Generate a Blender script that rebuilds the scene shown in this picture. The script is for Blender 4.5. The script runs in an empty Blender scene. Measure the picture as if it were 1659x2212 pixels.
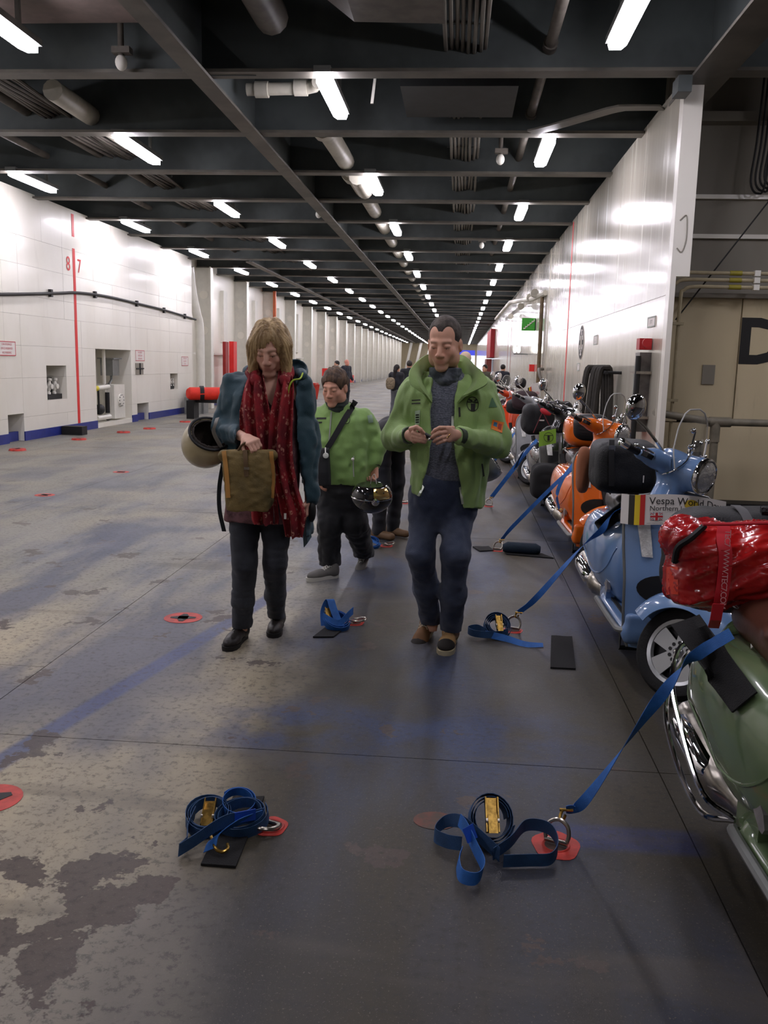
import bpy, math, random, numpy as np
from mathutils import Matrix, Vector
PI = math.pi
rnd = random.Random(7)
SC = bpy.context.scene
COL = SC.collection
# ---------------------------------------------------------------- camera, world, exposure
cam = bpy.data.cameras.new('camera'); camo = bpy.data.objects.new('camera', cam); COL.objects.link(camo)
cam.sensor_fit = 'HORIZONTAL'; cam.sensor_width = 36.0; cam.lens = 36.0 * 1912.0 / 1659.0
cam.clip_start = 0.05; cam.clip_end = 400
def _cam_matrix():
    f, W, H, roll, h = 1912.0, 1659.0, 2212.0, 0.0235, 1.55
    d = np.array([(995.0 - W / 2) / f, (789.0 - H / 2) / f, 1.0]); d /= np.linalg.norm(d)
    a = np.array([-math.sin(roll), math.cos(roll), 0.0]); n = a - a.dot(d) / d[2] * np.array([0, 0, 1.0]); n /= np.linalg.norm(n)
    R = np.array([np.cross(n, d), d, -n]).T          # world axes seen from the camera (x right, y down, z forward)
    M = Matrix.Identity(4)
    for i in range(3):
        M[i][0] = R[0][i]; M[i][1] = -R[1][i]; M[i][2] = -R[2][i]
    M[2][3] = h
    return M
camo.matrix_world = _cam_matrix()
SC.camera = camo
w = bpy.data.worlds.new('world'); SC.world = w; w.use_nodes = True
w.node_tree.nodes['Background'].inputs[0].default_value = (0.6, 0.6, 0.6, 1)
w.node_tree.nodes['Background'].inputs[1].default_value = 0.02
SC.view_settings.view_transform = 'Standard'; SC.view_settings.look = 'None'
SC.view_settings.gamma = 1.0; SC.view_settings.use_curve_mapping = False
SC.view_settings.exposure = 0.0
TUBE_LIGHT = 48.0                                     # radiance of the fluorescent diffusers
SC.cycles.use_denoising = True; SC.cycles.use_adaptive_sampling = True; SC.cycles.adaptive_threshold = 0.02
SC.cycles.max_bounces = 6; SC.cycles.diffuse_bounces = 4; SC.cycles.glossy_bounces = 4; SC.cycles.transmission_bounces = 6
SC.cycles.transparent_max_bounces = 8
SC.cycles.caustics_reflective = False; SC.cycles.caustics_refractive = False
SC.cycles.sample_clamp_indirect = 6.0
SC.cycles.use_light_tree = True
# ---------------------------------------------------------------- materials
def lin(c):
    return tuple((v / 255 / 12.92 if v / 255 <= 0.04045 else ((v / 255 + 0.055) / 1.055) ** 2.4) for v in c[:3]) + (1.0,)
class NT:
    def __init__(s, name):
        s.m = bpy.data.materials.new(name); s.m.use_nodes = True; s.t = s.m.node_tree; s.n = s.t.nodes
        s.b = s.n['Principled BSDF']
    def new(s, kind, **kw):
        n = s.n.new(kind)
        for k, v in kw.items(): setattr(n, k, v)
        return n
    def put(s, sock, v):
        if hasattr(v, 'is_output'): s.t.links.new(v, sock)
        else: sock.default_value = v
    def math(s, op, a, b=0.0, c=None, clamp=False):
        n = s.new('ShaderNodeMath', operation=op, use_clamp=clamp); s.put(n.inputs[0], a); s.put(n.inputs[1], b)
        if c is not None: s.put(n.inputs[2], c)
        return n.outputs[0]
    def ramp(s, v, lo, hi, a=0.0, b=1.0):
        n = s.new('ShaderNodeMapRange', interpolation_type='SMOOTHSTEP'); n.clamp = True
        s.put(n.inputs[0], v); s.put(n.inputs[1], lo); s.put(n.inputs[2], hi); s.put(n.inputs[3], a); s.put(n.inputs[4], b)
        return n.outputs[0]
    def mix(s, f, a, b):
        n = s.new('ShaderNodeMix', data_type='RGBA'); s.put(n.inputs[0], f); s.put(n.inputs[6], a); s.put(n.inputs[7], b)
        return n.outputs[2]
    def noise(s, vec, scale, detail=4.0, rough=0.55, dist=0.0):
        n = s.new('ShaderNodeTexNoise'); s.put(n.inputs['Vector'], vec); n.inputs['Scale'].default_value = scale
        n.inputs['Detail'].default_value = detail; n.inputs['Roughness'].default_value = rough; n.inputs['Distortion'].default_value = dist
        return n.outputs[0]
    def mapv(s, vec, sc, loc=(0, 0, 0)):
        n = s.new('ShaderNodeMapping'); s.put(n.inputs[0], vec); n.inputs[3].default_value = sc; n.inputs[1].default_value = loc
        return n.outputs[0]
    def pos(s): return s.new('ShaderNodeNewGeometry').outputs['Position']
    def obj(s): return s.new('ShaderNodeTexCoord').outputs['Object']
    def bump(s, h, strength=0.3, dist=0.01):
        n = s.new('ShaderNodeBump'); s.put(n.inputs['Height'], h); n.inputs['Strength'].default_value = strength; n.inputs['Distance'].default_value = dist
        s.t.links.new(n.outputs[0], s.b.inputs['Normal'])
MATS = {}
def mat(name, c, rough=0.5, metal=0.0, var=0.12, vs=6.0, bump=0.0, bs=60.0, bmap=(1, 1, 1), coat=0.0, spec=0.5, emit=0.0, trans=0.0, alpha=1.0, vmap=(1, 1, 1), sheen=0.0, vcol=False, c2=None, ior=1.45):
    if name in MATS: return MATS[name]
    t = NT(name); b = t.b; o = t.obj()
    col = lin(c)
    nz = t.noise(t.mapv(o, vmap), vs)
    if vcol:
        a = t.new('ShaderNodeAttribute', attribute_name='Col'); base = a.outputs[0]
        dk = t.new('ShaderNodeMix', data_type='RGBA', blend_type='MULTIPLY'); t.put(dk.inputs[0], 1.0); t.put(dk.inputs[6], base)
        g = t.ramp(nz, 0.3, 0.7, 1 - var, 1.0); cc = t.new('ShaderNodeCombineColor')
        for i in range(3): t.put(cc.inputs[i], g)
        t.put(dk.inputs[7], cc.outputs[0]); t.put(b.inputs['Base Color'], dk.outputs[2])
    else:
        other = lin(c2) if c2 else tuple(v * (1 - var) for v in col[:3]) + (1,)
        t.put(b.inputs['Base Color'], t.mix(t.ramp(nz, 0.35, 0.65), other, col))
    b.inputs['Roughness'].default_value = rough; b.inputs['Metallic'].default_value = metal
    b.inputs['Specular IOR Level'].default_value = spec; b.inputs['IOR'].default_value = ior
    b.inputs['Coat Weight'].default_value = coat; b.inputs['Coat Roughness'].default_value = 0.06
    b.inputs['Sheen Weight'].default_value = sheen
    if trans: b.inputs['Transmission Weight'].default_value = trans
    if alpha < 1: b.inputs['Alpha'].default_value = alpha
    if emit:
        b.inputs['Emission Color'].default_value = col; b.inputs['Emission Strength'].default_value = emit
    if bump: t.bump(t.noise(t.mapv(o, bmap), bs, 3.0), bump, 0.01)
    MATS[name] = t.m
    return t.m
# ---------------------------------------------------------------- object helpers
def link(name, me, m, parent=None):
    o = bpy.data.objects.new(name, me); COL.objects.link(o)
    if m is not None:
        for x in (m if isinstance(m, (list, tuple)) else [m]): me.materials.append(x)
    if parent is not None:
        o.parent = parent
        if 'at' in parent: o.location = tuple(-v for v in parent['at'])        # meshes of such things are given in world metres
    return o
def tag(o, label=None, cat=None, group=None, kind=None):
    if label: o['label'] = label
    if cat: o['category'] = cat
    if group: o['group'] = group
    if kind: o['kind'] = kind
    return o
def thing(name, label, cat, loc=(0, 0, 0), rz=0.0, group=None, world=False):
    o = bpy.data.objects.new(name, None); COL.objects.link(o); o.empty_display_size = 0.1
    o.location = loc; o.rotation_euler = (0, 0, rz); tag(o, label, cat, group)
    if world: o['at'] = tuple(float(v) for v in loc)
    return o
def copy_tree(o, parent=None):
    c = o.copy(); COL.objects.link(c)
    if parent is not None: c.parent = parent
    for ch in list(o.children): copy_tree(ch, c)
    return c
class MB:
    def __init__(s): s.v = []; s.f = []; s.m = []; s.cur = 0
    def add(s, V, F):
        n = len(s.v); s.v += [tuple(map(float, p)) for p in V]; s.f += [tuple(i + n for i in f) for f in F]; s.m += [s.cur] * len(F); return s
    def box(s, c, d, R=None):
        P = np.array([(x, y, z) for x in (-.5, .5) for y in (-.5, .5) for z in (-.5, .5)]) * np.array(d)
        if R is not None: P = P @ np.array(R).T
        return s.add(P + np.array(c), [(0, 1, 3, 2), (4, 6, 7, 5), (0, 4, 5, 1), (2, 3, 7, 6), (0, 2, 6, 4), (1, 5, 7, 3)])
    def span(s, a, b): a = np.array(a, float); b = np.array(b, float); return s.box((a + b) / 2, abs(b - a))
    def cyl(s, p, q, r, r2=None, n=12, cap=True):
        return s.loftc([p, q], [r, r if r2 is None else r2], n, cap)
    def loftc(s, pts, rad, n=10, cap=True, closed=False, flat=1.0):
        P = np.array(pts, float); m = len(P); rad = [rad] * m if np.isscalar(rad) else rad
        T = np.empty_like(P)
        for i in range(m):
            a = P[(i - 1) % m] if (closed or i > 0) else P[i]; b = P[(i + 1) % m] if (closed or i < m - 1) else P[i]
            T[i] = (b - a) / (np.linalg.norm(b - a) + 1e-12)
        up = np.array([0, 0, 1.0]) if abs(T[0][2]) < .9 else np.array([1.0, 0, 0])
        N = np.cross(T[0], up); N /= np.linalg.norm(N); V = []
        for i in range(m):
            N = N - T[i] * N.dot(T[i]); N /= (np.linalg.norm(N) + 1e-12); B = np.cross(T[i], N)
            for k in range(n):
                a = 2 * PI * k / n; V.append(P[i] + rad[i] * (math.cos(a) * N + flat * math.sin(a) * B))
        F = []
        for i in range(m if closed else m - 1):
            j = (i + 1) % m
            for k in range(n): l = (k + 1) % n; F.append((i * n + k, j * n + k, j * n + l, i * n + l))
        if cap and not closed: F += [tuple(range(n)), tuple(range((m - 1) * n + n - 1, (m - 1) * n - 1, -1))]
        return s.add(V, F)
    def tube(s, pts, r, n=8, closed=False, sub=0): return s.loftc(curve(pts, sub, closed) if sub else pts, r, n, True, closed)
    def lathe(s, prof, o=(0, 0, 0), axis=(0, 0, 1), n=24, cap=True):
        ax = np.array(axis, float); ax /= np.linalg.norm(ax); u = np.cross(ax, (0, 0, 1.0) if abs(ax[2]) < .9 else (1.0, 0, 0)); u /= np.linalg.norm(u); v = np.cross(ax, u)
        V = []; o = np.array(o, float)
        for r, h in prof:
            for k in range(n): a = 2 * PI * k / n; V.append(o + ax * h + max(r, 1e-5) * (math.cos(a) * u + math.sin(a) * v))
        F = []
        for i in range(len(prof) - 1):
            for k in range(n): l = (k + 1) % n; F.append((i * n + k, i * n + l, (i + 1) * n + l, (i + 1) * n + k))
        if cap:
            if prof[0][0] > 1e-4: F.append(tuple(range(n - 1, -1, -1)))
            if prof[-1][0] > 1e-4: F.append(tuple(range((len(prof) - 1) * n, len(prof) * n)))
        return s.add(V, F)
    def ell(s, c, r, n=14, m=8, R=None):
        V = []; r = np.array(r, float) if not np.isscalar(r) else np.array([r] * 3, float)
        for i in range(m + 1):
            th = PI * i / m
            for k in range(n): a = 2 * PI * k / n; V.append((math.sin(th) * math.cos(a), math.sin(th) * math.sin(a), math.cos(th)))
        V = np.array(V) * r
        if R is not None: V = V @ np.array(R).T
        F = [(i * n + k, (i + 1) * n + k, (i + 1) * n + (k + 1) % n, i * n + (k + 1) % n) for i in range(m) for k in range(n)]
        return s.add(V + np.array(c, float), F)
    def grid(s, P, thick=0.0, wrap=False):
        P = np.array(P, float); a, b = P.shape[:2]; V = P.reshape(-1, 3)
        F = [(i * b + j, i * b + (j + 1) % b, (i + 1) * b + (j + 1) % b, (i + 1) * b + j) for i in range(a - 1) for j in range(b if wrap else b - 1)]
        if not thick: return s.add(V, F)
        du = np.gradient(P, axis=0); dv = np.gradient(P, axis=1); N = np.cross(du, dv); N /= (np.linalg.norm(N, axis=2, keepdims=True) + 1e-12)
        Q = (P - N * thick).reshape(-1, 3); n = a * b
        F2 = [tuple(i + n for i in f[::-1]) for f in F]; E = []
        if not wrap:
            for i in range(a - 1):
                E += [(i * b, (i + 1) * b, (i + 1) * b + n, i * b + n), ((i + 1) * b + b - 1, i * b + b - 1, i * b + b - 1 + n, (i + 1) * b + b - 1 + n)]
        for j in range(b if wrap else b - 1):
            k = (j + 1) % b; E += [(k, j, j + n, k + n), ((a - 1) * b + j, (a - 1) * b + k, (a - 1) * b + k + n, (a - 1) * b + j + n)]
        return s.add(np.vstack([V, Q]), F + F2 + E)
    def ribbon(s, pts, side, w, t=0.003):
        P = np.array(pts, float); S = np.array(side, float)
        if S.ndim == 1: S = np.tile(S, (len(P), 1))
        S = S / np.linalg.norm(S, axis=1, keepdims=True)
        return s.grid(np.stack([P - S * w / 2, P + S * w / 2], 1), t)
    def prism(s, poly, o, u, v, depth):
        o = np.array(o, float); u = np.array(u, float); v = np.array(v, float); w = np.cross(u, v); n = len(poly)
        A = [o + x * u + y * v for x, y in poly]; B = [p + w * depth for p in A]
        return s.add(A + B, [tuple(range(n - 1, -1, -1)), tuple(range(n, 2 * n))] + [(i, (i + 1) % n, n + (i + 1) % n, n + i) for i in range(n)])
    def mesh(s, name, smooth=True, angle=40):
        me = bpy.data.meshes.new(name); me.from_pydata(s.v, [], s.f); me.validate(); me.update()
        if len(set(s.m)) > 1 and len(me.polygons) == len(s.m): me.polygons.foreach_set('material_index', s.m)
        if smooth:
            me.polygons.foreach_set('use_smooth', [True] * len(me.polygons)); me.set_sharp_from_angle(angle=math.radians(angle))
        return me
    def build(s, name, m, parent=None, smooth=True, angle=40): return link(name, s.mesh(name, smooth, angle), m, parent)
def curve(pts, sub=6, closed=False):
    P = np.array(pts, float); n = len(P); out = []
    for i in range(n if closed else n - 1):
        p1, p2 = P[i], P[(i + 1) % n]
        p0 = P[(i - 1) % n] if (closed or i > 0) else 2 * p1 - p2
        p3 = P[(i + 2) % n] if (closed or i < n - 2) else 2 * p2 - p1
        for k in range(sub):
            t = k / sub; out.append(.5 * ((2 * p1) + (p2 - p0) * t + (2 * p0 - 5 * p1 + 4 * p2 - p3) * t * t + (3 * p1 - p0 - 3 * p2 + p3) * t ** 3))
    if not closed: out.append(P[-1])
    return np.array(out)
def rot(ax, a):
    c, s_ = math.cos(a), math.sin(a)
    return np.array({'x': [[1, 0, 0], [0, c, -s_], [0, s_, c]], 'y': [[c, 0, s_], [0, 1, 0], [-s_, 0, c]], 'z': [[c, -s_, 0], [s_, c, 0], [0, 0, 1]]}[ax])
def text(name, body, size, o, u, v, m, parent=None, depth=0.0, align='CENTER', bend=None, bold=0.0, spacing=1.0):
    cu = bpy.data.curves.new('lettering', 'FONT'); cu.body = body; cu.size = size; cu.align_x = align; cu.align_y = 'CENTER'; cu.extrude = depth; cu.space_character = spacing; cu.offset = bold
    cu.resolution_u = 3
    tmp = bpy.data.objects.new('lettering', cu); COL.objects.link(tmp)
    dg = bpy.context.evaluated_depsgraph_get(); me = bpy.data.meshes.new_from_object(tmp.evaluated_get(dg)); bpy.data.objects.remove(tmp); bpy.data.curves.remove(cu)
    me.materials.clear()
    n = len(me.vertices); P = np.empty(n * 3, np.float32); me.vertices.foreach_get('co', P); P = P.reshape(-1, 3).astype(float)
    o = np.array(o, float); u = np.array(u, float); v = np.array(v, float); w_ = np.cross(u, v)
    Q = bend(P) if bend else o + P[:, :1] * u + P[:, 1:2] * v + P[:, 2:3] * w_
    me.vertices.foreach_set('co', Q.astype(np.float32).ravel()); me.update()
    q = link(name, me, m, parent)
    if len(body) > 1: q['kind'] = 'stuff'                # a printed line of letters
    return q
# ================================================================ THE SETTING
H = 4.37; XL, XR = -7.9, 2.13; YEND = 124.0; PITCH = 2.34
def floor_material():
    t = NT('deck_paint'); p = t.pos(); sep = t.new('ShaderNodeSeparateXYZ'); t.put(sep.inputs[0], p); X, Y = sep.outputs[0], sep.outputs[1]
    flat = t.mapv(p, (1, 1, 0))
    n_big = t.noise(flat, 0.55, 3); n_mid = t.noise(t.mapv(p, (1.0, 0.45, 0)), 1.7, 5); n_lon = t.noise(t.mapv(p, (1.5, 0.42, 0)), 1.0, 5); n_fine = t.noise(flat, 30, 5, 0.8); n_patch = t.noise(flat, 2.6, 6, 0.62); n_sp = t.noise(flat, 120, 3, 0.8)
    # worn pale lane to the left of the walkway, dark olive-brown to the right
    lane = t.ramp(t.math('ADD', X, t.math('MULTIPLY', t.math('SUBTRACT', n_mid, 0.5), 0.9)), -1.05, -0.55, 1.0, 0.0)
    pale = t.mix(t.ramp(n_mid, 0.3, 0.7), lin((150, 139, 116)), lin((186, 174, 147)))
    pale = t.mix(t.math('MULTIPLY', t.ramp(Y, 3.9, 6.5), t.ramp(n_big, 0.25, 0.6, 0.45, 0.85)), pale, lin((126, 126, 119)))
    dark = t.mix(t.ramp(n_mid, 0.35, 0.65), lin((50, 46, 36)), lin((72, 66, 53)))
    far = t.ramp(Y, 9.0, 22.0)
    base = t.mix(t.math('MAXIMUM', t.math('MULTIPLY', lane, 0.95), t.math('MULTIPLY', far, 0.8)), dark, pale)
    # old blue paint showing through along the lane and in patches
    bl = t.math('MULTIPLY', t.ramp(n_lon, 0.42, 0.58), t.ramp(n_big, 0.32, 0.54))
    near = t.ramp(Y, 7.0, 15.0, 1.0, 0.25)
    base = t.mix(t.math('MULTIPLY', t.math('MULTIPLY', bl, near), t.ramp(Y, 2.4, 3.4, 0.35, 0.75)), base, lin((50, 64, 94)))
    band = t.math('MULTIPLY', t.ramp(t.math('ABSOLUTE', t.math('SUBTRACT', Y, 3.55)), 0.1, 0.5, 1, 0), t.ramp(n_patch, 0.38, 0.6))
    band = t.math('MULTIPLY', band, t.ramp(t.math('ABSOLUTE', t.math('ADD', X, 0.25)), 0.5, 1.1, 1, 0))
    base = t.mix(t.math('MULTIPLY', band, 0.75), base, lin((50, 66, 102)))
    line = t.math('ABSOLUTE', t.math('ADD', t.math('SUBTRACT', X, t.math('MULTIPLY', Y, 0.2)), 2.33))
    ln = t.math('MULTIPLY', t.ramp(line, 0.035, 0.075, 1, 0), t.math('MULTIPLY', t.ramp(Y, 5.6, 6.2, 1, 0), t.ramp(n_mid, 0.25, 0.45)))
    base = t.mix(t.math('MULTIPLY', ln, 0.8), base, lin((60, 74, 120)))
    tie = t.math('MULTIPLY', t.ramp(t.math('ABSOLUTE', t.math('SUBTRACT', Y, 2.8)), 0.05, 0.10, 1, 0), t.math('MULTIPLY', t.ramp(X, 0.3, 0.4), t.ramp(X, 0.8, 0.9, 1, 0)))
    base = t.mix(t.math('MULTIPLY', tie, 0.6), base, lin((46, 58, 110)))
    # flaked-off paint: brown primer patches in the near left corner, and scattered chips
    reg = t.math('MULTIPLY', t.ramp(X, -0.62, -0.95), t.ramp(Y, 2.75, 2.2))
    flake = t.ramp(t.math('ADD', n_patch, t.math('SUBTRACT', t.math('MULTIPLY', reg, 0.135), 0.045)), 0.575, 0.59)
    base = t.mix(t.math('MULTIPLY', flake, t.ramp(Y, 12, 5, 0.35, 0.9)), base, lin((78, 66, 60)))
    base = t.mix(t.ramp(n_fine, 0.50, 0.62, 0, 0.55), base, lin((46, 44, 43)))
    base = t.mix(t.ramp(n_sp, 0.58, 0.70, 0, 0.42), base, lin((150, 141, 122)))
    # cross streaks of dirt on the far deck
    st = t.noise(t.mapv(p, (0.35, 2.2, 0), (3, 0, 0)), 1.0, 4)
    base = t.mix(t.math('MULTIPLY', t.ramp(st, 0.58, 0.68), 0.5), base, lin((82, 76, 68)))
    t.put(t.b.inputs['Base Color'], base)
    t.put(t.b.inputs['Roughness'], t.ramp(n_mid, 0.3, 0.7, 0.42, 0.62)); t.b.inputs['Specular IOR Level'].default_value = 0.36
    t.bump(t.math('ADD', n_fine, n_patch), 0.28, 0.005)
    return t.m
M_FLOOR = floor_material()
def wall_material(name, c, c2, rough, streak, coat=0.0):
    t = NT(name); p = t.pos(); v = t.noise(t.mapv(p, (0.6, 0.6, 0.25)), 1.3, 4); s1 = t.noise(t.mapv(p, (9, 9, 0.35)), 1.0, 4, 0.6); g = t.noise(t.mapv(p, (3, 3, 0.5)), 1.0, 5, 0.7)
    base = t.mix(t.ramp(v, 0.3, 0.7), lin(c2), lin(c))
    base = t.mix(t.ramp(g, 0.60, 0.78, 0, streak), base, lin((120, 108, 84)))
    t.put(t.b.inputs['Base Color'], base); t.put(t.b.inputs['Roughness'], t.ramp(s1, 0.3, 0.7, rough, rough + 0.12)); t.b.inputs['Coat Weight'].default_value = coat
    t.b.inputs['Coat Roughness'].default_value = 0.12
    t.bump(t.math('ADD', t.math('MULTIPLY', s1, .35), t.math('MULTIPLY', v, 2.0)), 0.10, 0.02)
    return t.m
M_WL = wall_material('white_wall_paint', (240, 237, 227), (230, 226, 213), 0.30, 0.12, 0.2)
M_WR = wall_material('glossy_wall_paint', (214, 208, 193), (200, 194, 178), 0.16, 0.18, 0.6)
M_CREAM = wall_material('stained_cream_paint', (214, 200, 166), (196, 182, 148), 0.4, 0.55)
M_GREYW = wall_material('dull_grey_paint', (150, 145, 132), (128, 122, 110), 0.5, 0.3)
M_STEEL = mat('dark_ceiling_steel', (82, 88, 88), 0.5, var=0.35, vs=1.2, bump=0.1, bs=8, spec=0.4)
M_FLANGE = mat('scuffed_bounce_lit_flange', (104, 100, 92), 0.5, var=0.35, vs=2.0, spec=0.4)  # brownish scuffed paint, made lighter to carry light bounced off the deck
M_BLUE = mat('blue_skirting_paint', (40, 52, 136), 0.4, var=0.2)
M_RED = mat('red_marking_paint', (224, 44, 40), 0.5, var=0.1)
M_ORED = mat('faded_red_floor_paint', (206, 66, 56), 0.55, var=0.35, vs=14)
M_WHITEP = mat('white_gloss_metal', (226, 224, 214), 0.35, var=0.06)
M_PIPE = mat('white_lagged_pipe', (190, 186, 172), 0.5, var=0.2, vs=4)
M_DPIPE = mat('dirty_ceiling_pipe', (96, 90, 82), 0.55, var=0.35, vs=5)
M_CABLE = mat('black_cable', (26, 26, 26), 0.5)
M_LCABLE = mat('grey_cable', (110, 106, 98), 0.55)
M_GALV = mat('galvanised_grey', (132, 134, 132), 0.4, 0.4, var=0.15)
M_BLACK = mat('matt_black', (18, 18, 19), 0.6)
M_RUBBER = mat('black_rubber_mat', (24, 24, 25), 0.85, bump=0.5, bs=220)
M_CHROME = mat('chrome', (226, 226, 228), 0.07, 1.0, var=0.03)
M_STEELR = mat('worn_steel', (176, 170, 160), 0.28, 1.0, var=0.25, vs=30)
M_BRASS = mat('yellow_zinc', (186, 150, 78), 0.34, 1.0, var=0.5, vs=60)
M_TUBE = mat('lit_diffuser', (250, 244, 255), 0.4, emit=TUBE_LIGHT, var=0.0)
M_INK = mat('dark_ink', (30, 29, 28), 0.6, var=0.05)
M_REDINK = mat('red_ink', (196, 84, 92), 0.6, var=0.05)
M_PAPER = mat('white_sign_plate', (232, 226, 220), 0.45, var=0.04)
# ---- floor: deck plates welded edge to edge (gaps are the seams), a slab underneath
fl = MB().span((-10.5, -4, -0.30), (9.0, YEND + 1, -0.012)).build('floor', M_FLOOR, smooth=False); fl['kind'] = 'structure'
xs = [-10.5, -7.0, -4.45, -2.035, 0.83, 3.4, 9.0]; ys = [-4, 0.9, 3.32]
while ys[-1] < 34: ys.append(ys[-1] + (4.64 if ys[-1] > 3.4 else 4.64))
ys.append(YEND + 1)
for i in range(len(xs) - 1):
    off = 0.8 if i == 2 else 0.0
    for j in range(len(ys) - 1):
        g = 0.0022
        y0 = ys[j] + (off if 0 < j else 0); y1 = ys[j + 1] + (off if j + 1 < len(ys) - 1 else 0)
        MB().span((xs[i] + g, y0 + g, -0.014), (xs[i + 1] - g, y1 - g, 0.0)).build('deck_plate', M_FLOOR, fl, smooth=False)
# ---- ceiling: deck above, transverse web beams with flanges, longitudinal girders
ce = MB().span((-10.5, -4, 5.45), (9.0, YEND + 1, 5.6)).build('ceiling', M_STEEL, smooth=False); ce['kind'] = 'structure'
me = MB().span((-10.5, -.012, 0.02), (9.0, .012, 1.06)).mesh('beam', False); mf = MB().span((-10.5, -.11, -0.012), (9.0, .11, 0.02)).mesh('beam_flange', False)
me.materials.append(M_STEEL); mf.materials.append(M_FLANGE)
BEAMS = [11.7 + PITCH * k for k in range(-6, 48)]
for y in BEAMS:
    b = bpy.data.objects.new('beam', me); COL.objects.link(b); b.parent = ce; b.location = (0, y, H + 0.02)
    f = bpy.data.objects.new('flange', mf); COL.objects.link(f); f.parent = b
for x, y0, y1, wd in ((-2.72, -3, YEND, .2), (-6.2, 26, YEND, .2), (2.3, -3, 10.3, .36), (2.2, 34, YEND, .2)):
    g = MB().span((x - .012, y0, H), (x + .012, y1, 5.46)).build('girder', M_STEEL, ce, smooth=False)
    MB().span((x - wd / 2, y0, H - .03), (x + wd / 2, y1, H)).build('flange', M_FLANGE, g, smooth=False)
for x in (-9, -8.4, -7.2, -6.6, -5.6, -5.0, -4.4, -3.6, -2.0, -1.2, -.4, .4, 1.2, 1.8, 3.2, 4):
    MB().span((x - .008, -3, 5.2), (x + .008, YEND, 5.46)).build('stiffener', M_STEEL, ce, smooth=False)
# bracket plates where beams meet the girder, and the jogged beam by the right wall
MB().prism([(0, 0), (.55, 0), (0, .5)], (-2.7, 9.36, H), (1, 0, 0), (0, 0, 1), .012).build('bracket_plate', M_STEEL, ce, smooth=False)
MB().span((1.98, 9.25, H - .18), (2.11, 9.5, H - .03)).build('girder_end_plate', M_STEEL, ce, smooth=False)
jb = MB(); jb.ribbon(curve([(0.75, 11.55, H + .02), (1.0, 11.3, H + .02), (1.55, 10.6, H + .02), (1.75, 10.5, H + .02), (2.1, 10.5, H + .02)], 2), (0.5, .85, 0), .2, .02); jb.build('jogged_flange', M_FLANGE, ce, smooth=False)
# ---- left wall: backing, plated face with recesses, blue skirting, frames beyond
HOLES = [(16.56, 17.43, .70, 1.36), (18.90, 21.0, .10, 1.72), (23.9, 24.56, .71, 1.14), (15.02, 15.6, .0, .50), (21.36, 22.16, .0, .43)]
wl = MB().span((-10.3, -4, 0), (-8.75, 26.0, 5.45)).build('wall_left', M_WL, smooth=False); wl['kind'] = 'structure'
yc = sorted(set([-4, -1, 2, 5, 8, 10.5, 12.2, 13.4, 14.4, 15.02, 15.6, 16.56, 17.43, 18.2, 18.9, 19.95, 21.0, 21.36, 22.16, 23.1, 23.9, 24.56, 25.3, 25.98])); zc = [0, .10, .43, .50, .70, .71, 1.14, 1.36, 1.72, 2.27, 2.62, 3.15, 3.65, 4.45]
def open_at(y, z): return any(a < y < b and c < z < d for a, b, c, d in HOLES)
for i in range(len(yc) - 1):
    j = 0
    while j < len(zc) - 1:                              # merge thin rows into one plate where no recess cuts them
        ym = (yc[i] + yc[i + 1]) / 2
        if open_at(ym, (zc[j] + zc[j + 1]) / 2): j += 1; continue
        k = j + 1
        while k < len(zc) - 1 and (zc[k] - zc[j] < .34 or zc[k + 1] - zc[k] < .05) and not open_at(ym, (zc[k] + zc[k + 1]) / 2): k += 1
        MB().span((-8.75, yc[i] + .0016, zc[j] + .0016), (XL - rnd.uniform(0, .004), yc[i + 1] - .0016, zc[k] - .0016)).build('panel', M_WL, wl, smooth=False); j = k
bb = MB()
for a, b in ((-4, 15.02), (15.6, 18.9), (21.0, 21.36), (22.16, 25.98)): bb.span((XL - .01, a, 0), (XL + .012, b, .17))
bb.span((XL - .2, 15.02, 0), (XL - .12, 15.6, .17)); bb.span((XL - .2, 21.36, 0), (XL - .12, 22.16, .17))
bb = bb.build('baseboard_left', M_BLUE, smooth=False); bb['kind'] = 'structure'
st = MB().span((XL - .002, 17.9, .17), (XL + .005, 18.01, 3.70)).span((XL - .002, 17.9, 3.93), (XL + .005, 18.01, H)).build('red_stripe', M_RED, wl, smooth=False); st['label'] = 'vertical red painted stripe'
text('painted_number', '8', .40, (XL + .006, 17.68, 3.36), (0, 1, 0), (0, 0, 1), M_RED, wl); text('painted_number', '7', .40, (XL + .006, 18.2, 3.36), (0, 1, 0), (0, 0, 1), M_RED, wl)
def wall_sign(name, y0, y1, z0, z1, lines, label, x=XL, face=1, ink=None, edge=None):
    o = thing(name, label, 'sign', (x, (y0 + y1) / 2, z0), world=True)
    MB().span((x, y0, z0), (x + face * .01, y1, z1)).build('plate', M_PAPER, o, smooth=False)
    xi = x + face * .012; fr = MB()
    for a, b, c, d in ((y0, y1, z0, z0 + .015), (y0, y1, z1 - .015, z1), (y0, y0 + .015, z0, z1), (y1 - .015, y1, z0, z1)): fr.span((xi - .001 * face, a, c), (xi + .001 * face, b, d))
    fr.build('border', edge or M_REDINK, o, smooth=False)
    n = len(lines)
    for i, s in enumerate(lines):
        z = z1 - (z1 - z0) * (i + .75) / (n + .5)
        hgt = (z1 - z0) / (n + .5) * .75; hgt = min(hgt, (y1 - y0) * 1.45 / max(len(s), 1))
        text('lettering', s, hgt, (xi + .001 * face, (y0 + y1) / 2, z), (0, face, 0), (0, 0, 1), ink or M_REDINK, o)
    return o
wall_sign('warning_sign', 14.75, 15.38, 1.53, 1.78, ['CAR STORAGE', 'SPACE RESERVED', 'NO PARKING'], 'white sign with red lettering at the left end of the white wall')
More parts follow.
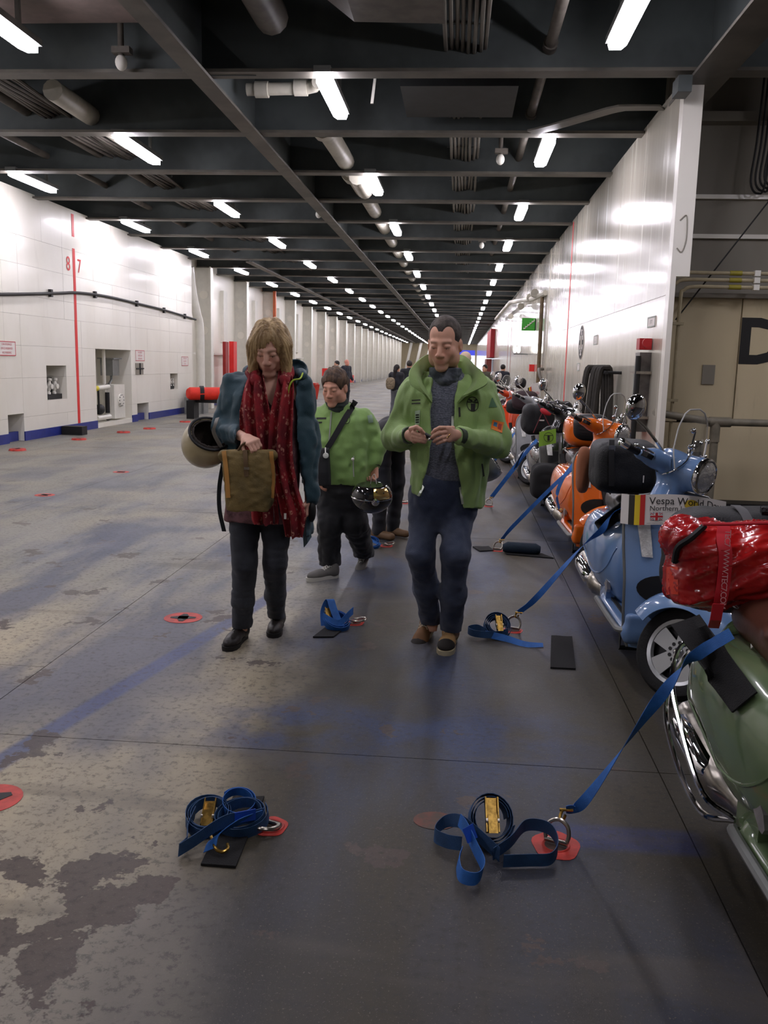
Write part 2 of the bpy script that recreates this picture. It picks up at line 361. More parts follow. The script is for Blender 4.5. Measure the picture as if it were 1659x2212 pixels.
wall_sign('warning_sign', 21.28, 21.9, 1.47, 1.73, ['MACHINERY', 'KEEP CLEAR', 'NO ENTRY'], 'white sign with red lettering above the square cross-framed vent')
wall_sign('warning_sign', 24.9, 25.5, 1.35, 1.61, ['KEEP CLEAR', 'NO ENTRY', 'AT SEA'], 'small white sign above the smallest wall recess, by the frames')
# recess contents
vn = thing('valve_manifold', 'three white valves inside the dark wall recess left of the red stripe', 'valve', (-8.1, 17.0, .7), world=True)
MB().span((-8.4, 16.58, .705), (-8.0, 17.41, .80)).span((-8.3, 16.58, .8), (-8.2, 17.41, 1.12)).build('bracket', M_BLACK, vn, smooth=False)  # upper slab is a black backplate added to darken the recess back
for y in (16.72, 16.98, 17.22):
    v = MB(); v.lathe([(.0, -.16), (.045, -.16), (.045, -.12), (.025, -.1), (.05, -.03), (.05, .03), (.025, .1), (.045, .12), (.045, .16), (0, .16)], (-8.06, y, .95), (0, .25, 1), 10); v.build('valve', M_WHITEP, vn)
    MB().lathe([(.05, 0), (.055, .02), (.05, .03)], (-8.02, y, .95), (1, 0, 0), 10).build('hand_wheel', M_WHITEP, vn)
wi = thing('lift_machinery', 'white machinery unit with round cover standing in the tall wall recess', 'machine', (-8.3, 20, .1), world=True)
MB().span((-8.6, 20.02, .14), (-7.95, 20.68, .92)).build('housing', M_WHITEP, wi, smooth=False)
MB().lathe([(.0, .0), (.15, .0), (.15, .025), (.11, .04), (0, .04)], (-7.95, 20.38, .55), (1, 0, 0), 20).build('round_cover', M_WHITEP, wi)
for k in range(10): MB().cyl((-7.925, 20.38 + .13 * math.cos(k * .628), .55 + .13 * math.sin(k * .628)), (-7.905, 20.38 + .13 * math.cos(k * .628), .55 + .13 * math.sin(k * .628)), .012, n=6).build('bolt', M_BLACK, wi)
MB().cyl((-8.05, 19.86, .28), (-8.05, 19.86, .75), .05).ell((-8.05, 19.86, .88), .065).ell((-8.05, 19.86, .17), .065).build('spring_strut', M_BLACK, wi)
MB().cyl((-8.0, 19.15, .86), (-8.0, 19.8, .88), .055).build('hydraulic_cylinder', M_WHITEP, wi); MB().cyl((-8.0, 19.1, .2), (-8.0, 19.85, .2), .055).build('hydraulic_cylinder', M_WHITEP, wi)
MB().cyl((-8.0, 19.0, .86), (-8.0, 19.16, .86), .06).build('end_cap', mat('yellow_paint', (222, 206, 40), .5), wi)
MB().cyl((-8.0, 19.25, .3), (-8.0, 19.23, .84), .022).ell((-8.05, 19.4, .38), (.1, .2, .12)).build('pump', M_BLACK, wi)
MB().cyl((-8.15, 19.95, .1), (-8.15, 19.95, 1.72), .04).build('riser_pipe', M_WHITEP, wi)
MB().span((-8.4, 20.35, 1.12), (-8.1, 20.75, 1.5)).span((-8.45, 20.3, 1.5), (-8.05, 20.8, 1.53)).tube([(-8.2, 20.5, 1.12), (-8.2, 20.5, 1.02), (-8.2, 20.35, .92)], .03).build('control_box', M_GALV, wi, smooth=False)
sq = thing('cross_framed_vent', 'small dark square vent with a cross frame on the white wall', 'vent', (XL, 21.5, 1.14), world=True)
MB().span((XL, 21.28, 1.14), (XL + .02, 21.78, 1.42)).build('vent_plate', M_GREYW, sq, smooth=False)
MB().span((XL + .02, 21.51, 1.14), (XL + .04, 21.55, 1.42)).span((XL + .02, 21.28, 1.27), (XL + .04, 21.78, 1.30)).build('cross_frame', M_BLACK, sq, smooth=False)
v2 = thing('valve_manifold', 'valves in the smallest wall recess beside the frames', 'valve', (-8.4, 24.2, .71), world=True)
MB().span((-8.2, 23.93, .715), (-8.0, 24.53, .85)).build('bracket', M_BLACK, v2, smooth=False)
for y in (24.1, 24.28, 24.46): MB().lathe([(.0, -.1), (.04, -.1), (.02, -.05), (.04, 0), (.02, .05), (.04, .1), (0, .1)], (-8.02, y, .9), (0, 0, 1), 8).build('valve', M_WHITEP, v2)
cb = MB().tube(curve([(XL + .04, 8, 2.2), (XL + .04, 12, 2.35), (XL + .04, 14.9, 2.56), (XL + .04, 17.1, 2.75), (XL + .04, 18, 2.83), (XL + .04, 19.6, 2.87), (XL + .04, 21.6, 2.84), (XL + .04, 23.6, 2.8), (XL + .04, 26.2, 2.7)], 4), .03)
cbo = thing('wall_cable', 'thick black cable sagging along the white left wall', 'cable', (XL, 17, 2.7), world=True); cb.build('cable_run', M_CABLE, cbo)
for y, z in ((14.0, 2.5), (16.8, 2.73), (18.9, 2.86), (21.4, 2.84), (23.4, 2.8), (25.2, 2.74)): MB().span((XL, y - .04, z - .07), (XL + .06, y + .04, z + .07)).build('cable_clip', M_CABLE, cbo, smooth=False)
MB().span((XL + .03, 17.05, .0), (XL + .45, 17.3, .17)).build('wheel_chock', M_BLACK, smooth=False); tag(bpy.data.objects['wheel_chock'], 'dark block on the deck at the foot of the white wall by the red stripe', 'block')
gb = thing('floor_pillar', 'grey steel boxes standing on the deck where the left wall ends', 'post', (-7.3, 24.9, 0), world=True)
MB().span((-7.75, 24.65, 0), (-7.35, 25.0, .48)).build('low_box', M_GALV, gb, smooth=False); MB().span((-7.75, 25.02, 0), (-7.3, 25.5, .72)).build('tall_box', M_GALV, gb, smooth=False)
ob = thing('orange_cover', 'long orange-red cover with dark straps lying on a black stand', 'cover', (-6.7, 23.4, 0), world=True)
s_ = MB(); s_.loftc([(-7.05, 22.7, .66), (-7.0, 22.74, .66), (-5.6, 23.3, .68), (-5.55, 23.33, .68)], [.12, .17, .17, .12], 10); s_.build('cover_roll', mat('orange_red_fabric', (232, 52, 34), .6, var=.15), ob)
for q in (.25, .8): p = np.array([-7.1 + 1.5 * q, 22.74 + .56 * q, .665]); MB().cyl(p - (.05, .02, 0), p + (.05, .02, 0), .197, n=12).build('strap', M_BLACK, ob)
MB().span((-7.1, 22.75, .0), (-6.9, 23.2, .48)).span((-5.9, 23.2, 0), (-5.7, 23.5, .48)).span((-7.1, 22.9, .42), (-5.7, 23.4, .5)).build('stand', M_BLACK, ob, smooth=False)
# frames beyond the plated wall
wf = MB().span((-10.0, 26.0, 0), (-8.36, YEND, 5.45)).build('wall_left_frames', M_WL, smooth=False); wf['kind'] = 'structure'
MB().span((-8.37, 26.0, 0), (-8.345, YEND, .17)).build('blue_skirting', M_BLUE, wf, smooth=False)
fw = MB().span((-8.37, -.02, 0), (XL, .02, 4.4)).mesh('frame_column', False); fw.materials.append(M_WHITEP)
ff = MB().span((XL - .02, -.14, 0), (XL + .02, .14, 4.4)).mesh('frame_flange', False); ff.materials.append(M_WHITEP)
Y = 28.05; k = 0
while Y < YEND - 2:
    c = bpy.data.objects.new('frame_column', fw); COL.objects.link(c); c.parent = wf; c.location = (0, Y, 0)
    f = bpy.data.objects.new('flange', ff); COL.objects.link(f); f.parent = c
    if Y < 60:
        for z in (3.55, 2.45):
            MB().lathe([(0, 0), (.13, 0), (.13, .012), (0, .012)], (-8.14, Y - .022, z), (0, -1, 0), 14).build('hole_cover', M_WL, c).matrix_parent_inverse = Matrix.Translation((0, -Y, 0))
        if k < 5:
            MB().span((-8.38, Y - 2.0, 2.2 - .05 * k), (-8.25, Y - 1.5, 3.9)).build('web_bracket', M_WHITEP, wf, smooth=False)
            MB().span((-8.38, Y - 3.4, 1.7), (-8.2, Y - .6, 1.76)).build('stringer', M_WHITEP, wf, smooth=False)
    Y += 4.78; k += 1
MB().tube(curve([(XL - .1, 26.1, 4.2), (XL - .1, 26.3, 3.6), (XL - .05, 26.6, 2.9), (XL - .02, 26.8, 2.4), (XL, 26.8, .4)], 5), .13, 10).build('bent_pipe', M_WHITEP, wf)
rp = thing('red_post_pair', 'bright red angle posts standing against the first white frame', 'post', (-7.86, 29.6, 0), world=True)
MB().span((-7.9, 29.35, .3), (-7.8, 29.75, 2.14)).build('post', mat('dark_red_paint', (150, 34, 30), .5), rp, smooth=False); MB().span((-7.88, 30.1, .3), (-7.72, 30.55, 2.17)).build('post', M_RED, rp, smooth=False)
op = MB().cyl((-7.8, 37.2, 2.3), (-7.8, 37.2, 4.4), .07).build('orange_pipe', mat('orange_pipe_paint', (206, 104, 62), .5)); tag(op, 'orange vertical pipe hanging beside a left frame behind the woman', 'pipe')
rb = thing('red_bin', 'red plastic bin on the deck beside the left frames', 'bin', (-6.3, 36.5, 0), world=True)
b_ = MB(); b_.loftc([(-6.35, 37, 0), (-6.35, 37, .62)], [.42, .52], 4); b_.build('tub', mat('red_plastic', (196, 58, 44), .45), rb, smooth=False); MB().span((-6.75, 36.6, .6), (-5.95, 37.4, .68)).build('rim', MATS['red_plastic'], rb, smooth=False)
for (x, y, z, lab) in ((-7.6, 33.2, 1.0, 'red fire box on the left frames above the red bin'), (-7.6, 50.5, .75, 'far red fire box low on the left frames')):
    o = MB().span((x - .2, y - .25, z), (x + .15, y + .25, z + .45)).build('fire_box', M_RED, smooth=False); tag(o, lab, 'box')
o = MB().span((-7.4, 56, .3), (-6.9, 58, .75)).build('barrier_bar', MATS['orange_red_fabric'], smooth=False); tag(o, 'far orange-red barrier low beside the left frames', 'barrier')
MB().span((-7.4, 56.2, 0), (-7.2, 56.5, .3)).span((-7.4, 57.5, 0), (-7.2, 57.8, .3)).build('foot', M_BLACK, o, smooth=False)
# ---- right wall
wr = MB().span((XR + .02, 9.75, 0), (XR + .05, YEND, 4.45)).build('wall_right', M_WR, smooth=False); wr['kind'] = 'structure'
for y0, y1 in ((9.68, 13.0), (13.0, 18.5), (18.5, 22.0), (22.9, 29.5), (29.5, 36), (36, 44), (44, 52), (52, 62), (62, 76), (76, 94), (94, YEND)):
    for z0, z1 in ((0, 2.33), (2.33, 4.45)):
        MB().span((XR - rnd.uniform(0, .003), y0 + .003, z0 + .003), (XR + .03, y1 - .003, z1 - .003)).build('panel', M_WR, wr, smooth=False)
MB().span((XR + .01, 22.0, 0), (XR + .03, 22.9, 4.45)).build('recessed_panel', M_WR, wr, smooth=False)
cl = MB().span((XR - .02, 9.56, 0), (2.165, 9.72, 2.5)).span((XR - .02, 9.56, 2.5), (2.30, 9.72, 4.42)).build('end_column', M_WL, wr, smooth=False)
MB().tube(curve([(2.16, 9.555, 3.05), (2.22, 9.555, 3.1), (2.235, 9.555, 3.0), (2.235, 9.555, 2.85), (2.2, 9.555, 2.74), (2.15, 9.555, 2.78)], 4), .006, 6).build('weld_ring', M_GREYW, cl)
o = MB().span((XR - .006, 18.46, .5), (XR + .002, 18.56, 4.4)).build('red_stripe', M_RED, wr, smooth=False)
for y in (39.0, 41.5): MB().span((XR - .008, y, .4), (XR, y + .14, 3.7)).build('red_stripe', mat('brown_red_paint', (150, 52, 44), .5), wr, smooth=False)
em = thing('round_emblem', 'round grey printed emblem on the white right wall', 'emblem', (XR, 16.3, 2.0), world=True)
MB().lathe([(0, 0), (.3, 0), (.3, .006), (0, .006)], (XR - .002, 16.28, 2.0), (-1, 0, 0), 28).build('disc', M_PAPER, em)
for r0, r1, m_ in ((.235, .29, M_INK), (.0, .13, M_GREYW)): MB().lathe([(r0, 0), (r1, 0), (r1, .003), (r0, .003)], (XR - .008, 16.28, 2.0), (-1, 0, 0), 28, cap=False).build('ring', m_, em)
for a in range(6): MB().box((XR - .010, 16.28 + .18 * math.cos(a * 1.047), 2.0 + .18 * math.sin(a * 1.047)), (.003, .06, .08)).build('mark', M_INK, em, smooth=False)
es = thing('exit_sign', 'green escape sign with white stair symbol projecting from the right wall', 'sign', (XR, 27.6, 2.5), world=True)
MB().span((1.72, 26.4, 2.58), (2.12, 26.43, 2.94)).build('plate', mat('sign_green', (60, 158, 50), .5, var=.05), es, smooth=False)
sp = MB()
for i in range(5): sp.span((1.77 + i * .06, 26.385, 2.63 + i * .05), (1.84 + i * .06, 26.398, 2.66 + i * .05)); sp.span((1.82 + i * .06, 26.385, 2.63 + i * .05), (1.84 + i * .06, 26.398, 2.71 + i * .05))
sp.build('stair_symbol', M_PAPER, es, smooth=False); MB().span((2.1, 26.4, 2.6), (2.14, 26.43, 2.92)).build('bracket', M_GALV, es, smooth=False)
wall_sign('notice', 14.38, 14.76, 1.92, 2.07, ['2', 'EXIT'], 'small pale notice on the right wall beside the round emblem', XR, -1, mat('green_ink', (80, 120, 90), .6), mat('pale_border', (170, 180, 170), .6))
wall_sign('notice', 16.3, 16.62, 1.5, 1.64, ['No', '3'], 'tiny notice below the round emblem on the right wall', XR, -1, M_INK, MATS['pale_border'])
wall_sign('notice', 10.85, 11.2, 1.2, 1.6, ['CAR DECK', 'LASHING', 'POINT', '3-6', 'KEEP', 'CLEAR'], 'tall paper notice between the hanging hoses and the red call box', XR, -1, M_INK, MATS['pale_border'])
wall_sign('notice', 10.2, 10.6, 2.02, 2.14, ['EXIT'], 'faded white label above the red call box', XR, -1, M_GREYW, MATS['pale_border'])
rb = thing('red_call_box', 'red call box projecting above a steel cable casing on the right wall', 'box', (XR, 10.4, 1.76), world=True)
MB().span((1.985, 10.28, 1.77), (2.12, 10.46, 1.895)).build('box_body', mat('dull_red_paint', (176, 34, 38), .45), rb, smooth=False); MB().cyl((2.03, 10.28, 1.84), (2.03, 10.1, 1.84), .01).build('handle', M_STEELR, rb)
MB().cyl((2.03, 10.12, 1.84), (2.03, 10.09, 1.84), .05).build('knob', MATS['dull_red_paint'], rb)
tr = thing('cable_casing', 'grey steel cable casing strapped to the right wall under the red box', 'trunk', (XR, 10.5, .8), world=True)
MB().span((2.0, 10.3, .85), (2.13, 10.55, 1.74)).build('trunk_cover', mat('scratched_grey_metal', (112, 108, 106), .3, .6, var=.4, vs=7), tr, smooth=False)
MB().cyl((1.98, 10.26, .75), (1.98, 10.26, 1.7), .03).build('black_cable', M_CABLE, tr)
for z in (1.0, 1.5): MB().span((1.96, 10.22, z), (2.13, 10.6, z + .03)).build('band', M_STEELR, tr, smooth=False)
hs = thing('hose_bundle', 'bundle of dark lashing hoses hanging over a bar on the right wall', 'hose', (XR, 12.8, .4), world=True)
MB().cyl((2.13, 12.1, 1.5), (1.9, 12.1, 1.5), .02).cyl((2.13, 13.5, 1.5), (1.9, 13.5, 1.5), .02).cyl((1.92, 12.0, 1.5), (1.92, 13.6, 1.5), .022).build('bar', M_BLACK, hs)
for i, y in enumerate((13.5, 13.36, 12.80, 12.62, 12.36, 12.16)):
    zb = .35 + rnd.uniform(0, .3)
    MB().tube(curve([(1.80, y - .03, zb), (1.82, y, 1.0), (1.86, y, 1.5), (1.93, y, 1.56), (2.0, y + .03, 1.5), (2.03, y + .05, 1.0), (2.03, y + .06, zb + .1)], 4), .038, 7).build('hose', mat('dirty_black_hose', (44, 40, 34), .7, var=.4, vs=12), hs)
vp = thing('wall_pipe', 'rusty vertical pipe on the right wall by the bent arm', 'pipe', (XR, 24, 0), world=True)
MB().cyl((2.06, 24.0, 0), (2.06, 24.0, 3.5), .05).build('riser', mat('rusty_pipe', (110, 92, 66), .6, var=.4, vs=5), vp)
MB().tube([(2.08, 23.0, 1.5), (1.95, 22.6, 1.5), (1.95, 22.3, 1.35), (2.08, 21.9, 1.0)], .04).build('bent_arm', M_DPIPE, vp)
hp = thing('handrail_pipe', 'white pipe run along the top of the right wall', 'pipe', (XR, 30, 3.4), world=True)
MB().tube([(2.08, 23.4, 3.42), (1.95, 25.5, 3.42), (1.85, 27, 3.5), (1.75, 34, 3.9), (1.75, 48, 4.0)], .07).build('pipe_run', M_PIPE, hp)
for y in (24.5, 26, 30, 36): MB().cyl((1.9, y, 3.5), (1.9, y + .25, 3.5), .11).build('coupling', M_PIPE, hp)
o = MB().span((1.98, 26.1, 1.42), (2.12, 26.35, 1.62)).build('fire_alarm', M_RED, smooth=False); tag(o, 'small red alarm on the right wall below the green sign', 'alarm')
lp = thing('bulkhead_lamp', 'twin white wall lamps on an arm of the right wall', 'lamp', (XR, 29, 2.0), world=True)
for x in (1.72, 1.84): MB().ell((x, 29.2, 2.1), (.06, .06, .12)).build('globe', mat('lamp_globe', (255, 250, 240), .4, emit=6.0, var=0), lp)
MB().span((1.68, 29.15, 1.93), (2.13, 29.25, 1.97)).build('arm', M_GALV, lp, smooth=False)
o = MB().span((1.85, 58, 2.1), (2.12, 66, 3.9)).build('red_banner', mat('banner_red', (160, 30, 36), .6), smooth=False); tag(o, 'tall red board far along the right wall', 'board')
o = MB().span((1.7, 60, 0), (2.05, 64, 2.0)).build('red_cabinet', mat('brick_red_paint', (120, 52, 44), .6), smooth=False); tag(o, 'dark red cabinet standing below the red board', 'cabinet')
# ---- bay to the right of the end column
by = MB().span((2.36, 11.5, 0), (9.0, 11.7, 5.45)).build('wall_back', M_GREYW, smooth=False); by['kind'] = 'structure'
for z in (3.14, 3.6): MB().span((2.4, 11.44, z), (9.0, 11.5, z + .05)).build('rib', M_WL, by, smooth=False)
MB().span((2.42, 11.2, 2.0), (2.6, 11.5, 5.0)).build('stiffener', M_GREYW, by, smooth=False)
MB().span((2.55, 11.3, 4.45), (9.0, 11.5, 4.56)).build('ledge', M_GREYW, by, smooth=False)
cn = thing('cream_casing', 'stained cream steel casing with a black letter D in the side bay', 'casing', (3.5, 10.7, 0), world=True)
MB().span((2.40, 10.62, .98), (3.16, 11.3, 2.37)).build('panel', M_CREAM, cn, smooth=False); MB().span((3.17, 10.60, .98), (6.2, 11.3, 2.37)).build('panel', M_CREAM, cn, smooth=False)
MB().span((2.40, 10.64, .05), (2.98, 11.3, .95)).build('panel', M_CREAM, cn, smooth=False); MB().span((3.0, 10.60, .05), (6.2, 11.3, .93)).build('panel', M_CREAM, cn, smooth=False)
MB().span((2.36, 10.55, 2.37), (6.2, 11.3, 2.42)).build('top_edge', M_GREYW, cn, smooth=False)
MB().span((2.78, 10.605, 1.40), (2.92, 10.622, 1.62)).build('patch_plate', M_GREYW, cn, smooth=False)
text('letter', 'D', .70, (3.40, 10.597, 1.87), (1, 0, 0), (0, 0, 1), M_INK, cn, bold=.022)
MB().span((2.36, 10.3, 0), (6.2, 10.6, .06)).build('sill', M_BLACK, cn, smooth=False)
cd = thing('conduit_bundle', 'three cream conduits bending along the wall of the side bay', 'pipe', (2.4, 10.3, 0), world=True)
for i in range(3):
    x = 2.24 + i * .085; z = 2.62 - i * .075
    MB().tube(curve([(x, 10.35, .4), (x, 10.35, 1.4), (x, 10.35, z - .16), (x + .03, 10.35, z - .04), (x + .15, 10.35, z), (x + .6, 10.35, z), (4.6, 10.35, z)], 4), .02, 8).build('conduit', mat('cream_conduit', (176, 164, 134), .5, var=.25, vs=5), cd)
    MB().cyl((2.92, 10.35, z), (3.05, 10.35, z), .026).build('sleeve', mat('olive_tape', (150, 140, 50), .5), cd); MB().span((3.18, 10.31, z - .03), (3.24, 10.39, z + .03)).build('clamp', M_WHITEP, cd, smooth=False)
for z in (2.05, 1.2, .98): MB().span((2.19, 10.31, z), (2.46, 10.40, z + .03)).build('saddle', MATS['cream_conduit'], cd, smooth=False)
rl = thing('guard_rail', 'grubby grey-green tubular guard rail in front of the side bay', 'rail', (2.8, 10.2, 0), world=True)
m_ = mat('grubby_rail_paint', (126, 120, 104), .5, var=.3, vs=6)
MB().tube([(2.13, 9.9, 1.10), (2.2, 9.95, 1.08), (2.80, 10.05, 1.0), (2.84, 10.05, 1.0), (6.0, 10.1, 1.0)], .042, 10).build('top_rail', m_, rl)
MB().cyl((2.82, 10.05, 0), (2.82, 10.05, 1.0), .045).build('post', m_, rl); MB().cyl((4.9, 10.05, 0), (4.9, 10.05, 1.0), .045).build('post', m_, rl)
MB().cyl((2.75, 10.05, 1.0), (2.98, 10.05, 1.0), .055).cyl((2.82, 10.05, .78), (2.82, 10.05, 1.0), .055).build('tee_joint', m_, rl); MB().cyl((2.2, 9.92, .1), (2.2, 9.92, 1.1), .04).build('post', m_, rl)
for x in (2.18, 2.22): MB().cyl((x, 9.88, .1), (x, 9.88, .9), .015).build('lashing_rod', M_GALV, rl)
hc = thing('hanging_cables', 'loops of dark cable hanging at the upper right of the bay', 'cable', (3.5, 11.2, 3.6), world=True)
for i in range(5): x = 3.36 + i * .05; MB().tube(curve([(x, 11.2, 4.9), (x - .02, 11.2, 4.2), (x - .05, 11.2, 3.75 + .02 * i), (x + .04, 11.2, 3.62 + .03 * i), (x + .12, 11.2, 3.78), (x + .16, 11.2, 4.9)], 5), .013, 6).build('cable', M_CABLE, hc)
o = MB().tube([(2.39, 10.42, 2.11), (4.15, 10.42, 4.63)], .009, 6).build('stay_wire', M_CABLE); tag(o, 'thin dark stay wire running diagonally across the bay', 'wire')
o = MB().span((8.8, -4, 0), (9.0, 11.6, 5.45)).build('wall_bay', M_GREYW, smooth=False); o['kind'] = 'structure'
# ---- far end and the end behind the camera
wb = MB().span((-10.3, YEND, 0), (-1.2, YEND + .3, 5.45)).span((1.9, YEND, 0), (3, YEND + .3, 5.45)).span((-1.2, YEND, 3.6), (1.9, YEND + .3, 5.45)).build('wall_far', M_CREAM, smooth=False); wb['kind'] = 'structure'
dr = thing('door_1', None, None, (.35, YEND, 0), world=True); dr['kind'] = 'structure'
MB().span((-1.2, YEND + .12, 0), (1.9, YEND + .2, 2.9)).build('lit_opening', mat('daylight_opening', (235, 240, 255), .5, emit=2.2, var=0), dr, smooth=False)
MB().span((-1.2, YEND + .1, 2.9), (1.9, YEND + .2, 3.6)).build('blue_header', mat('lit_blue', (70, 80, 220), .5, emit=.8, var=0), dr, smooth=False)
for i in range(4):
    x = -7.7 + i * 1.3; MB().prism([(0, 0), (.35, 0), (1.2, 4.4), (.85, 4.4)], (x, YEND - 3, 0), (1, 0, 0), (0, 0, 1), .1).build('raked_frame', M_WHITEP, wb, smooth=False)
o = MB().span((-10.5, -4.2, 0), (9, -4, 5.45)).build('wall_behind', M_GREYW, smooth=False); o['kind'] = 'structure'
# ---- fluorescent luminaires: four rows down the deck
def luminaire():
    o = thing('ceiling_light', '', 'light')
    MB().span((-.085, -.76, .03), (.085, .76, .09)).span((-.02, -.5, .09), (.02, -.46, .5)).span((-.02, .46, .09), (.02, .5, .5)).build('housing', M_GALV, o, smooth=False)
    MB().prism([(-.08, -.62), (-.05, -.74), (.05, -.74), (.08, -.62), (.08, .62), (.05, .74), (-.05, .74), (-.08, .62)], (0, 0, -.03), (1, 0, 0), (0, 1, 0), .06).build('diffuser', M_TUBE, o, smooth=False)
    return o
ROWS = [('right', 1.0, 7.75 - 4 * PITCH, 'right row'), ('centre', -1.47, 10.0 - 2 * PITCH, 'centre row'), ('left', -4.5, 7.75 - 4 * PITCH, 'second row from the left wall'), ('wall', -7.1, 10.0 - 2 * PITCH, 'row beside the left wall')]
proto = None; ORD = ['nearest', 'second nearest', 'third', 'fourth', 'fifth', 'sixth', 'seventh', 'eighth', 'ninth', 'tenth']; ORD2 = 'eleventh twelfth thirteenth fourteenth fifteenth sixteenth seventeenth eighteenth nineteenth twentieth twenty-first twenty-second twenty-third twenty-fourth twenty-fifth twenty-sixth twenty-seventh twenty-eighth'.split()
for nm, x, y, lab in ROWS:
    k = 0
    while y < YEND - 3:
        if proto is None: proto = L = luminaire()
        else: L = copy_tree(proto)
        L.location = (x, y, 4.345)
        if 7 < y < 8: L.location.x = 1.25 if x > 0 else -4.06
        if y < 7: L['label'] = f'lit ceiling light in the {lab}, ' + ('above the camera' if y > 0 else 'behind the camera'); L['group'] = f'overhead ceiling lights, {lab}'; k -= 1
        elif k < 10: L['label'] = f'{ORD[k]} lit fluorescent ceiling light in the {lab}'; L['group'] = f'ceiling lights, {lab}'
        else: L['label'] = f'{ORD2[k - 10]} lit ceiling light, tiny, far down the {lab}'; L['group'] = f'distant ceiling lights, {lab}'
        k += 1; y += 2 * PITCH
for lx_, ly_, ll_ in ((4.6, 7.2, 'nearer lit ceiling light in the side bay on the right'), (6.4, 8.8, 'farther unseen ceiling light added to brighten the side bay on the right')): L = copy_tree(proto); L.location = (lx_, ly_, 4.3); L['label'] = ll_; L['group'] = 'side bay lights'  # second bay lamp, out of view, added to brighten the bay
# ---- pipes, ducts and cable runs under the deck
def pipe(name, label, pts, r, m, cat='pipe', sub=3, rings=(), n=12):
    o = thing(name, label, cat, pts[0], world=True); MB().tube(curve(pts, sub), r, n).build('pipe_run', m, o)
    for p, q in rings: MB().cyl(p, q, r * 1.3, n=n).build('coupling', m, o)
    return o
pipe('lagged_pipe', 'white lagged pipe running down the deck beside the centre lights', [(-1.9, 11.9, 4.55), (-1.85, 13.3, 4.55), (-1.85, 22, 4.6), (-1.85, 45, 4.6)], .13, M_PIPE, rings=[((-1.88, 11.9, 4.55), (-1.88, 12.1, 4.55)), ((-1.85, 14.6, 4.55), (-1.85, 14.9, 4.55))])
pipe('lagged_pipe', 'short white pipe end hanging beside the third centre light', [(-1.72, 14.4, 4.42), (-1.72, 15.6, 4.42)], .13, M_PIPE)
pipe('cross_pipe', 'short white cross pipe left of the nearest centre light', [(-2.55, 10.6, 4.6), (-1.85, 10.6, 4.62), (-1.7, 10.4, 4.62)], .07, M_PIPE, rings=[((-2.45, 10.6, 4.6), (-2.3, 10.6, 4.6)), ((-2.0, 10.6, 4.62), (-1.85, 10.6, 4.62))])
pipe('sprinkler_pipe', 'grey pipe running along the right side lights', [(.75, -2, 4.62), (.75, 9.3, 4.62), (.75, 40, 4.62)], .055, M_DPIPE, rings=[((.75, 9.2, 4.62), (.75, 9.34, 4.62)), ((.75, 11.6, 4.62), (.75, 11.9, 4.62))])
pipe('rusty_pipe', 'wide dark rust-stained pipe overhead ending above the walkway', [(-1.9, -2, 4.75), (-1.9, 8.9, 4.75)], .16, M_DPIPE)
pipe('lagged_pipe', 'pale lagged pipe beside the second light of the second row', [(-4.85, 10.6, 4.6), (-4.85, 13.0, 4.6)], .12, M_PIPE)
pipe('ceiling_pipe', 'pair of thin dark pipes near the left wall row', [(-6.55, 4, 4.62), (-6.55, 60, 4.62)], .05, M_DPIPE)
pipe('ceiling_pipe', 'dark pipe between the two left light rows', [(-5.7, 4, 4.66), (-5.7, 60, 4.66)], .07, M_DPIPE)
for x0, lab, y0, y1, mm in ((-.05, 'bundle of grey cables over the walkway', -2, 60, M_LCABLE), (-5.3, 'ladder tray of dark cables over the left side', 8, 50, M_DPIPE)):
    o = thing('cable_run', lab, 'cable', (x0, 9, 4.6), world=True)
    for i in range(8): MB().tube([(x0 - .2 + i * .055 + rnd.uniform(-.01, .01), yy, 4.60 + .03 * math.sin(yy * 1.35 + i)) for yy in np.arange(y0, y1, 1.17)], .02, 6).build('cable', mm, o)
    for yy in np.arange(y0 + .6, min(y1, 30), .78): MB().span((x0 - .26, yy, 4.635), (x0 + .22, yy + .04, 4.66)).build('tray_rung', M_STEEL, o, smooth=False)
for x, y, lab in ((-3.45, 9.1, 'nearest small white ceiling fitting left of the girder'), (.45, 13.2, 'small white ceiling fitting near the right light row'), (-2.9, 18.0, 'small white ceiling fitting beyond the girder'), (.4, 22.3, 'far small white ceiling fitting near the right row')):
    o = thing('ceiling_fitting', lab, 'fitting', (x, y, 4.5), world=True); MB().ell((x, y, 4.42), (.06, .06, .075)).build('globe', M_WHITEP, o); MB().cyl((x, y, 4.47), (x, y, 4.85), .03).span((x - .08, y - .05, 4.5), (x + .1, y + .05, 4.56)).build('stem', M_DPIPE, o)
dk = thing('air_duct', 'brown-grey air duct with bent end above the walkway', 'duct', (-.9, 8.6, 4.6), world=True)
MB().prism([(-1.6, .9), (-.9, .38), (-.1, .36), (-.1, .8), (-.9, .95)], (-.15, 8.4, 4.15), (1, 0, 0), (0, 0, 1), .55).build('duct_box', M_DPIPE, dk, smooth=False)
MB().prism([(0, 0), (.05, .5), (.03, .5), (-.03, 0)], (-1.0, 9.7, 4.2), (1, 0, 0), (0, 0, 1), .02).build('edge_strip', M_WHITEP, dk, smooth=False)
dk = thing('air_duct', 'wide pale duct overhead in the upper left corner', 'duct', (-4.0, 8, 4.7), world=True)
MB().span((-4.6, 6.4, 4.75), (-3.0, 9.0, 5.2)).build('duct_box', mat('pale_dirty_duct', (118, 104, 98), .5, var=.2), dk, smooth=False)
dk = thing('air_duct', 'dark duct hanging behind the second beam above the man', 'duct', (-.2, 10.5, 4.5), world=True)
MB().span((-.75, 10.0, 4.46), (.5, 11.2, 4.9)).build('duct_box', mat('dark_duct_paint', (34, 36, 37), .6, var=.3), dk, smooth=False)
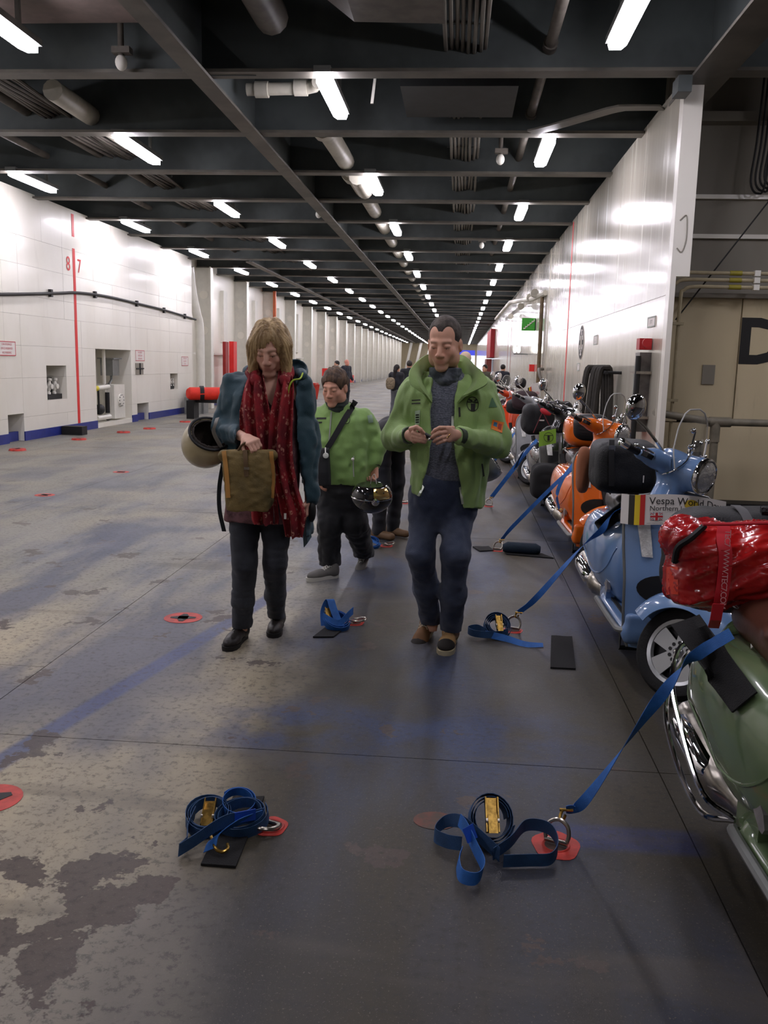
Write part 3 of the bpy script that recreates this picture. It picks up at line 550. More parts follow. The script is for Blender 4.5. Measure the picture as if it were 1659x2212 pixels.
for gi, yy in enumerate((18.9, 21.2, 23.6, 26, 28.3, 30.7, 33)):
    o = MB()
    for i in range(6): o.span((1.15 + i * .11, yy - .6, 4.8), (1.18 + i * .11, yy + .6, 4.9))
    o = o.build('ceiling_grating', M_GALV, smooth=False); tag(o, f'{ORD[gi]} ceiling grating of grey slats over the right side', 'grating', 'ceiling gratings over the right side')
# ================================================================ smooth solids (signed distance fields meshed to one skin)
_OFF = np.array([(x, y, z) for x in (0, 1) for y in (0, 1) for z in (0, 1)])
_EDG = [(a, b) for a in range(8) for b in range(8) if a < b and abs(_OFF[a] - _OFF[b]).sum() == 1]
_LAT = np.random.RandomState(3).rand(64, 64, 64).astype(np.float32)
def vnoise(P):
    i = np.floor(P).astype(int); f = P - i; f = f * f * (3 - 2 * f); i &= 63; j = (i + 1) & 63; r = 0
    for a in (0, 1):
        for b in (0, 1):
            for c in (0, 1):
                wgt = (f[:, 0] if a else 1 - f[:, 0]) * (f[:, 1] if b else 1 - f[:, 1]) * (f[:, 2] if c else 1 - f[:, 2])
                r = r + wgt * _LAT[(j if a else i)[:, 0], (j if b else i)[:, 1], (j if c else i)[:, 2]]
    return r
class SDF:
    def __init__(s, h, lo, hi, k=0.02):
        s.h = h; s.lo = np.array(lo, float); s.n = np.ceil((np.array(hi, float) - s.lo) / h).astype(int) + 1
        s.D = np.full(s.n, 0.5, np.float32); s.k = k; s.R = None; s.t = np.zeros(3)
    def frame(s, R=None, t=(0, 0, 0)): s.R = None if R is None else np.array(R, float); s.t = np.array(t, float); return s
    def _put(s, lo, hi, fn, k, sub):
        k = s.k if k is None else k; pad = k + 2.5 * s.h; lo = np.array(lo, float) - pad; hi = np.array(hi, float) + pad
        if s.R is not None:
            C = np.array([[(lo, hi)[a][0], (lo, hi)[b][1], (lo, hi)[c][2]] for a in (0, 1) for b in (0, 1) for c in (0, 1)]) @ s.R.T + s.t; wl, wh = C.min(0), C.max(0)
        else: wl, wh = lo + s.t, hi + s.t
        i0 = np.clip(np.floor((wl - s.lo) / s.h).astype(int), 0, s.n); i1 = np.clip(np.ceil((wh - s.lo) / s.h).astype(int) + 1, 0, s.n)
        if (i1 <= i0).any(): return s
        ax = [(s.lo[i] - s.t[i] + s.h * np.arange(i0[i], i1[i])).astype(np.float32) for i in range(3)]
        X, Y, Z = np.meshgrid(*ax, indexing='ij', sparse=s.R is None)
        if s.R is not None: R = s.R.astype(np.float32); X, Y, Z = (R[0, i] * X + R[1, i] * Y + R[2, i] * Z for i in range(3))
        d = fn(X, Y, Z).astype(np.float32); sl = tuple(slice(a, b) for a, b in zip(i0, i1)); a = s.D[sl]
        if sub:
            d = -d
            if k > 0: hh = np.clip(.5 - .5 * (a - d) / k, 0, 1); r = a * (1 - hh) + d * hh + k * hh * (1 - hh)
            else: r = np.maximum(a, d)
        else:
            if k > 0: hh = np.clip(.5 + .5 * (a - d) / k, 0, 1); r = a * (1 - hh) + d * hh - k * hh * (1 - hh)
            else: r = np.minimum(a, d)
        s.D[sl] = r; return s
    def cap(s, p, q, r, r2=None, k=None, sub=False, flat=(1, 1, 1)):
        p = np.array(p, float); q = np.array(q, float); r2 = r if r2 is None else r2; fl = np.array(flat, float); m = max(r, r2)
        e = (q - p) / fl; L = float(e.dot(e)) + 1e-12
        def fn(X, Y, Z):
            x, y, z = (X - p[0]) / fl[0], (Y - p[1]) / fl[1], (Z - p[2]) / fl[2]
            t = np.clip((x * e[0] + y * e[1] + z * e[2]) / L, 0, 1)
            return (np.sqrt((x - t * e[0]) ** 2 + (y - t * e[1]) ** 2 + (z - t * e[2]) ** 2) - (r + (r2 - r) * t)) * fl.min()
        return s._put(np.minimum(p, q) - m * fl, np.maximum(p, q) + m * fl, fn, k, sub)
    def chain(s, pts, rad, k=None, sub=False, flat=(1, 1, 1)):
        for a in range(len(pts) - 1): s.cap(pts[a], pts[a + 1], rad[a], rad[a + 1], k, sub, flat)
        return s
    def ell(s, c, r, k=None, sub=False, p=2.0):
        c = np.array(c, float); r = np.array(r, float)
        def fn(X, Y, Z):
            q = np.power(np.abs((X - c[0]) / r[0]) ** p + np.abs((Y - c[1]) / r[1]) ** p + np.abs((Z - c[2]) / r[2]) ** p, 1 / p)
            return (q - 1) * r.min() * np.where(q > 1, np.minimum(1 + (q - 1), 2.0), 1)
        return s._put(c - r, c + r, fn, k, sub)
    def box(s, c, d, rad=0.01, k=None, sub=False):
        c = np.array(c, float); d = np.array(d, float) / 2 - rad
        def fn(X, Y, Z):
            x, y, z = np.abs(X - c[0]) - d[0], np.abs(Y - c[1]) - d[1], np.abs(Z - c[2]) - d[2]
            return np.sqrt(np.maximum(x, 0) ** 2 + np.maximum(y, 0) ** 2 + np.maximum(z, 0) ** 2) + np.minimum(np.maximum(x, np.maximum(y, z)), 0) - rad
        return s._put(c - d - rad, c + d + rad, fn, k, sub)
    def stack(s, rows, k=None, sub=False, p=2.3, grow=0.0):
        """upright body of stacked ellipses: rows of (z, cx, cy, rx, ry)"""
        A = np.array(sorted(rows), float); zz = np.linspace(A[0, 0], A[-1, 0], 160)
        P = np.stack([np.interp(zz, A[:, 0], A[:, i]) for i in range(5)], 1)
        for _ in range(3): P[1:-1, 1:] = (P[:-2, 1:] + 2 * P[1:-1, 1:] + P[2:, 1:]) / 4
        P[:, 3:] += grow
        def fn(X, Y, Z):
            z = np.broadcast_to(Z, np.broadcast_shapes(X.shape, Y.shape, Z.shape)) if s.R is not None else Z
            cx, cy, rx, ry = (np.interp(z, P[:, 0], P[:, i]) for i in range(1, 5))
            q = np.power(np.abs((X - cx) / rx) ** p + np.abs((Y - cy) / ry) ** p, 1 / p)
            return np.maximum((q - 1) * np.minimum(rx, ry), np.maximum(A[0, 0] - z, z - A[-1, 0]))
        lo = [(A[:, 1] - A[:, 3]).min() - grow, (A[:, 2] - A[:, 4]).min() - grow, A[0, 0]]; hi = [(A[:, 1] + A[:, 3]).max() + grow, (A[:, 2] + A[:, 4]).max() + grow, A[-1, 0]]
        return s._put(lo, hi, fn, k, sub)
    def cut(s, p, n, k=0.0, within=None):
        """remove the half space on the side of n"""
        p = np.array(p, float); n = np.array(n, float); n /= np.linalg.norm(n)
        lo, hi = within if within else (s.lo - s.t, s.lo + s.h * s.n - s.t)
        return s._put(lo, hi, lambda X, Y, Z: -((X - p[0]) * n[0] + (Y - p[1]) * n[1] + (Z - p[2]) * n[2]), k, True)
    def shell(s, t): s.D = np.maximum(s.D, -(s.D + t)); return s
    def mesh(s, name, smooth=2, fold=None, color=None):
        D = s.D; S = D < 0; n = np.array(D.shape) - 1; c = np.zeros(n, np.uint8)
        for o in _OFF: c += S[o[0]:o[0] + n[0], o[1]:o[1] + n[1], o[2]:o[2] + n[2]]
        act = (c > 0) & (c < 8); idx = np.argwhere(act); ids = np.full(n, -1, np.int32); ids[act] = np.arange(len(idx))
        val = [D[tuple((idx + o).T)] for o in _OFF]; acc = np.zeros((len(idx), 3)); cnt = np.zeros(len(idx))
        for a, b in _EDG:
            m = (val[a] < 0) != (val[b] < 0); t = np.where(m, val[a] / np.where(m, val[a] - val[b], 1), 0)
            acc += np.where(m[:, None], _OFF[a] + (_OFF[b] - _OFF[a]) * t[:, None], 0); cnt += m
        V = s.lo + s.h * (idx + acc / cnt[:, None]); F = []
        for d in range(3):
            u, v = (d + 1) % 3, (d + 2) % 3
            a = S; hi = [slice(None)] * 3; lo_ = [slice(None)] * 3; lo_[d] = slice(0, -1); hi[d] = slice(1, None)
            e = np.argwhere(a[tuple(lo_)] != a[tuple(hi)]); e = e[(e[:, u] > 0) & (e[:, v] > 0) & (e[:, u] < n[u]) & (e[:, v] < n[v])]
            eu = np.zeros(3, int); eu[u] = 1; ev = np.zeros(3, int); ev[v] = 1
            q = np.stack([ids[tuple((e - x).T)] for x in (0 * eu, eu, eu + ev, ev)], 1)
            ins = S[tuple(e.T)]; q[~ins] = q[~ins][:, ::-1]; F.append(q)
        F = np.vstack(F); E = np.vstack([F[:, [i, (i + 1) % 4]] for i in range(4)]); N = len(V); deg = np.bincount(E.ravel(), minlength=N)
        for _ in range(smooth):
            for lam in (.55, -.40 if smooth > 1 else 0):
                if not lam: continue
                A = np.stack([np.bincount(E[:, 0], V[E[:, 1], i], N) + np.bincount(E[:, 1], V[E[:, 0], i], N) for i in range(3)], 1) / deg[:, None]; V = V + lam * (A - V)
        if fold is not None:
            nr = np.cross(V[F[:, 1]] - V[F[:, 0]], V[F[:, 3]] - V[F[:, 0]]); VN = np.stack([sum(np.bincount(F[:, i], nr[:, j], N) for i in range(4)) for j in range(3)], 1); VN /= (np.linalg.norm(VN, axis=1, keepdims=True) + 1e-12)
            V = V + VN * fold(V)[:, None]
        me = bpy.data.meshes.new(name); me.vertices.add(N); me.loops.add(len(F) * 4); me.polygons.add(len(F))
        me.vertices.foreach_set('co', V.astype(np.float32).ravel()); me.loops.foreach_set('vertex_index', F.astype(np.int32).ravel())
        me.polygons.foreach_set('loop_start', np.arange(0, len(F) * 4, 4, dtype=np.int32)); me.update(calc_edges=True); me.polygons.foreach_set('use_smooth', np.ones(len(F), bool))
        if color is not None:
            at = me.color_attributes.new('Col', 'FLOAT_COLOR', 'POINT'); C = np.ones((N, 4), np.float32); C[:, :3] = color(V); at.data.foreach_set('color', C.ravel())
        me.update(); return me
    def build(s, name, m, parent=None, **kw): return link(name, s.mesh(name, **kw), m, parent)
def folds(amp, sc, seed=0.0, amp2=0.0, sc2=(60, 60, 60)):
    sc = np.array(sc, float); sc2 = np.array(sc2, float)
    def f(V):
        a = vnoise(V * sc + seed); r = (np.abs(2 * a - 1) - .35) * amp
        return r + ((vnoise(V * sc2 + seed + 9) - .5) * 2 * amp2 if amp2 else 0)
    return f
# ================================================================ SCOOTERS
from mathutils.bvhtree import BVHTree
M_TYRE = mat('tyre_rubber', (22, 22, 23), 0.8, bump=0.3, bs=90)
M_RIM = mat('silver_rim_paint', (176, 178, 178), 0.3, 0.6, var=0.06)
M_DRIM = mat('dark_rim_well', (38, 38, 40), 0.4, 0.3)
M_LENS = mat('clear_lens', (240, 240, 236), 0.10, 0.12, var=0.25, vs=40, bump=0.6, bs=70)
M_HEADL = mat('faceted_headlamp_glass', (244, 244, 242), 0.06, 0.7, var=0.1, vs=30, bump=1.0, bs=42)
M_AMBER = mat('lens_grey', (150, 146, 148), 0.15, 0.3, var=0.15, vs=30)
M_GLASS = NT('screen_acrylic'); _g = M_GLASS
_tr = _g.new('ShaderNodeBsdfTransparent'); _gl = _g.new('ShaderNodeBsdfGlossy'); _gl.inputs['Roughness'].default_value = .03; _mx = _g.new('ShaderNodeMixShader'); _fr = _g.new('ShaderNodeLayerWeight'); _fr.inputs[0].default_value = .5
_tr.inputs[0].default_value = (.97, .975, .975, 1); _g.put(_mx.inputs[0], _g.math('ADD', _g.math('MULTIPLY', _g.math('POWER', _fr.outputs[1], 3.0), 0.7), 0.06)); _g.t.links.new(_tr.outputs[0], _mx.inputs[1]); _g.t.links.new(_gl.outputs[0], _mx.inputs[2]); _g.t.links.new(_mx.outputs[0], _g.n['Material Output'].inputs[0])
M_GLASS = _g.m
SHZ = [(.13, .19), (.20, .215), (.32, .225), (.5, .23), (.66, .24), (.76, .242), (.83, .235), (.88, .212), (.915, .168), (.94, .10), (.95, .02)]
def shield_point(u, z, push=0.0):
    zs = [a for a, b in SHZ]; wv = np.interp(z, zs, [b for a, b in SHZ]); y = u * wv
    xc = np.interp(z, [.16, .3, .5, .7, .85, .95], [.36, .40, .405, .375, .33, .285])
    x = xc - .10 * (y / .25) ** 2 + .02 * math.exp(-(y / .06) ** 2) * np.interp(z, [.4, .55, .85], [0, 1, 1]) + push
    return (x, y, z)
_VB = {}
def vespa_meshes():
    """shapes shared by every scooter, local axes: x forward, y left, z up, origin on the deck under the middle of the wheelbase"""
    B = SDF(.009, (-1.08, -.42, .14), (.02, .42, .80), .05)
    B.ell((-.56, 0, .50), (.44, .17, .25), p=2.4)
    for sgn in (-1, 1): B.frame(rot('y', .10) @ rot('z', -.06 * sgn), (-.53, sgn * .135, .475)); B.ell((0, 0, 0), (.43, .145, .225), p=2.3, k=.03)
    B.frame(); B.box((-.20, 0, .46), (.16, .30, .44), .05, k=.08); B.ell((-.93, 0, .60), (.11, .12, .12), k=.08)
    B.frame(rot('y', .13), (-.55, 0, .17)); B.box((-.1, 0, .0), (1.4, 1, .17), .01, k=.02, sub=True)
    B.frame(); B.frame(rot('y', -.03), (-.5, 0, .80)); B.box((0, 0, .0), (1.3, 1, .20), .01, k=.015, sub=True); B.frame()
    B.cap((-.69, -.2, .20), (-.69, .2, .20), .26, k=.02, sub=True, flat=(1, 1, 1))
    _VB['body'] = B.mesh('body', 3)
    S = SDF(.009, (-1.0, -.25, .64), (.1, .25, .92), .05)
    S.ell((-.30, 0, .725), (.30, .165, .085), p=2.5); S.ell((-.70, 0, .745), (.26, .15, .09), p=2.5); S.ell((-.47, 0, .79), (.07, .13, .035))
    S.cut((0, 0, .685), (0, 0, -1), .01); _VB['seat'] = S.mesh('seat', 3)
    m = MB(); nz = 26; nu = 21; P = np.array([[shield_point(u, z) for u in np.linspace(-1, 1, nu)] for z in np.linspace(.13, .95, nz)]); m.grid(P, -.014); _VB['leg_shield'] = m.mesh('leg_shield', True, 60)
    edge = [shield_point(-1, z, -.004) for z in np.linspace(.13, .95, 24)] + [shield_point(1, z, -.004) for z in np.linspace(.95, .13, 24)]
    _VB['shield_trim'] = MB().tube(edge, .009, 8).mesh('shield_trim')
    F = SDF(.010, (-.42, -.34, .10), (.46, .34, .46), .02)
    F.box((0, 0, .215), (.70, .46, .05), .024); F.box((.0, 0, .27), (.7, .16, .10), .04, k=.05); F.box((-.34, 0, .30), (.14, .40, .20), .05, k=.05); F.box((.345, 0, .24), (.05, .44, .16), .02, k=.05)
    _VB['floorboard'] = F.mesh('floorboard', 3)
    m = MB()
    for sgn in (-1, 1): m.tube(curve([(-.38, sgn * .225, .20), (-.30, sgn * .245, .215), (.2, sgn * .245, .215), (.31, sgn * .235, .22), (.36, sgn * .2, .235)], 4), .017, 8)
    _VB['floor_trim'] = m.mesh('floor_trim')
    m = MB()
    for y in (-.17, -.12, -.075, .075, .12, .17): m.box((-.03, y, .244), (.5, .022, .01))
    _VB['floor_strips'] = m.mesh('floor_strips', False)
    # wheel about its own axle (axis y)
    prof = [(.152, -.046), (.16, -.052), (.185, -.058), (.205, -.055), (.218, -.036), (.2245, -.012), (.2245, .012), (.218, .036), (.205, .055), (.185, .058), (.16, .052), (.152, .046)]
    _VB['tyre'] = MB().lathe(prof, axis=(0, 1, 0), n=40, cap=False).mesh('tyre')
    _VB['rim'] = MB().lathe([(.132, -.03), (.14, -.046), (.158, -.05), (.160, -.042), (.160, .042), (.158, .05), (.14, .046), (.132, .03)], axis=(0, 1, 0), n=40, cap=False).mesh('rim')
    _VB['rim_well'] = MB().lathe([(.05, -.004), (.135, -.004), (.135, .004), (.05, .004)], axis=(0, 1, 0), n=28).mesh('rim_well')
    sp = MB()
    for k in range(5):
        a = k * 2 * PI / 5 + .3; c, s_ = math.cos(a), math.sin(a)
        for sd in (-1, 1):
            pts = [(.0, -.034), (.05, -.034), (.137, -.046), (.137, .046), (.05, .034), (.0, .034)]; y0 = sd * .030; d = .012
            A = [(x * c - z * s_, y0, x * s_ + z * c) for x, z in pts]; Bq = [(p[0], p[1] + sd * d, p[2]) for p in A]
            n_ = len(A); sp.add(A + Bq, [tuple(range(n_)), tuple(range(2 * n_ - 1, n_ - 1, -1))] + [(i, n_ + i, n_ + (i + 1) % n_, (i + 1) % n_) for i in range(n_)])
    sp.cyl((0, -.044, 0), (0, .044, 0), .055, n=20); _VB['spokes'] = sp.mesh('spokes', True, 30)
    hb = MB(); hb.ell((0, -.05, 0), (.024, .02, .024)).ell((0, .05, 0), (.024, .02, .024)); _VB['hub_cap'] = hb.mesh('hub_cap')
    hl = MB()
    for k in range(5):
        a = k * 2 * PI / 5 + .3
        for q in (-.3, .3):
            for sd in (-1, 1): hl.lathe([(0, 0), (.009, 0), (.009, .002), (0, .002)], (.045 * math.cos(a + q), sd * .0445, .045 * math.sin(a + q)), (0, sd, 0), 8)
    _VB['bolt_holes'] = hl.mesh('bolt_holes')
    # front mudguard about the front axle
    rows = []
    for a in np.linspace(math.radians(-12), math.radians(160), 28):
        row = []; tip = np.interp(math.degrees(a), [-12, 8, 40, 120, 160], [.3, .75, 1, 1, .8])
        for v in np.linspace(-1, 1, 15):
            y = v * .118 * tip; r = .30 - .075 * abs(v) ** 2.4 - (0.03 if abs(v) == 1 else 0) * tip
            row.append((r * math.cos(a) * 1.06, y, r * math.sin(a)))
        rows.append(row)
    _VB['mudguard'] = MB().grid(rows, .006).mesh('mudguard', True, 70)
    # headset in its own frame (x forward, pivot at steering head)
    Hs = SDF(.007, (-.22, -.34, -.2), (.22, .34, .14), .04)
    Hs.cap((-.03, 0, .01), (.12, 0, .01), .082, .090); Hs.cap((0, 0, .0), (.0, 0, -.16), .06, .075, k=.05)
    for sgn in (-1, 1): Hs.chain([(-.01, sgn * .05, .01), (-.05, sgn * .14, .005), (-.085, sgn * .225, -.005)], [.065, .050, .036], k=.04, flat=(1, 1, .85))
    Hs.ell((-.05, 0, .07), (.07, .06, .03), k=.03); Hs.cut((.152, 0, 0), (1, 0, 0), .006)
    for sgn in (-1, 1): Hs.box((-.03, sgn * .235, -.005), (.03, .07, .022), .008, k=.006, sub=True)
    _VB['headset'] = Hs.mesh('headset', 3)
    m = MB(); m.lathe([(.080, -.02), (.092, -.012), (.095, .0), (.092, .012), (.083, .018), (.080, .012)], (.152, 0, .01), (1, 0, 0), 28, cap=False); _VB['headlight_rim'] = m.mesh('headlight_rim')
    m = MB(); m.lathe([(.082, .008), (.07, .020), (.045, .030), (.02, .034), (.0, .035)], (.152, 0, .01), (1, 0, 0), 28, cap=False); _VB['headlight'] = m.mesh('headlight')
    for nm in ('grip', 'bar_end', 'lever', 'switch_block'): _VB[nm] = []
    for sgn in (-1, 1):
        a = np.array((-.085, sgn * .225, -.005)); d = np.array((-.12, sgn * .95, .0)); d /= np.linalg.norm(d)
        _VB['grip'].append(MB().loftc([a, a + d * .01, a + d * .11, a + d * .12], [.014, .019, .019, .017], 12).mesh('grip'))
        _VB['bar_end'].append(MB().loftc([a + d * .115, a + d * .12, a + d * .165, a + d * .172], [.015, .021, .021, .012], 12).mesh('bar_end'))
        _VB['lever'].append(MB().tube(curve([(-.03, sgn * .19, .0), (.0, sgn * .25, .005), (-.01, sgn * .33, .002), (-.03, sgn * .37, .0)], 4), .008, 7).ell((-.03, sgn * .375, .0), .012, 8, 6).mesh('lever'))
        _VB['switch_block'].append(MB().box((-.055, sgn * .222, -.003), (.05, .06, .03)).mesh('switch_block', False))
    _VB['mirror'] = []
    for sgn in (-1, 1):
        m = MB(); m.tube(curve([(-.03, sgn * .11, .02), (-.035, sgn * .125, .05), (-.09, sgn * .24, .11), (-.135, sgn * .32, .14)], 4), .0075, 8); _VB['mirror'].append((m.mesh('mirror_stem'), MB().ell((-.14, sgn * .345, .185), (.038, .066, .066), 18, 12).mesh('mirror_head')))
    rows = []
    for t_ in np.linspace(0, 1, 12):
        row = []
        for v in np.linspace(-1, 1, 15):
            wd = np.interp(t_, [0, .25, .6, .85, .96, 1], [.14, .165, .155, .125, .085, .03]); y = v * wd; row.append((.10 - .10 * t_ - 1.5 * y * y, y, -.02 + .345 * t_))
        rows.append(row)
    _VB['flyscreen'] = MB().grid(rows, .003).mesh('flyscreen')
    e_ = [r[0] for r in rows] + [r[-1] for r in rows[::-1]]; _VB['screen_edge'] = MB().tube(e_, .004, 6).mesh('screen_edge')
    m = MB()
    for sgn in (-1, 1): m.tube(curve([(.05, sgn * .07, .20), (.07, sgn * .075, .10), (.08, sgn * .09, .04), (.04, sgn * .11, -.03), (-.02, sgn * .08, -.05)], 4), .005, 6)
    _VB['screen_bracket'] = m.mesh('screen_bracket')
    _VB['screen_screw'] = [MB().ell((.065 if z < .15 else .045, sgn * .082, z), (.014, .014, .014), 8, 6).mesh('screen_screw') for sgn in (-1, 1) for z in (.12, .20)]
vespa_meshes()
HEAD = np.array((.27, 0, 1.05))
def scooter(name, label, col, loc, rz=0.0, steer=0.88, seat=(30, 28, 28), screen=False, mirrors=True, seat_var=.12, group='scooters parked in line along the right wall'):
    o = thing(name, label, 'scooter', (loc[0], loc[1], 0), -PI / 2 + rz, group)
    pm = mat('scooter_paint_' + '_'.join(str(c) for c in col), col, 0.25, var=0.03, coat=1.0, spec=.5); sm = mat('seat_leather_%d_%d' % seat[:2], seat, 0.32, var=seat_var, vs=8, bump=0.08, bs=90)
    first = _VB.setdefault('owner', name)
    def put(nm, key, m, M=None, parent=o, idx=None):
        me = _VB[key] if idx is None else _VB[key][idx]
        me = me.copy(); me.materials.clear(); me.materials.append(m); q = bpy.data.objects.new(nm, me); COL.objects.link(q); q.parent = parent
        if M is not None: q.matrix_local = M
        return q
    put('body', 'body', pm); put('seat', 'seat', sm); put('leg_shield', 'leg_shield', pm); put('shield_trim', 'shield_trim', M_GALV); put('floorboard', 'floorboard', pm); put('floor_trim', 'floor_trim', M_GALV); put('floor_strips', 'floor_strips', M_BLACK)
    # steering assembly turned about the raked steering axis
    ax = Vector((-.42, 0, .78)).normalized(); P = Vector(HEAD)
    S = Matrix.Translation(P) @ Matrix.Rotation(steer, 4, ax) @ Matrix.Translation(-P)
    FA = S @ Matrix.Translation((.6875, 0, .2245)); HM = S @ Matrix.Translation(P)
    def wheel(M):
        t = put('tyre', 'tyre', M_TYRE, M)
        for nm, mm in (('rim', M_RIM), ('rim_well', M_DRIM), ('spokes', M_RIM), ('hub_cap', M_CHROME), ('bolt_holes', M_BLACK)): put(nm, nm, mm, None, t)
    wheel(FA); wheel(Matrix.Translation((-.6875, 0, .2245)))
    put('mudguard', 'mudguard', pm, FA)
    fk = MB().tube([(0, .09, 0), (-.05, .105, .02), (-.12, .10, .18), (-.26, .03, .42)], .026, 8).cyl((0, .04, 0), (0, .11, 0), .03).build('fork', M_BLACK, o); fk.matrix_local = FA
    hs = put('headset', 'headset', pm, HM); put('headlight_rim', 'headlight_rim', M_CHROME, None, hs); put('headlight', 'headlight', M_HEADL, None, hs)
    for i in (0, 1):
        put('grip', 'grip', M_BLACK, HM, idx=i); put('bar_end', 'bar_end', M_CHROME, HM, idx=i); put('brake_lever', 'lever', M_CHROME, HM, idx=i); put('switch_block', 'switch_block', M_BLACK, None, hs, idx=i)
        if mirrors:
            me = _VB['mirror'][i][0].copy(); me.materials.clear(); me.materials.append(M_CHROME); q = bpy.data.objects.new('mirror', me); COL.objects.link(q); q.parent = o; q.matrix_local = HM
            me = _VB['mirror'][i][1].copy(); me.materials.clear(); me.materials.append(M_CHROME); h = bpy.data.objects.new('mirror_head', me); COL.objects.link(h); h.parent = q
    if screen:
        f = put('flyscreen', 'flyscreen', M_GLASS, HM); put('screen_edge', 'screen_edge', mat('clear_acrylic_edge', (226, 226, 222), .15, alpha=.75), None, f); put('screen_bracket', 'screen_bracket', M_CHROME, None, f); [put('screen_screw', 'screen_screw', M_CHROME, None, f, idx=k) for k in range(4)]
    MB().tube([(.27, 0, .95), (.315, 0, .86)], .045, 10).build('steering_column', pm, o)
    # front details: horn cover, indicators, flat black oval painting the shade of the wheel recess
    for sgn in (-1, 1):
        P_ = np.array([[shield_point(u, z, .010 if 0 < i < 2 else .004) for i, u in enumerate(np.linspace(sgn * (.76 - .1 * q), sgn * (.52 - .06 * q), 4))] for q, z in zip(np.linspace(0, 1, 6), np.linspace(.80, .62, 6))])
        MB().grid(P_ if sgn > 0 else P_[:, ::-1], .006).build('indicator', M_LENS, o)
    P_ = np.array([[shield_point(-.22 + .56 * r * math.cos(a), .46 + .075 * r * math.sin(a), .004) for a in np.linspace(0, 2 * PI, 25)] for r in (.02, .5, 1)]); MB().grid(P_).build('recess_shade', M_BLACK, o)
    hp = np.array([[shield_point(u, z, .018 - .018 * (u / .2) ** 2) for u in np.linspace(-.2, .2, 7)] for z in np.linspace(.54, .86, 8)]); MB().grid(hp, .004).build('horn_cover', pm, o)
    # rear end: silencer, swing arm, stand, tail lamp, foot pegs, plate
    ex = MB(); ex.loftc(curve([(-.40, -.15, .22), (-.52, -.17, .23), (-.62, -.185, .25), (-.92, -.195, .30), (-1.0, -.19, .31)], 3), list(np.interp(np.linspace(0, 1, 13), [0, .25, .45, .9, 1], [.03, .05, .078, .078, .03])), 14)
    ex.build('silencer', M_STEELR, o); MB().loftc([(-.60, -.215, .26), (-.64, -.232, .265), (-.9, -.245, .305), (-.93, -.232, .31)], [.03, .052, .052, .03], 12).build('heat_shield', M_CHROME, o)
    MB().box((-.6, .0, .26), (.5, .2, .16)).cyl((-.69, -.14, .2245), (-.69, .14, .2245), .05).build('engine', M_BLACK, o, smooth=False)
    MB().tube([(-.12, -.14, .14), (-.02, -.16, .02), (-.02, .16, .02), (-.12, .14, .14)], .014).build('centre_stand', M_BLACK, o)
    MB().ell((-1.02, 0, .60), (.035, .07, .05)).build('tail_lamp', mat('tail_red', (150, 20, 20), .2), o); MB().box((-1.03, 0, .42), (.02, .16, .22), rot('y', .3)).build('number_plate', M_PAPER, o, smooth=False); MB().box((-.98, 0, .40), (.08, .12, .34), rot('y', .3)).build('tail_bracket', M_BLACK, o, smooth=False)
    for sgn in (-1, 1):
        MB().prism([(-.37, .385), (-.345, .365), (-.22, .29), (-.195, .29), (-.18, .31), (-.20, .345), (-.34, .425), (-.365, .42)], (0, sgn * .218 - .012 * (1 if sgn > 0 else -1) * 0, 0), (1, 0, 0), (0, 0, 1), -sgn * -.02 if sgn < 0 else -.02).build('foot_peg', M_AMBER, o, smooth=False)
    MB().span((-.42, -.21, .20), (-.24, .21, .36)).build('side_skirt', pm, o, smooth=False)
    bv = BVHTree.FromPolygons([v.co for v in _VB['body'].vertices], [tuple(p.vertices) for p in _VB['body'].polygons])
    for sgn in (-1, 1):
        P_ = [bv.ray_cast(Vector((x, sgn * 1.0, z)), Vector((0, -sgn, 0)))[0] for x, z in curve([(-.97, .56, 0), (-.86, .44, 0), (-.70, .385, 0), (-.50, .36, 0), (-.32, .375, 0), (-.2, .45, 0), (-.15, .56, 0)], 5)[:, :2]]
        P_ = [p for p in P_ if p is not None and abs(p[1]) > .06]
        if len(P_) > 4: MB().tube([np.array(p) for p in P_], .006, 6).build('cowl_crease', pm, o)
    return o
def rack(o, x0=-1.02, x1=-.62, z=.785):
    m = MB()
    for sgn in (-1, 1): m.tube(curve([(x1, sgn * .13, z - .1), (x1 - .05, sgn * .13, z), (x0, sgn * .13, z + .01), (x0 - .05, sgn * .06, z + .02)], 4), .011, 8)
    m.tube([(x0 - .05, -.06, z + .02), (x0 - .05, .06, z + .02)], .011)
    for t in (.25, .5, .75): m.tube([(x0 + (x1 - x0) * t, -.13, z), (x0 + (x1 - x0) * t, .13, z)], .009)
    return m.build('luggage_rack', M_CHROME, o)
GREEN = scooter('scooter', 'sage green scooter with brown leather seat in the right foreground', (102, 122, 86), (1.10, 2.16), .02, seat=(92, 56, 44), seat_var=.25)
BLUE = scooter('scooter', 'light blue scooter with clear flyscreen and white event plate', (116, 150, 196), (1.10, 4.82), .02, screen=True, seat=(60, 56, 52))
ORANGE = scooter('scooter', 'bright orange scooter with orange top case behind the blue one', (236, 112, 20), (1.16, 7.42), .03, screen=True, seat=(40, 36, 34))
BLACKS = scooter('scooter', 'black scooter with black pannier and green plate behind the orange one', (20, 20, 22), (1.12, 9.95), .02, seat=(150, 120, 90))
GREYS = scooter('scooter', 'grey and white scooter behind the black one', (150, 152, 156), (1.02, 12.4), .0, seat=(90, 70, 66))
REDS = scooter('scooter', 'orange-red scooter with tall screen farther along the line', (232, 74, 20), (.86, 15.0), .0, screen=True)
FAR1 = scooter('scooter', 'dark scooter behind the orange-red one in the line', (50, 30, 34), (.98, 17.5), .0, screen=True)
FAR2 = scooter('scooter', 'pale scooter last in the visible line of scooters', (170, 176, 160), (.95, 20.0), .0, screen=True)
rack(GREEN, z=.768); rack(BLUE); rack(ORANGE); rack(BLACKS)
cb_ = MB()
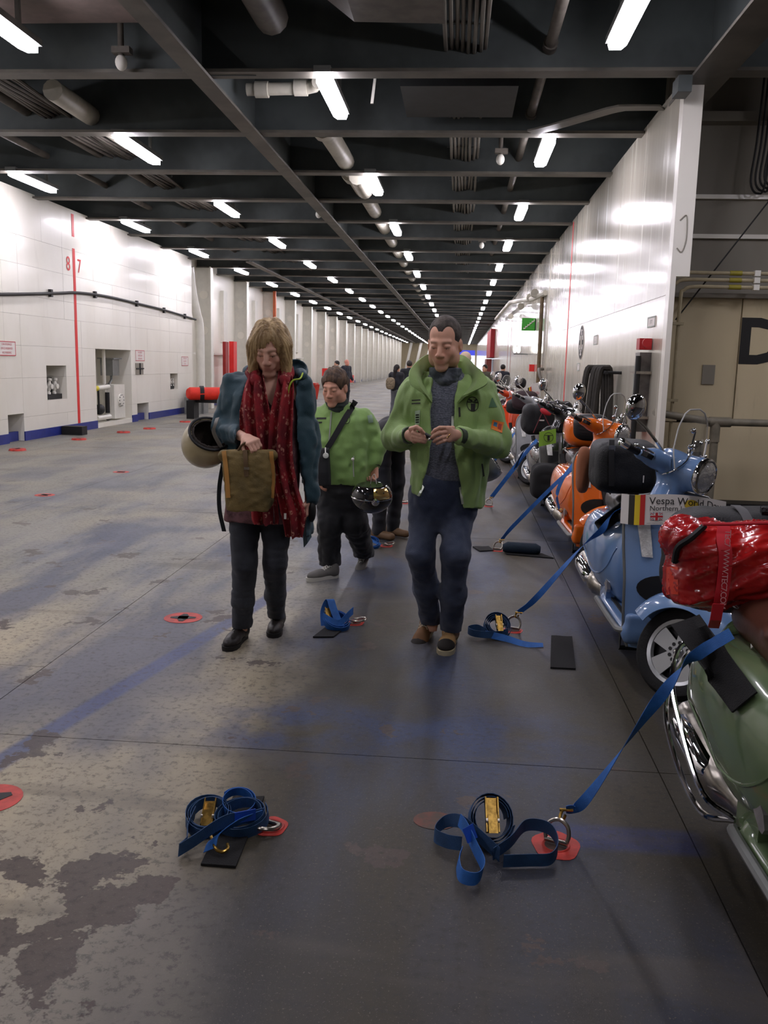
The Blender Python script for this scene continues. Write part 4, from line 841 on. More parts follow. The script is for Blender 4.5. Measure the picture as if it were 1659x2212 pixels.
for dz in (0, 1): cb_.tube(curve([(-.98, -.16, .62), (-1.03, -.24, .56 - .07 * dz), (-.95, -.285 - .015 * dz, .45 - .10 * dz), (-.72, -.30 - .012 * dz, .35 - .10 * dz), (-.48, -.295, .26 - .06 * dz), (-.40, -.22, 0.22)], 5), .0095, 8)
cb_.build('crash_bar', M_CHROME, GREEN)
# ================================================================ PEOPLE
_CAM_POSE = _cam_matrix(); CP = np.array(_CAM_POSE.translation); CR = np.array(_CAM_POSE.to_3x3())     # copy of the camera pose; image pixels are cast from it to place things
def at(px, py, Y):
    """the point of the place that stands Y metres down the deck along a sight line of the photograph"""
    d = CR @ np.array([(px - 829.5) / 1912.0, -(py - 1106.0) / 1912.0, -1.0]); return CP + d * ((Y - CP[1]) / d[1])
def row(y, xl, xr, Y, ry): a = at(xl, y, Y); b = at(xr, y, Y); return ((a[2] + b[2]) / 2, (a[0] + b[0]) / 2, Y, (b[0] - a[0]) / 2, ry)
def unit(v): v = np.array(v, float); return v / (np.linalg.norm(v) + 1e-12)
def head(S, c, R, s=1.0, male=True):
    S.frame(R, c); k = .022 * s
    def e(p, r, kk=.5, **kw): S.ell(np.array(p) * s, np.array(r) * s, k * kk, **kw)
    def c_(p, q, r, r2=None, kk=.5, **kw): S.cap(np.array(p) * s, np.array(q) * s, r * s, None if r2 is None else r2 * s, k * kk, **kw)
    e((0, .015, .035), (.077, .098, .092), 1); e((0, -.022, -.04), (.067 if male else .059, .068, .082), 1.4); e((0, -.074, -.106), (.030, .020, .020), 1.2)
    for g in (-1, 1):
        e((g * .036, -.058, -.030), (.026, .024, .024), 1.2); e((g * (.053 if male else .048), -.004, -.072), (.022 if male else .017, .042, .036), 1.4); c_((g * .012, -.084, .022), (g * .043, -.071, .021), .0085, .007, .8)
        e((g * .031, -.098, .001), (.019, .014, .011), .5, sub=True); e((g * .031, -.0755, -.001), (.017, .0125, .013), .15); e((g * .031, -.0775, .0035), (.0150, .0125, .0085), .2); e((g * .031, -.0765, -.0125), (.0145, .0115, .005), .3)
        e((g * .079, .012, -.012), (.010, .020, .032), .3); e((g * .088, .004, -.012), (.006, .010, .018), .2, sub=True); e((g * .013, -.1, -.041), (.010, .011, .009), .3)
    c_((0, -.086, .012), (0, -.108, -.036), .009, .0135, .5); e((0, -.083, -.066), (.030, .012, .020), 1.0); c_((-.018, -.0895, -.0675), (.018, -.0895, -.0675), .0050, None, .3); c_((-.016, -.0885, -.0775), (.016, -.0885, -.0775), .0060, None, .3); c_((-.023, -.098, -.0725), (.023, -.098, -.0725), .0030, None, .1, sub=True)
    c_((0, .02, -.07), (0, .035, -.16), .052 if male else .046, .056 if male else .050, 1); S.frame()
def skin_color(c, R, s, base, lip, brow, stubble=None, hair=None):
    B, Lp, Br = (np.array(lin(v)[:3]) for v in (base, lip, brow)); Sb = np.array(lin(stubble)[:3]) if stubble else None
    def f(V):
        q = (V - np.array(c)) @ np.array(R) / s; C = np.tile(B, (len(V), 1)); ax = np.abs(q[:, 0]); fr = q[:, 1] < -.04
        n = vnoise(V * 60)[:, None]; C = C * (.95 + .1 * n)
        def blend(m, col, a): C[:] = np.where((m * a)[:, None] > 0, C * (1 - (m * a)[:, None]) + col * (m * a)[:, None], C)
        if Sb is not None: blend(fr * np.clip((-.042 - q[:, 2]) / .03, 0, 1), Sb, .45)
        red = np.exp(-((ax - .04) / .02) ** 2 - ((q[:, 2] + .03) / .02) ** 2) * fr + np.exp(-(ax / .015) ** 2 - ((q[:, 2] + .035) / .016) ** 2) * fr; blend(red, Lp, .22)
        blend(np.exp(-(q[:, 0] / .021) ** 4 - ((q[:, 2] + .0725) / .0105) ** 2) * fr, Lp, .6)
        blend(np.exp(-((ax - .032) / .019) ** 4 - ((q[:, 2] - .021 + .12 * np.maximum(ax - .035, 0)) / .0052) ** 2) * fr, Br, .62)
        blend(np.exp(-((ax - .031) / .0165) ** 4 - ((q[:, 2] + .006) / .0028) ** 2) * fr, Br * .5, .85)
        return C
    return f
def hand(S, w, d, n, curl=.5, spread=.0, thumb=1, s=1.0, sd=1, curls=None):
    """w wrist, d towards the fingers, n the way the palm faces, sd = side the thumb leaves from"""
    d = unit(d); n = unit(np.array(n) - d * np.dot(n, d)); t = np.cross(d, n) * sd; w = np.array(w, float); K = .006
    base = [w + d * .088 * s + t * o * s - n * .002 for o in (.030, .010, -.010, -.029)]
    for i, b in enumerate(base): S.cap(w + t * (.016 - .011 * i) * s, b, .0165 * s, .0125 * s, .012)
    for i, b in enumerate(base):
        a = 0; p = b; L = (.042, .047, .043, .034)[i] * s; rr = .0092 * s
        for j, (f_, q) in enumerate(((1, .75), (.62, 1.0), (.5, .8))):
            a += (curls[i] if curls else curl) * q; dd = math.cos(a) * d + math.sin(a) * n + t * spread * (1.5 - i) * .1
            p2 = p + dd * L * f_; S.cap(p, p2, rr, rr * .92, K * .5); p = p2; rr *= .92
    a = w + d * .02 * s + t * .024 * s; b = a + (d * .55 + t * .62 + n * .45) * .045 * s; c = b + (d * .85 + t * .1 + n * .5 * thumb) * .034 * s; S.cap(a, b, .0155 * s, .0125 * s, .012); S.cap(b, c, .0115 * s, .010 * s, K); S.cap(c, c + (d * .8 - t * .1 + n * .55 * thumb) * .027 * s, .010 * s, .008 * s, K * .5)
M_SKIN = mat('skin', (200, 150, 124), 0.48, vcol=True, var=.08, vs=20, spec=.35)
M_EYE = mat('eye_white', (212, 204, 196), .2); M_IRIS = mat('iris', (46, 40, 36), .15)
def eyes(parent, c, R, s):
    R = np.array(R)
    for g in (-1, 1):
        p = np.array(c) + R @ (np.array((g * .031, -.0775, -.006)) * s); o = MB().ell(p, .0098 * s, 12, 8).build('eye', M_EYE, parent)
        MB().ell(np.array(c) + R @ (np.array((g * .031, -.0845, -.0090)) * s), .0040 * s, 8, 6).build('iris', M_IRIS, o).location = (0, 0, 0)
def shoe(parent, heel, yaw, pitch, L, m_up, m_sole, m_toe=None, m_lace=None, nm='shoe', high=.10):
    """heel = point under the heel on the ground; yaw 0 points towards -Y (to the viewer)"""
    R = rot('z', yaw) @ rot('x', pitch); heel = np.array(heel, float); pad = .2
    S = SDF(.006, heel - (.36, .36, .12), heel + (.36, .36, .40), .03); S.frame(R, heel); s = L / .29
    S.ell((0, -.035 * s, .045), (.036 * s, .05 * s, .05)); S.cap((0, -.04 * s, .05), (0, -.17 * s, .045), .040 * s, .038 * s); S.ell((0, -.215 * s, .035), (.045 * s, .075 * s, .036)); S.cap((0, -.04 * s, .06), (0, -.035 * s, high), .040 * s, .042 * s)
    S.cut((0, 0, .016), (0, 0, -1), .004); o = S.build(nm, m_up, parent, smooth=2)
    P = [(x * s, -y * s) for x, y in ((.0, -.012), (.025, -.006), (.036, .02), (.034, .08), (.037, .14), (.048, .2), (.046, .25), (.03, .285), (0, .297))]; P = P + [(-x, y) for x, y in P[-2:0:-1]]
    b = MB(); V = [heel + R @ np.array((x, y, 0.0)) for x, y in P] + [heel + R @ np.array((x * 1.02, y * 1.01, .026)) for x, y in P]; n = len(P)
    b.add(V, [tuple(range(n)), tuple(range(2 * n - 1, n - 1, -1))] + [(i, n + i, n + (i + 1) % n, (i + 1) % n) for i in range(n)]); b.build('sole', m_sole, o, True, 50).location = (0, 0, 0)
    if m_toe:
        T = SDF(.006, heel - (.36, .36, .12), heel + (.36, .36, .3), .02); T.frame(R, heel); T.ell((0, -.215 * s, .036), (.0475 * s, .079 * s, .0385)); T.cut((0, 0, .026), (0, 0, -1)); T.cut((0, -.195 * s, 0), (0, 1, .25)); T.build('toe_cap', m_toe, o).location = (0, 0, 0)
    if m_lace:
        b = MB()
        for i in range(5):
            y = -.075 * s - i * .021 * s; z = .104 - i * .008
            for g in (-1, 1): b.tube([heel + R @ np.array(q) for q in ((g * .026 * s, y, z - .012), (0, y - .006 * g, z + .002), (-g * .026 * s, y - .018, z - .014))], .0035, 5)
        b.build('laces', m_lace, o).location = (0, 0, 0)
    return o
def cloth(name, c, rough=.75, var=.12, bs=260, bump=.25, **kw): return mat(name, c, rough, var=var, vs=5, bump=bump, bs=bs, sheen=.15, **kw)
from mathutils.bvhtree import BVHTree
def skin_of(*objs):
    V = []; F = []
    for o in objs:
        n = len(V); off = o.location if o.parent is not None and 'at' in o.parent else Vector((0, 0, 0)); base = Vector(o.parent['at']) if o.parent is not None and 'at' in o.parent else Vector((0, 0, 0))
        V += [v.co + off + base for v in o.data.vertices]; F += [tuple(i + n for i in p.vertices) for p in o.data.polygons]
    return BVHTree.FromPolygons(V, F)
def on(bvh, px, py, lift=.003, Y=None):
    d = Vector(CR @ np.array([(px - 829.5) / 1912.0, -(py - 1106.0) / 1912.0, -1.0])).normalized(); h = bvh.ray_cast(Vector(CP), d)
    return np.array(h[0] + (h[1] if h[1].dot(d) < 0 else -h[1]) * lift) if h[0] is not None else (at(px, py, Y) if Y else None)
def patch(bvh, name, quad, m, parent, lift=.003, n=6, Y=None):
    """a thin badge lying on the cloth; quad = its four corners"""
    q = np.array(quad, float); G = []
    for a in np.linspace(0, 1, n): G.append([on(bvh, *((q[0] * (1 - b) + q[1] * b) * (1 - a) + (q[3] * (1 - b) + q[2] * b) * a), lift, Y) for b in np.linspace(0, 1, n)])
    if any(p is None for r in G for p in r): return None
    return MB().grid(G, .0008).build(name, m, parent)
def ring(bvh, name, c, r0, r1, m, parent, sy=1.2, lift=.003, Y=None):
    G = [[on(bvh, c[0] + r * math.cos(a), c[1] + r * sy * math.sin(a), lift, Y) for a in np.linspace(0, 2 * PI, 25)] for r in (r0, r1)]
    if any(p is None for r in G for p in r): return None
    return MB().grid(G).build(name, m, parent)
def strip(bvh, name, pts, w, m, parent, lift=.004, Y=None, sub=5):
    P = [on(bvh, x, y, lift, Y) for x, y in curve([(a, b, 0) for a, b in pts], sub)[:, :2]]; P = np.array([p for p in P if p is not None])
    for _ in range(2): P[1:-1] = (P[:-2] + 2 * P[1:-1] + P[2:]) / 4
    T = np.gradient(P, axis=0); S = np.cross(T, np.array([0, -1.0, 0.15])); return MB().ribbon(P, S, w, .003).build(name, m, parent)
# ---------------------------------------------------------------- the man in the open green jacket
def man():
    Y0 = 4.70; o = thing('person', 'man in open bright green jacket and jeans looking down at his hands', 'person', (-.02, Y0, 0), world=True)
    hc = at(960, 742, 4.64); HR = rot('z', -.22) @ rot('x', .22); hs = 1.05
    hipL, hipR = at(925, 1045, Y0 + .02), at(992, 1045, Y0); kL, kR = at(908, 1195, Y0 - .06), at(984, 1195, Y0 - .10); aL, aR = at(932, 1338, Y0 + .24), at(974, 1365, Y0 + .13)
    shL, shR = at(893, 845, Y0 + .02), at(1043, 848, Y0 + .02); elL, elR = at(858, 945, Y0 + .0), at(1076, 958, Y0 - .06); wrL, wrR = at(886, 940, 4.38), at(988, 941, 4.34)
    B = SDF(.0045, (-.50, 4.15, .04), (.42, 5.1, 1.86), .03)
    head(B, hc, HR, hs, True); nk = hc + HR @ np.array((0, .03, -.15)); B.cap(nk, at(965, 860, Y0), .055, .075)
    B.stack([row(830, 915, 1015, Y0, .08), row(900, 895, 1040, Y0, .10), row(1000, 897, 1040, Y0, .10), row(1060, 895, 1030, Y0, .10)], .04)
    for sh, el, wr in ((shL, elL, wrL), (shR, elR, wrR)): B.chain([sh, el, wr], [.05, .038, .027])
    for a, k, n in ((hipL, kL, aL), (hipR, kR, aR)): B.chain([a, k, n, n - (0, .02, .05)], [.07, .05, .038, .035])
    YH = 4.30; A = lambda x, y, d=0: at(x, y, YH + d)
    # his left hand (right in the picture): back of the hand to the viewer, fingers pointing in
    for p in ((970, 926), (973, 934), (974, 942), (971, 950)): B.cap(wrR, A(*p), .021, .0145, .012)
    for f, r in ((((970, 924), (950, 924), (940, 929), (933.5, 936)), .0102), (((974, 932), (951, 935), (940, 940), (932, 946)), .0102), (((975, 940), (955, 945), (945, 949), (937, 954)), .0098), (((972, 949), (959, 953), (951, 956), (944, 959)), .0086)):
        B.chain([A(*f[0], .01), A(*f[1], -.02), A(*f[2], -.012), A(*f[3], .004)], [r, r * .97, r * .92, r * .82], .003)
    B.chain([A(978, 925, .05), A(958, 928, .045), A(940, 938, .03)], [.013, .011, .009], .004)
    # his right hand: thumb on top, fingers wrapped below the small object
    for p in ((893, 930), (894, 938), (895, 946), (896, 952)): B.cap(wrL, A(*p, .03), .022, .0155, .012)
    B.chain([A(888, 927, .03), A(900, 923, -.01), A(908, 928, -.015), A(915, 935, -.005)], [.014, .0115, .0105, .009], .006)
    for f, r in ((((893, 935), (906, 940), (914, 942), (921, 944)), .0102), (((893, 943), (907, 947), (914, 949), (920, 951)), .010), (((895, 950), (907, 953), (913, 955), (918, 956)), .0092)):
        B.chain([A(*f[0], .0), A(*f[1], -.01), A(*f[2], .0), A(*f[3], .02)], [r * 1.15, r, r * .92, r * .85], .003)
    B.build('body', M_SKIN, o, smooth=2, color=skin_color(hc, HR, hs, (226, 174, 148), (190, 122, 106), (116, 94, 76), (184, 148, 128)))
    eyes(o, hc, HR, hs)
    hr = SDF(.004, hc - .2, hc + .2, .01); hr.frame(HR, hc); hr.ell(np.array((0, .018, .040)) * hs, np.array((.0805, .0995, .0945)) * hs)
    hr.ell(np.array((0, -.078, -.040)) * hs, np.array((.074, .068, .108)) * hs, .004, sub=True)
    for g in (-1, 1): hr.ell(np.array((g * .042, -.080, .052)) * hs, np.array((.030, .05, .05)) * hs, .006, sub=True); hr.ell(np.array((g * .085, .005, -.03)) * hs, np.array((.02, .03, .045)) * hs, .004, sub=True)
    hr.cut(np.array((0, 0, -.055)) * hs, (0, -.25, -1)); hr.frame(); hr.build('hair', mat('short_dark_hair', (54, 46, 40), .7, var=.3, vs=30, bump=.5, bs=240, c2=(92, 84, 76)), o, smooth=1)
    # ribbed sweater, neck tube
    S = SDF(.007, (-.36, 4.45, .78), (.30, 4.95, 1.52), .03)
    S.stack([row(800, 933, 995, Y0, .07), row(828, 912, 1025, Y0, .10), row(860, 895, 1045, Y0, .118), row(930, 896, 1042, Y0, .13), row(990, 896, 1040, Y0, .138), row(1034, 900, 1036, Y0, .13)], 0)
    sw = S.build('sweater', mat('ribbed_blue_grey_knit', (116, 120, 134), .85, var=.45, vs=95, vmap=(1, 1, 2.2), bump=.8, bs=150, bmap=(.4, .4, 1.6), sheen=.2, c2=(78, 84, 96)), o, smooth=2, fold=folds(.006, (9, 9, 7), 3))
    G = SDF(.006, hc - (.2, .2, .34), hc + (.2, .25, .02), .03); G.stack([row(793, 925, 998, 4.68, .085), row(806, 926, 1000, 4.68, .088), row(822, 930, 998, 4.67, .085), row(832, 940, 990, 4.67, .075)], 0, p=2)
    G.build('neck_tube', mat('charcoal_snood', (52, 58, 66), .8, var=.4, vs=22, bump=.4, bs=80, c2=(92, 98, 106)), o, smooth=2, fold=folds(.009, (10, 10, 40), 1))
    # jacket: body with the front open, sleeves, collar
    M_J = cloth('bright_green_softshell', (146, 176, 106), .7, .12); M_JD = cloth('dark_green_lining', (40, 58, 34))
    J = SDF(.0075, (-.52, 4.2, .68), (.46, 5.02, 1.58), .035)
    J.stack([row(806, 912, 1012, Y0 + .05, .08), row(822, 893, 1045, Y0 + .02, .12), row(850, 882, 1060, Y0 + .01, .145), row(900, 880, 1060, Y0, .16), row(960, 886, 1056, Y0, .17), row(1020, 888, 1054, Y0, .175), row(1062, 888, 1050, Y0, .172), row(1090, 890, 1046, Y0, .165)], .03)
    for sh, el, wr in ((shL, elL, wrL), (shR, elR, wrR)): J.chain([sh, el, wr + (el - wr) * .1], [.076, .067, .047], .04)
    op = lambda y, a, b, ry: (lambda q: (q[0], q[1], Y0 - .17, q[3], ry))(row(y, a, b, Y0 - .14, ry))
    J.stack([op(780, 936, 992, .22), op(830, 934, 988, .17), op(860, 932, 978, .13), op(950, 931, 979, .12), op(1000, 926, 986, .12), op(1050, 912, 995, .12), op(1100, 900, 1000, .13)], .006, True, 4)
    J.cut(at(895, 1070, 4.55), (-.30, 0, -1), 0, ((-.52, 4.2, .6), (-.09, 5.1, .95)))
    jk = J.build('jacket', M_J, o, smooth=2, fold=folds(.016, (16, 16, 6), 5, .009, (30, 30, 16)))
    bj = skin_of(jk)
    cl = []
    for p, q in (((934, 862, 4.555), (906, 846, 4.53)), ((924, 838, 4.57), (887, 829, 4.53)), ((914, 818, 4.63), (886, 800, 4.57)), ((916, 806, 4.72), (908, 776, 4.68)), ((932, 800, 4.80), (930, 764, 4.80)), ((968, 798, 4.83), (966, 764, 4.84)), ((1000, 800, 4.79), (1002, 768, 4.80)), ((1014, 808, 4.70), (1022, 786, 4.68)), ((1014, 824, 4.62), (1044, 806, 4.57)), ((1000, 844, 4.57), (1052, 828, 4.53)), ((984, 866, 4.555), (1012, 850, 4.52))): a, b = at(*p), at(*q); cl.append([a + (0, .02, -.02), a * .5 + b * .5 + (0, -.016, .006), b])
    c_ = np.array(cl); c2 = np.stack([curve(c_[:, i], 4) for i in range(3)], 1); MB().grid(c2, .009).build('collar', M_J, o)
    for wr, el, nm in ((wrL, elL, 0), (wrR, elR, 1)):
        d = unit(el - wr); MB().loftc([wr + d * .002, wr + d * .03], [.041, .044], 18).build('cuff_lining', M_JD, jk).location = (0, 0, 0)
    strip(bj, 'zip_edge', [(934, 850), (933, 950), (926, 1000), (913, 1050), (903, 1072)], .012, mat('silver_zip', (176, 182, 168), .4, .4), jk, Y=4.52).location = (0, 0, 0)
    strip(bj, 'zip_edge', [(980, 850), (979, 950), (986, 1000), (995, 1050), (1000, 1088)], .012, MATS['silver_zip'], jk, Y=4.52).location = (0, 0, 0)
    ring(bj, 'chest_emblem', (1021, 873), 11.4, 12.8, M_INK, jk, 1.25).location = (0, 0, 0)
    for q in (((1017, 872), (1026, 872), (1025, 887), (1017, 887)), ((1010, 868), (1033, 868), (1033, 870), (1010, 870)), ((1014, 862), (1020, 865), (1019, 868), (1013, 865)), ((1028, 862), (1023, 865), (1024, 868), (1030, 865))):
        p = patch(bj, 'emblem_mark', q, M_INK, jk, .004, 4)
        if p: p.location = (0, 0, 0)
    def badge(nm, quad, m, lift=.003, n=6):
        p = patch(bj, nm, quad, m, jk, lift, n)
        if p: p.location = (0, 0, 0)
    badge('name_patch', ((897, 888), (908, 886), (907, 917), (897, 918)), mat('pale_patch', (176, 196, 168), .7))
    for i in range(4): badge('patch_lettering', ((899, 895 + i * 5.2), (906, 894.5 + i * 5.2), (906, 897.6 + i * 5.2), (899, 898 + i * 5.2)), M_INK, .0045, 3)
    for y in (864, 871): badge('printed_line', ((890, y), (909, y - 1), (909, y + 1.6), (890, y + 2.4)), M_INK, .004, 4)
    badge('sleeve_badge', ((1064, 906), (1088, 913), (1084, 936), (1060, 927)), mat('orange_badge', (226, 122, 36), .6)); badge('badge_shield', ((1067, 911), (1074, 913), (1073, 925), (1065, 921)), mat('badge_blue', (48, 112, 150), .6), .005, 4); badge('badge_letter', ((1077, 915), (1084, 917), (1082, 930), (1075, 928)), mat('badge_red', (176, 52, 36), .6), .005, 4)
    badge('sleeve_triangle', ((1062, 860), (1064, 860), (1073, 880), (1056, 880)), cloth('grey_green_patch', (92, 130, 96)), .004, 4)
    for q in (((990, 880), (994, 880), (995, 900), (991, 901)), ((1039, 1002), (1042, 1002), (1046, 1028), (1043, 1030))): badge('pocket_zip', q, M_INK, .003, 4)
    # jeans
    M_D = mat('blue_denim', (84, 94, 116), .85, var=.35, vs=4.5, bump=.5, bs=260, c2=(46, 56, 80), sheen=.15)
    T = SDF(.0075, (-.42, 4.35, .08), (.22, 5.12, 1.0), .04)
    T.stack([row(1020, 895, 1036, Y0, .128), row(1060, 888, 1036, Y0, .135), row(1090, 888, 1032, Y0, .13), row(1118, 892, 1022, Y0, .11), row(1138, 905, 1008, Y0, .07)], .05)
    T.chain([hipL - (0, 0, .05), kL, (kL + aL) / 2 + (0, .0, 0), aL - (0, .0, .02)], [.089, .070, .066, .058], .05); T.chain([hipR - (0, 0, .05), kR, (kR + aR) / 2, aR - (0, 0, .03)], [.089, .070, .066, .060], .05)
    jn = T.build('jeans', M_D, o, smooth=2, fold=folds(.008, (11, 11, 13), 2, .004, (30, 30, 34)))
    tan = mat('tan_suede', (176, 140, 92), .8, var=.2); sole = mat('cream_sole', (196, 184, 152), .6, var=.15)
    f1 = at(975, 1383, 4.78); f1[2] = 0; shoe(o, (f1[0], 4.90, 0), -.12, .0, .30, tan, sole, mat('dark_suede', (40, 36, 32), .8), mat('cream_laces', (206, 198, 176), .7))
    shoe(o, aL + np.array((.0, .10, -.055)), -.30, .42, .30, mat('brown_suede', (128, 92, 60), .8, var=.2), sole, MATS['dark_suede'], MATS['cream_laces'])
    MB().tube([A(974.5, 935, -.008), A(970, 941, -.024), A(966, 945.5, -.024)], .0022, 6).build('finger_ring', mat('gold', (230, 196, 120), .2, 1.0), o)
    k = thing('phone', 'small black gadget with shiny tip held in both hands of the man', 'gadget', A(925, 942), world=True)
    g = SDF(.004, A(925, 942) - .07, A(925, 942) + .07, .006); p, q = A(908, 934, .012), A(931, 946, .012); g.cap(p, q, .013, .012, flat=(1, .7, 1)); g.build('casing', mat('black_gadget', (24, 24, 27), .3), k); MB().ell(A(927.5, 949, -.004), .008, 10, 8).build('metal_tip', M_CHROME, k)
    return o
man()
# ---------------------------------------------------------------- the woman in the teal coat
def woman():
    Y0 = 4.60; o = thing('person', 'blonde woman in teal coat and red patterned scarf looking down', 'person', (-1.03, Y0, 0), world=True)
    hc = at(584, 752, 4.54); HR = rot('z', -.04) @ rot('x', .42); hs = 1.02
    hipL, hipR = at(527, 1105, Y0), at(598, 1105, Y0 + .02); kL, kR = at(529, 1215, Y0 - .08), at(594, 1215, Y0 + .0); aL, aR = at(523, 1376, Y0 + .12), at(598, 1346, Y0 + .37)
    shL, shR = at(506, 832, Y0 + .02), at(651, 834, Y0 + .02); elL, elR = at(484, 925, Y0 + .02), at(663, 960, Y0 + .02); wrL, wrR = at(532, 947, 4.34), at(668, 1078, Y0 - .02)
    B = SDF(.0045, (-1.45, 4.1, .04), (-.70, 5.2, 1.80), .03)
    head(B, hc, HR, hs, False); nk = hc + HR @ np.array((0, .03, -.14)); B.cap(nk, at(580, 850, Y0 - .02), .048, .07)
    B.stack([row(815, 545, 615, Y0, .07), row(850, 525, 635, Y0, .095), row(950, 515, 640, Y0, .10), row(1100, 505, 630, Y0, .10)], .04)
    for sh, el, wr in ((shL, elL, wrL), (shR, elR, wrR)): B.chain([sh, el, wr], [.042, .034, .023])
    for a, k, n in ((hipL, kL, aL), (hipR, kR, aR)): B.chain([a, k, n], [.062, .038, .028])
    hand(B, wrL, at(549, 957, 4.27) - wrL, (.15, .35, -.9), curls=(1.1, 1.15, 1.2, 1.2), s=.92, sd=-1); hand(B, wrR, (-.08, -.12, -1), (-1, .1, 0), .55, s=.92, sd=-1)
    B.build('body', M_SKIN, o, smooth=2, color=skin_color(hc, HR, hs, (222, 174, 152), (172, 92, 88), (126, 98, 76))); eyes(o, hc, HR, hs)
    Hh = SDF(.005, hc - (.22, .22, .27), hc + (.22, .24, .20), .03); Hh.frame(HR, hc)
    Hh.ell((0, .025, .040), (.097, .118, .110)); Hh.frame()
    up = lambda p, d=0: np.array(p) + (0, d, 0)
    for x0, x1, y1, d, r in ((549, 545, 826, -.05, .034), (552, 551, 834, .03, .045), (616, 620, 832, -.05, .036), (610, 614, 842, .03, .046), (575, 575, 818, .10, .07), (600, 600, 818, .10, .065)): Hh.cap(at(x0, 748, 4.56 + d), at(x1, y1 - 6, 4.57 + d), r, r * .6, .05)
    Hh.frame(HR, hc); Hh.ell((.012, -.105, -.065), (.056, .10, .098), .012, sub=True); Hh.ell((.026, -.125, .012), (.030, .075, .070), .014, sub=True); Hh.ell((-.02, -.12, -.02), (.03, .07, .05), .012, sub=True); Hh.frame()
    def strand(V):
        q = (V - hc) @ HR; a = np.arctan2(q[:, 0] - .012, q[:, 1] + .02); return (np.abs(2 * vnoise(np.stack([a * 16, q[:, 2] * 5, q[:, 1] * 3], 1)) - 1) - .3) * .011
    Hh.build('hair', mat('dark_blonde_hair', (192, 164, 118), .5, var=.45, vs=26, vmap=(1, 1, .22), bump=.6, bs=60, bmap=(1, 1, .12), c2=(132, 106, 70)), o, smooth=1, fold=strand)
    # tunic, jeans, boots
    S = SDF(.008, (-1.42, 4.35, .60), (-.74, 4.90, 1.42), .03); S.stack([row(835, 540, 622, Y0, .09), row(870, 520, 640, Y0, .115), row(950, 508, 648, Y0, .125), row(1030, 492, 648, Y0, .13), row(1124, 486, 644, Y0, .135)], 0)
    S.ell(at(590, 838, 4.49), (.04, .06, .10), .01, sub=True); S.build('tunic', mat('mauve_print_tunic', (120, 84, 88), .85, var=.6, vs=14, bump=.2, bs=90, c2=(56, 34, 38)), o, smooth=2, fold=folds(.014, (13, 13, 3), 4))
    T = SDF(.007, (-1.40, 4.35, .08), (-.75, 5.2, .92), .03); T.stack([row(1080, 500, 632, Y0, .115), row(1120, 495, 630, Y0, .12)], .03)
    T.chain([hipL, kL, (kL + aL) / 2 + (0, -.008, .01), aL], [.086, .066, .060, .050], .03); T.chain([hipR, kR, (kR + aR) / 2 + (0, -.012, .0), aR], [.084, .064, .058, .048], .03)
    T.build('jeans', mat('charcoal_denim', (62, 66, 74), .85, var=.3, vs=4, bump=.3, bs=300, c2=(40, 43, 50), sheen=.1), o, smooth=2, fold=folds(.009, (9, 9, 26), 6))
    lea = mat('worn_black_leather', (46, 42, 40), .42, var=.4, vs=14, bump=.2, bs=80); sl = mat('dark_boot_sole', (26, 24, 23), .7)
    f = at(521, 1398, 4.56); shoe(o, (aL[0], 4.76, 0), -.10, -.0, .27, lea, sl, None, M_BLACK, 'boot', .19); shoe(o, (aR[0], 5.03, .0), .08, .0, .27, lea, sl, None, M_BLACK, 'boot', .19)
    # coat, open in front
    M_C = cloth('teal_rain_coat', (44, 76, 88), .6, .16)
    J = SDF(.008, (-1.58, 4.2, .50), (-.70, 4.98, 1.50), .035)
    J.stack([row(803, 545, 625, Y0 + .06, .08), row(820, 506, 656, Y0 + .03, .11), row(850, 492, 668, Y0 + .02, .13), row(920, 488, 668, Y0 + .01, .145), row(1000, 478, 672, Y0 + .02, .155), row(1080, 472, 676, Y0 + .02, .16), row(1150, 468, 676, Y0 + .03, .165)], .03)
    J.chain([shL, elL, wrL + (elL - wrL) * .12], [.070, .062, .046], .03); J.chain([shR, elR, wrR + (elR - wrR) * .03], [.070, .062, .052], .03)
    op = lambda y, a, b, Yc, ry: (lambda q: (q[0], q[1], Yc, q[3], ry))(row(y, a, b, Y0 - .14, ry))
    J.stack([op(780, 545, 622, Y0 - .15, .2), op(850, 520, 634, Y0 - .15, .17), op(950, 518, 636, Y0 - .13, .18), op(1000, 495, 645, Y0 - .11, .22), op(1080, 482, 655, Y0 - .09, .24), op(1190, 474, 652, Y0 - .09, .25)], .006, True, 4)
    J.stack([op(990, 500, 632, Y0 + .04, .14), op(1080, 488, 644, Y0 + .04, .15), op(1200, 478, 652, Y0 + .04, .16)], .004, True, 3)
    J.cut(at(480, 1012, 4.5), (-.25, 0, -1), .01, ((-1.6, 4.1, .4), (-1.06, 5, 1.04)))
    jk = J.build('coat', M_C, o, smooth=2, fold=folds(.018, (14, 14, 6), 8, .008, (26, 26, 30)))
    hd = SDF(.008, at(640, 800, 4.74) - .28, at(600, 800, 4.74) + .28, .03); hd.cap(at(545, 806, 4.70), at(640, 801, 4.70), .055, .064, flat=(1, 1, .9)); hd.cap(at(640, 800, 4.70), at(653, 812, 4.58), .05, .03); hd.ell(at(644, 790, 4.66), (.05, .055, .035), .01, sub=True)
    hd.build('hood', M_C, o, smooth=2, fold=folds(.01, (12, 12, 12), 2))
    MB().tube(curve([at(654, 806, 4.56), at(648, 818, 4.50), at(634, 821, 4.47), at(626, 832, 4.455), at(622, 850, 4.45)], 4), .0045, 6).build('lime_trim', mat('lime_piping', (176, 202, 60), .6), o)
    # scarf: pleated fabric round the neck, two hanging ends
    M_S = NT('red_print_scarf'); g = M_S; q = g.obj(); sp = g.new('ShaderNodeTexVoronoi', feature='F1'); sp.inputs['Scale'].default_value = 32; g.put(sp.inputs[0], q)
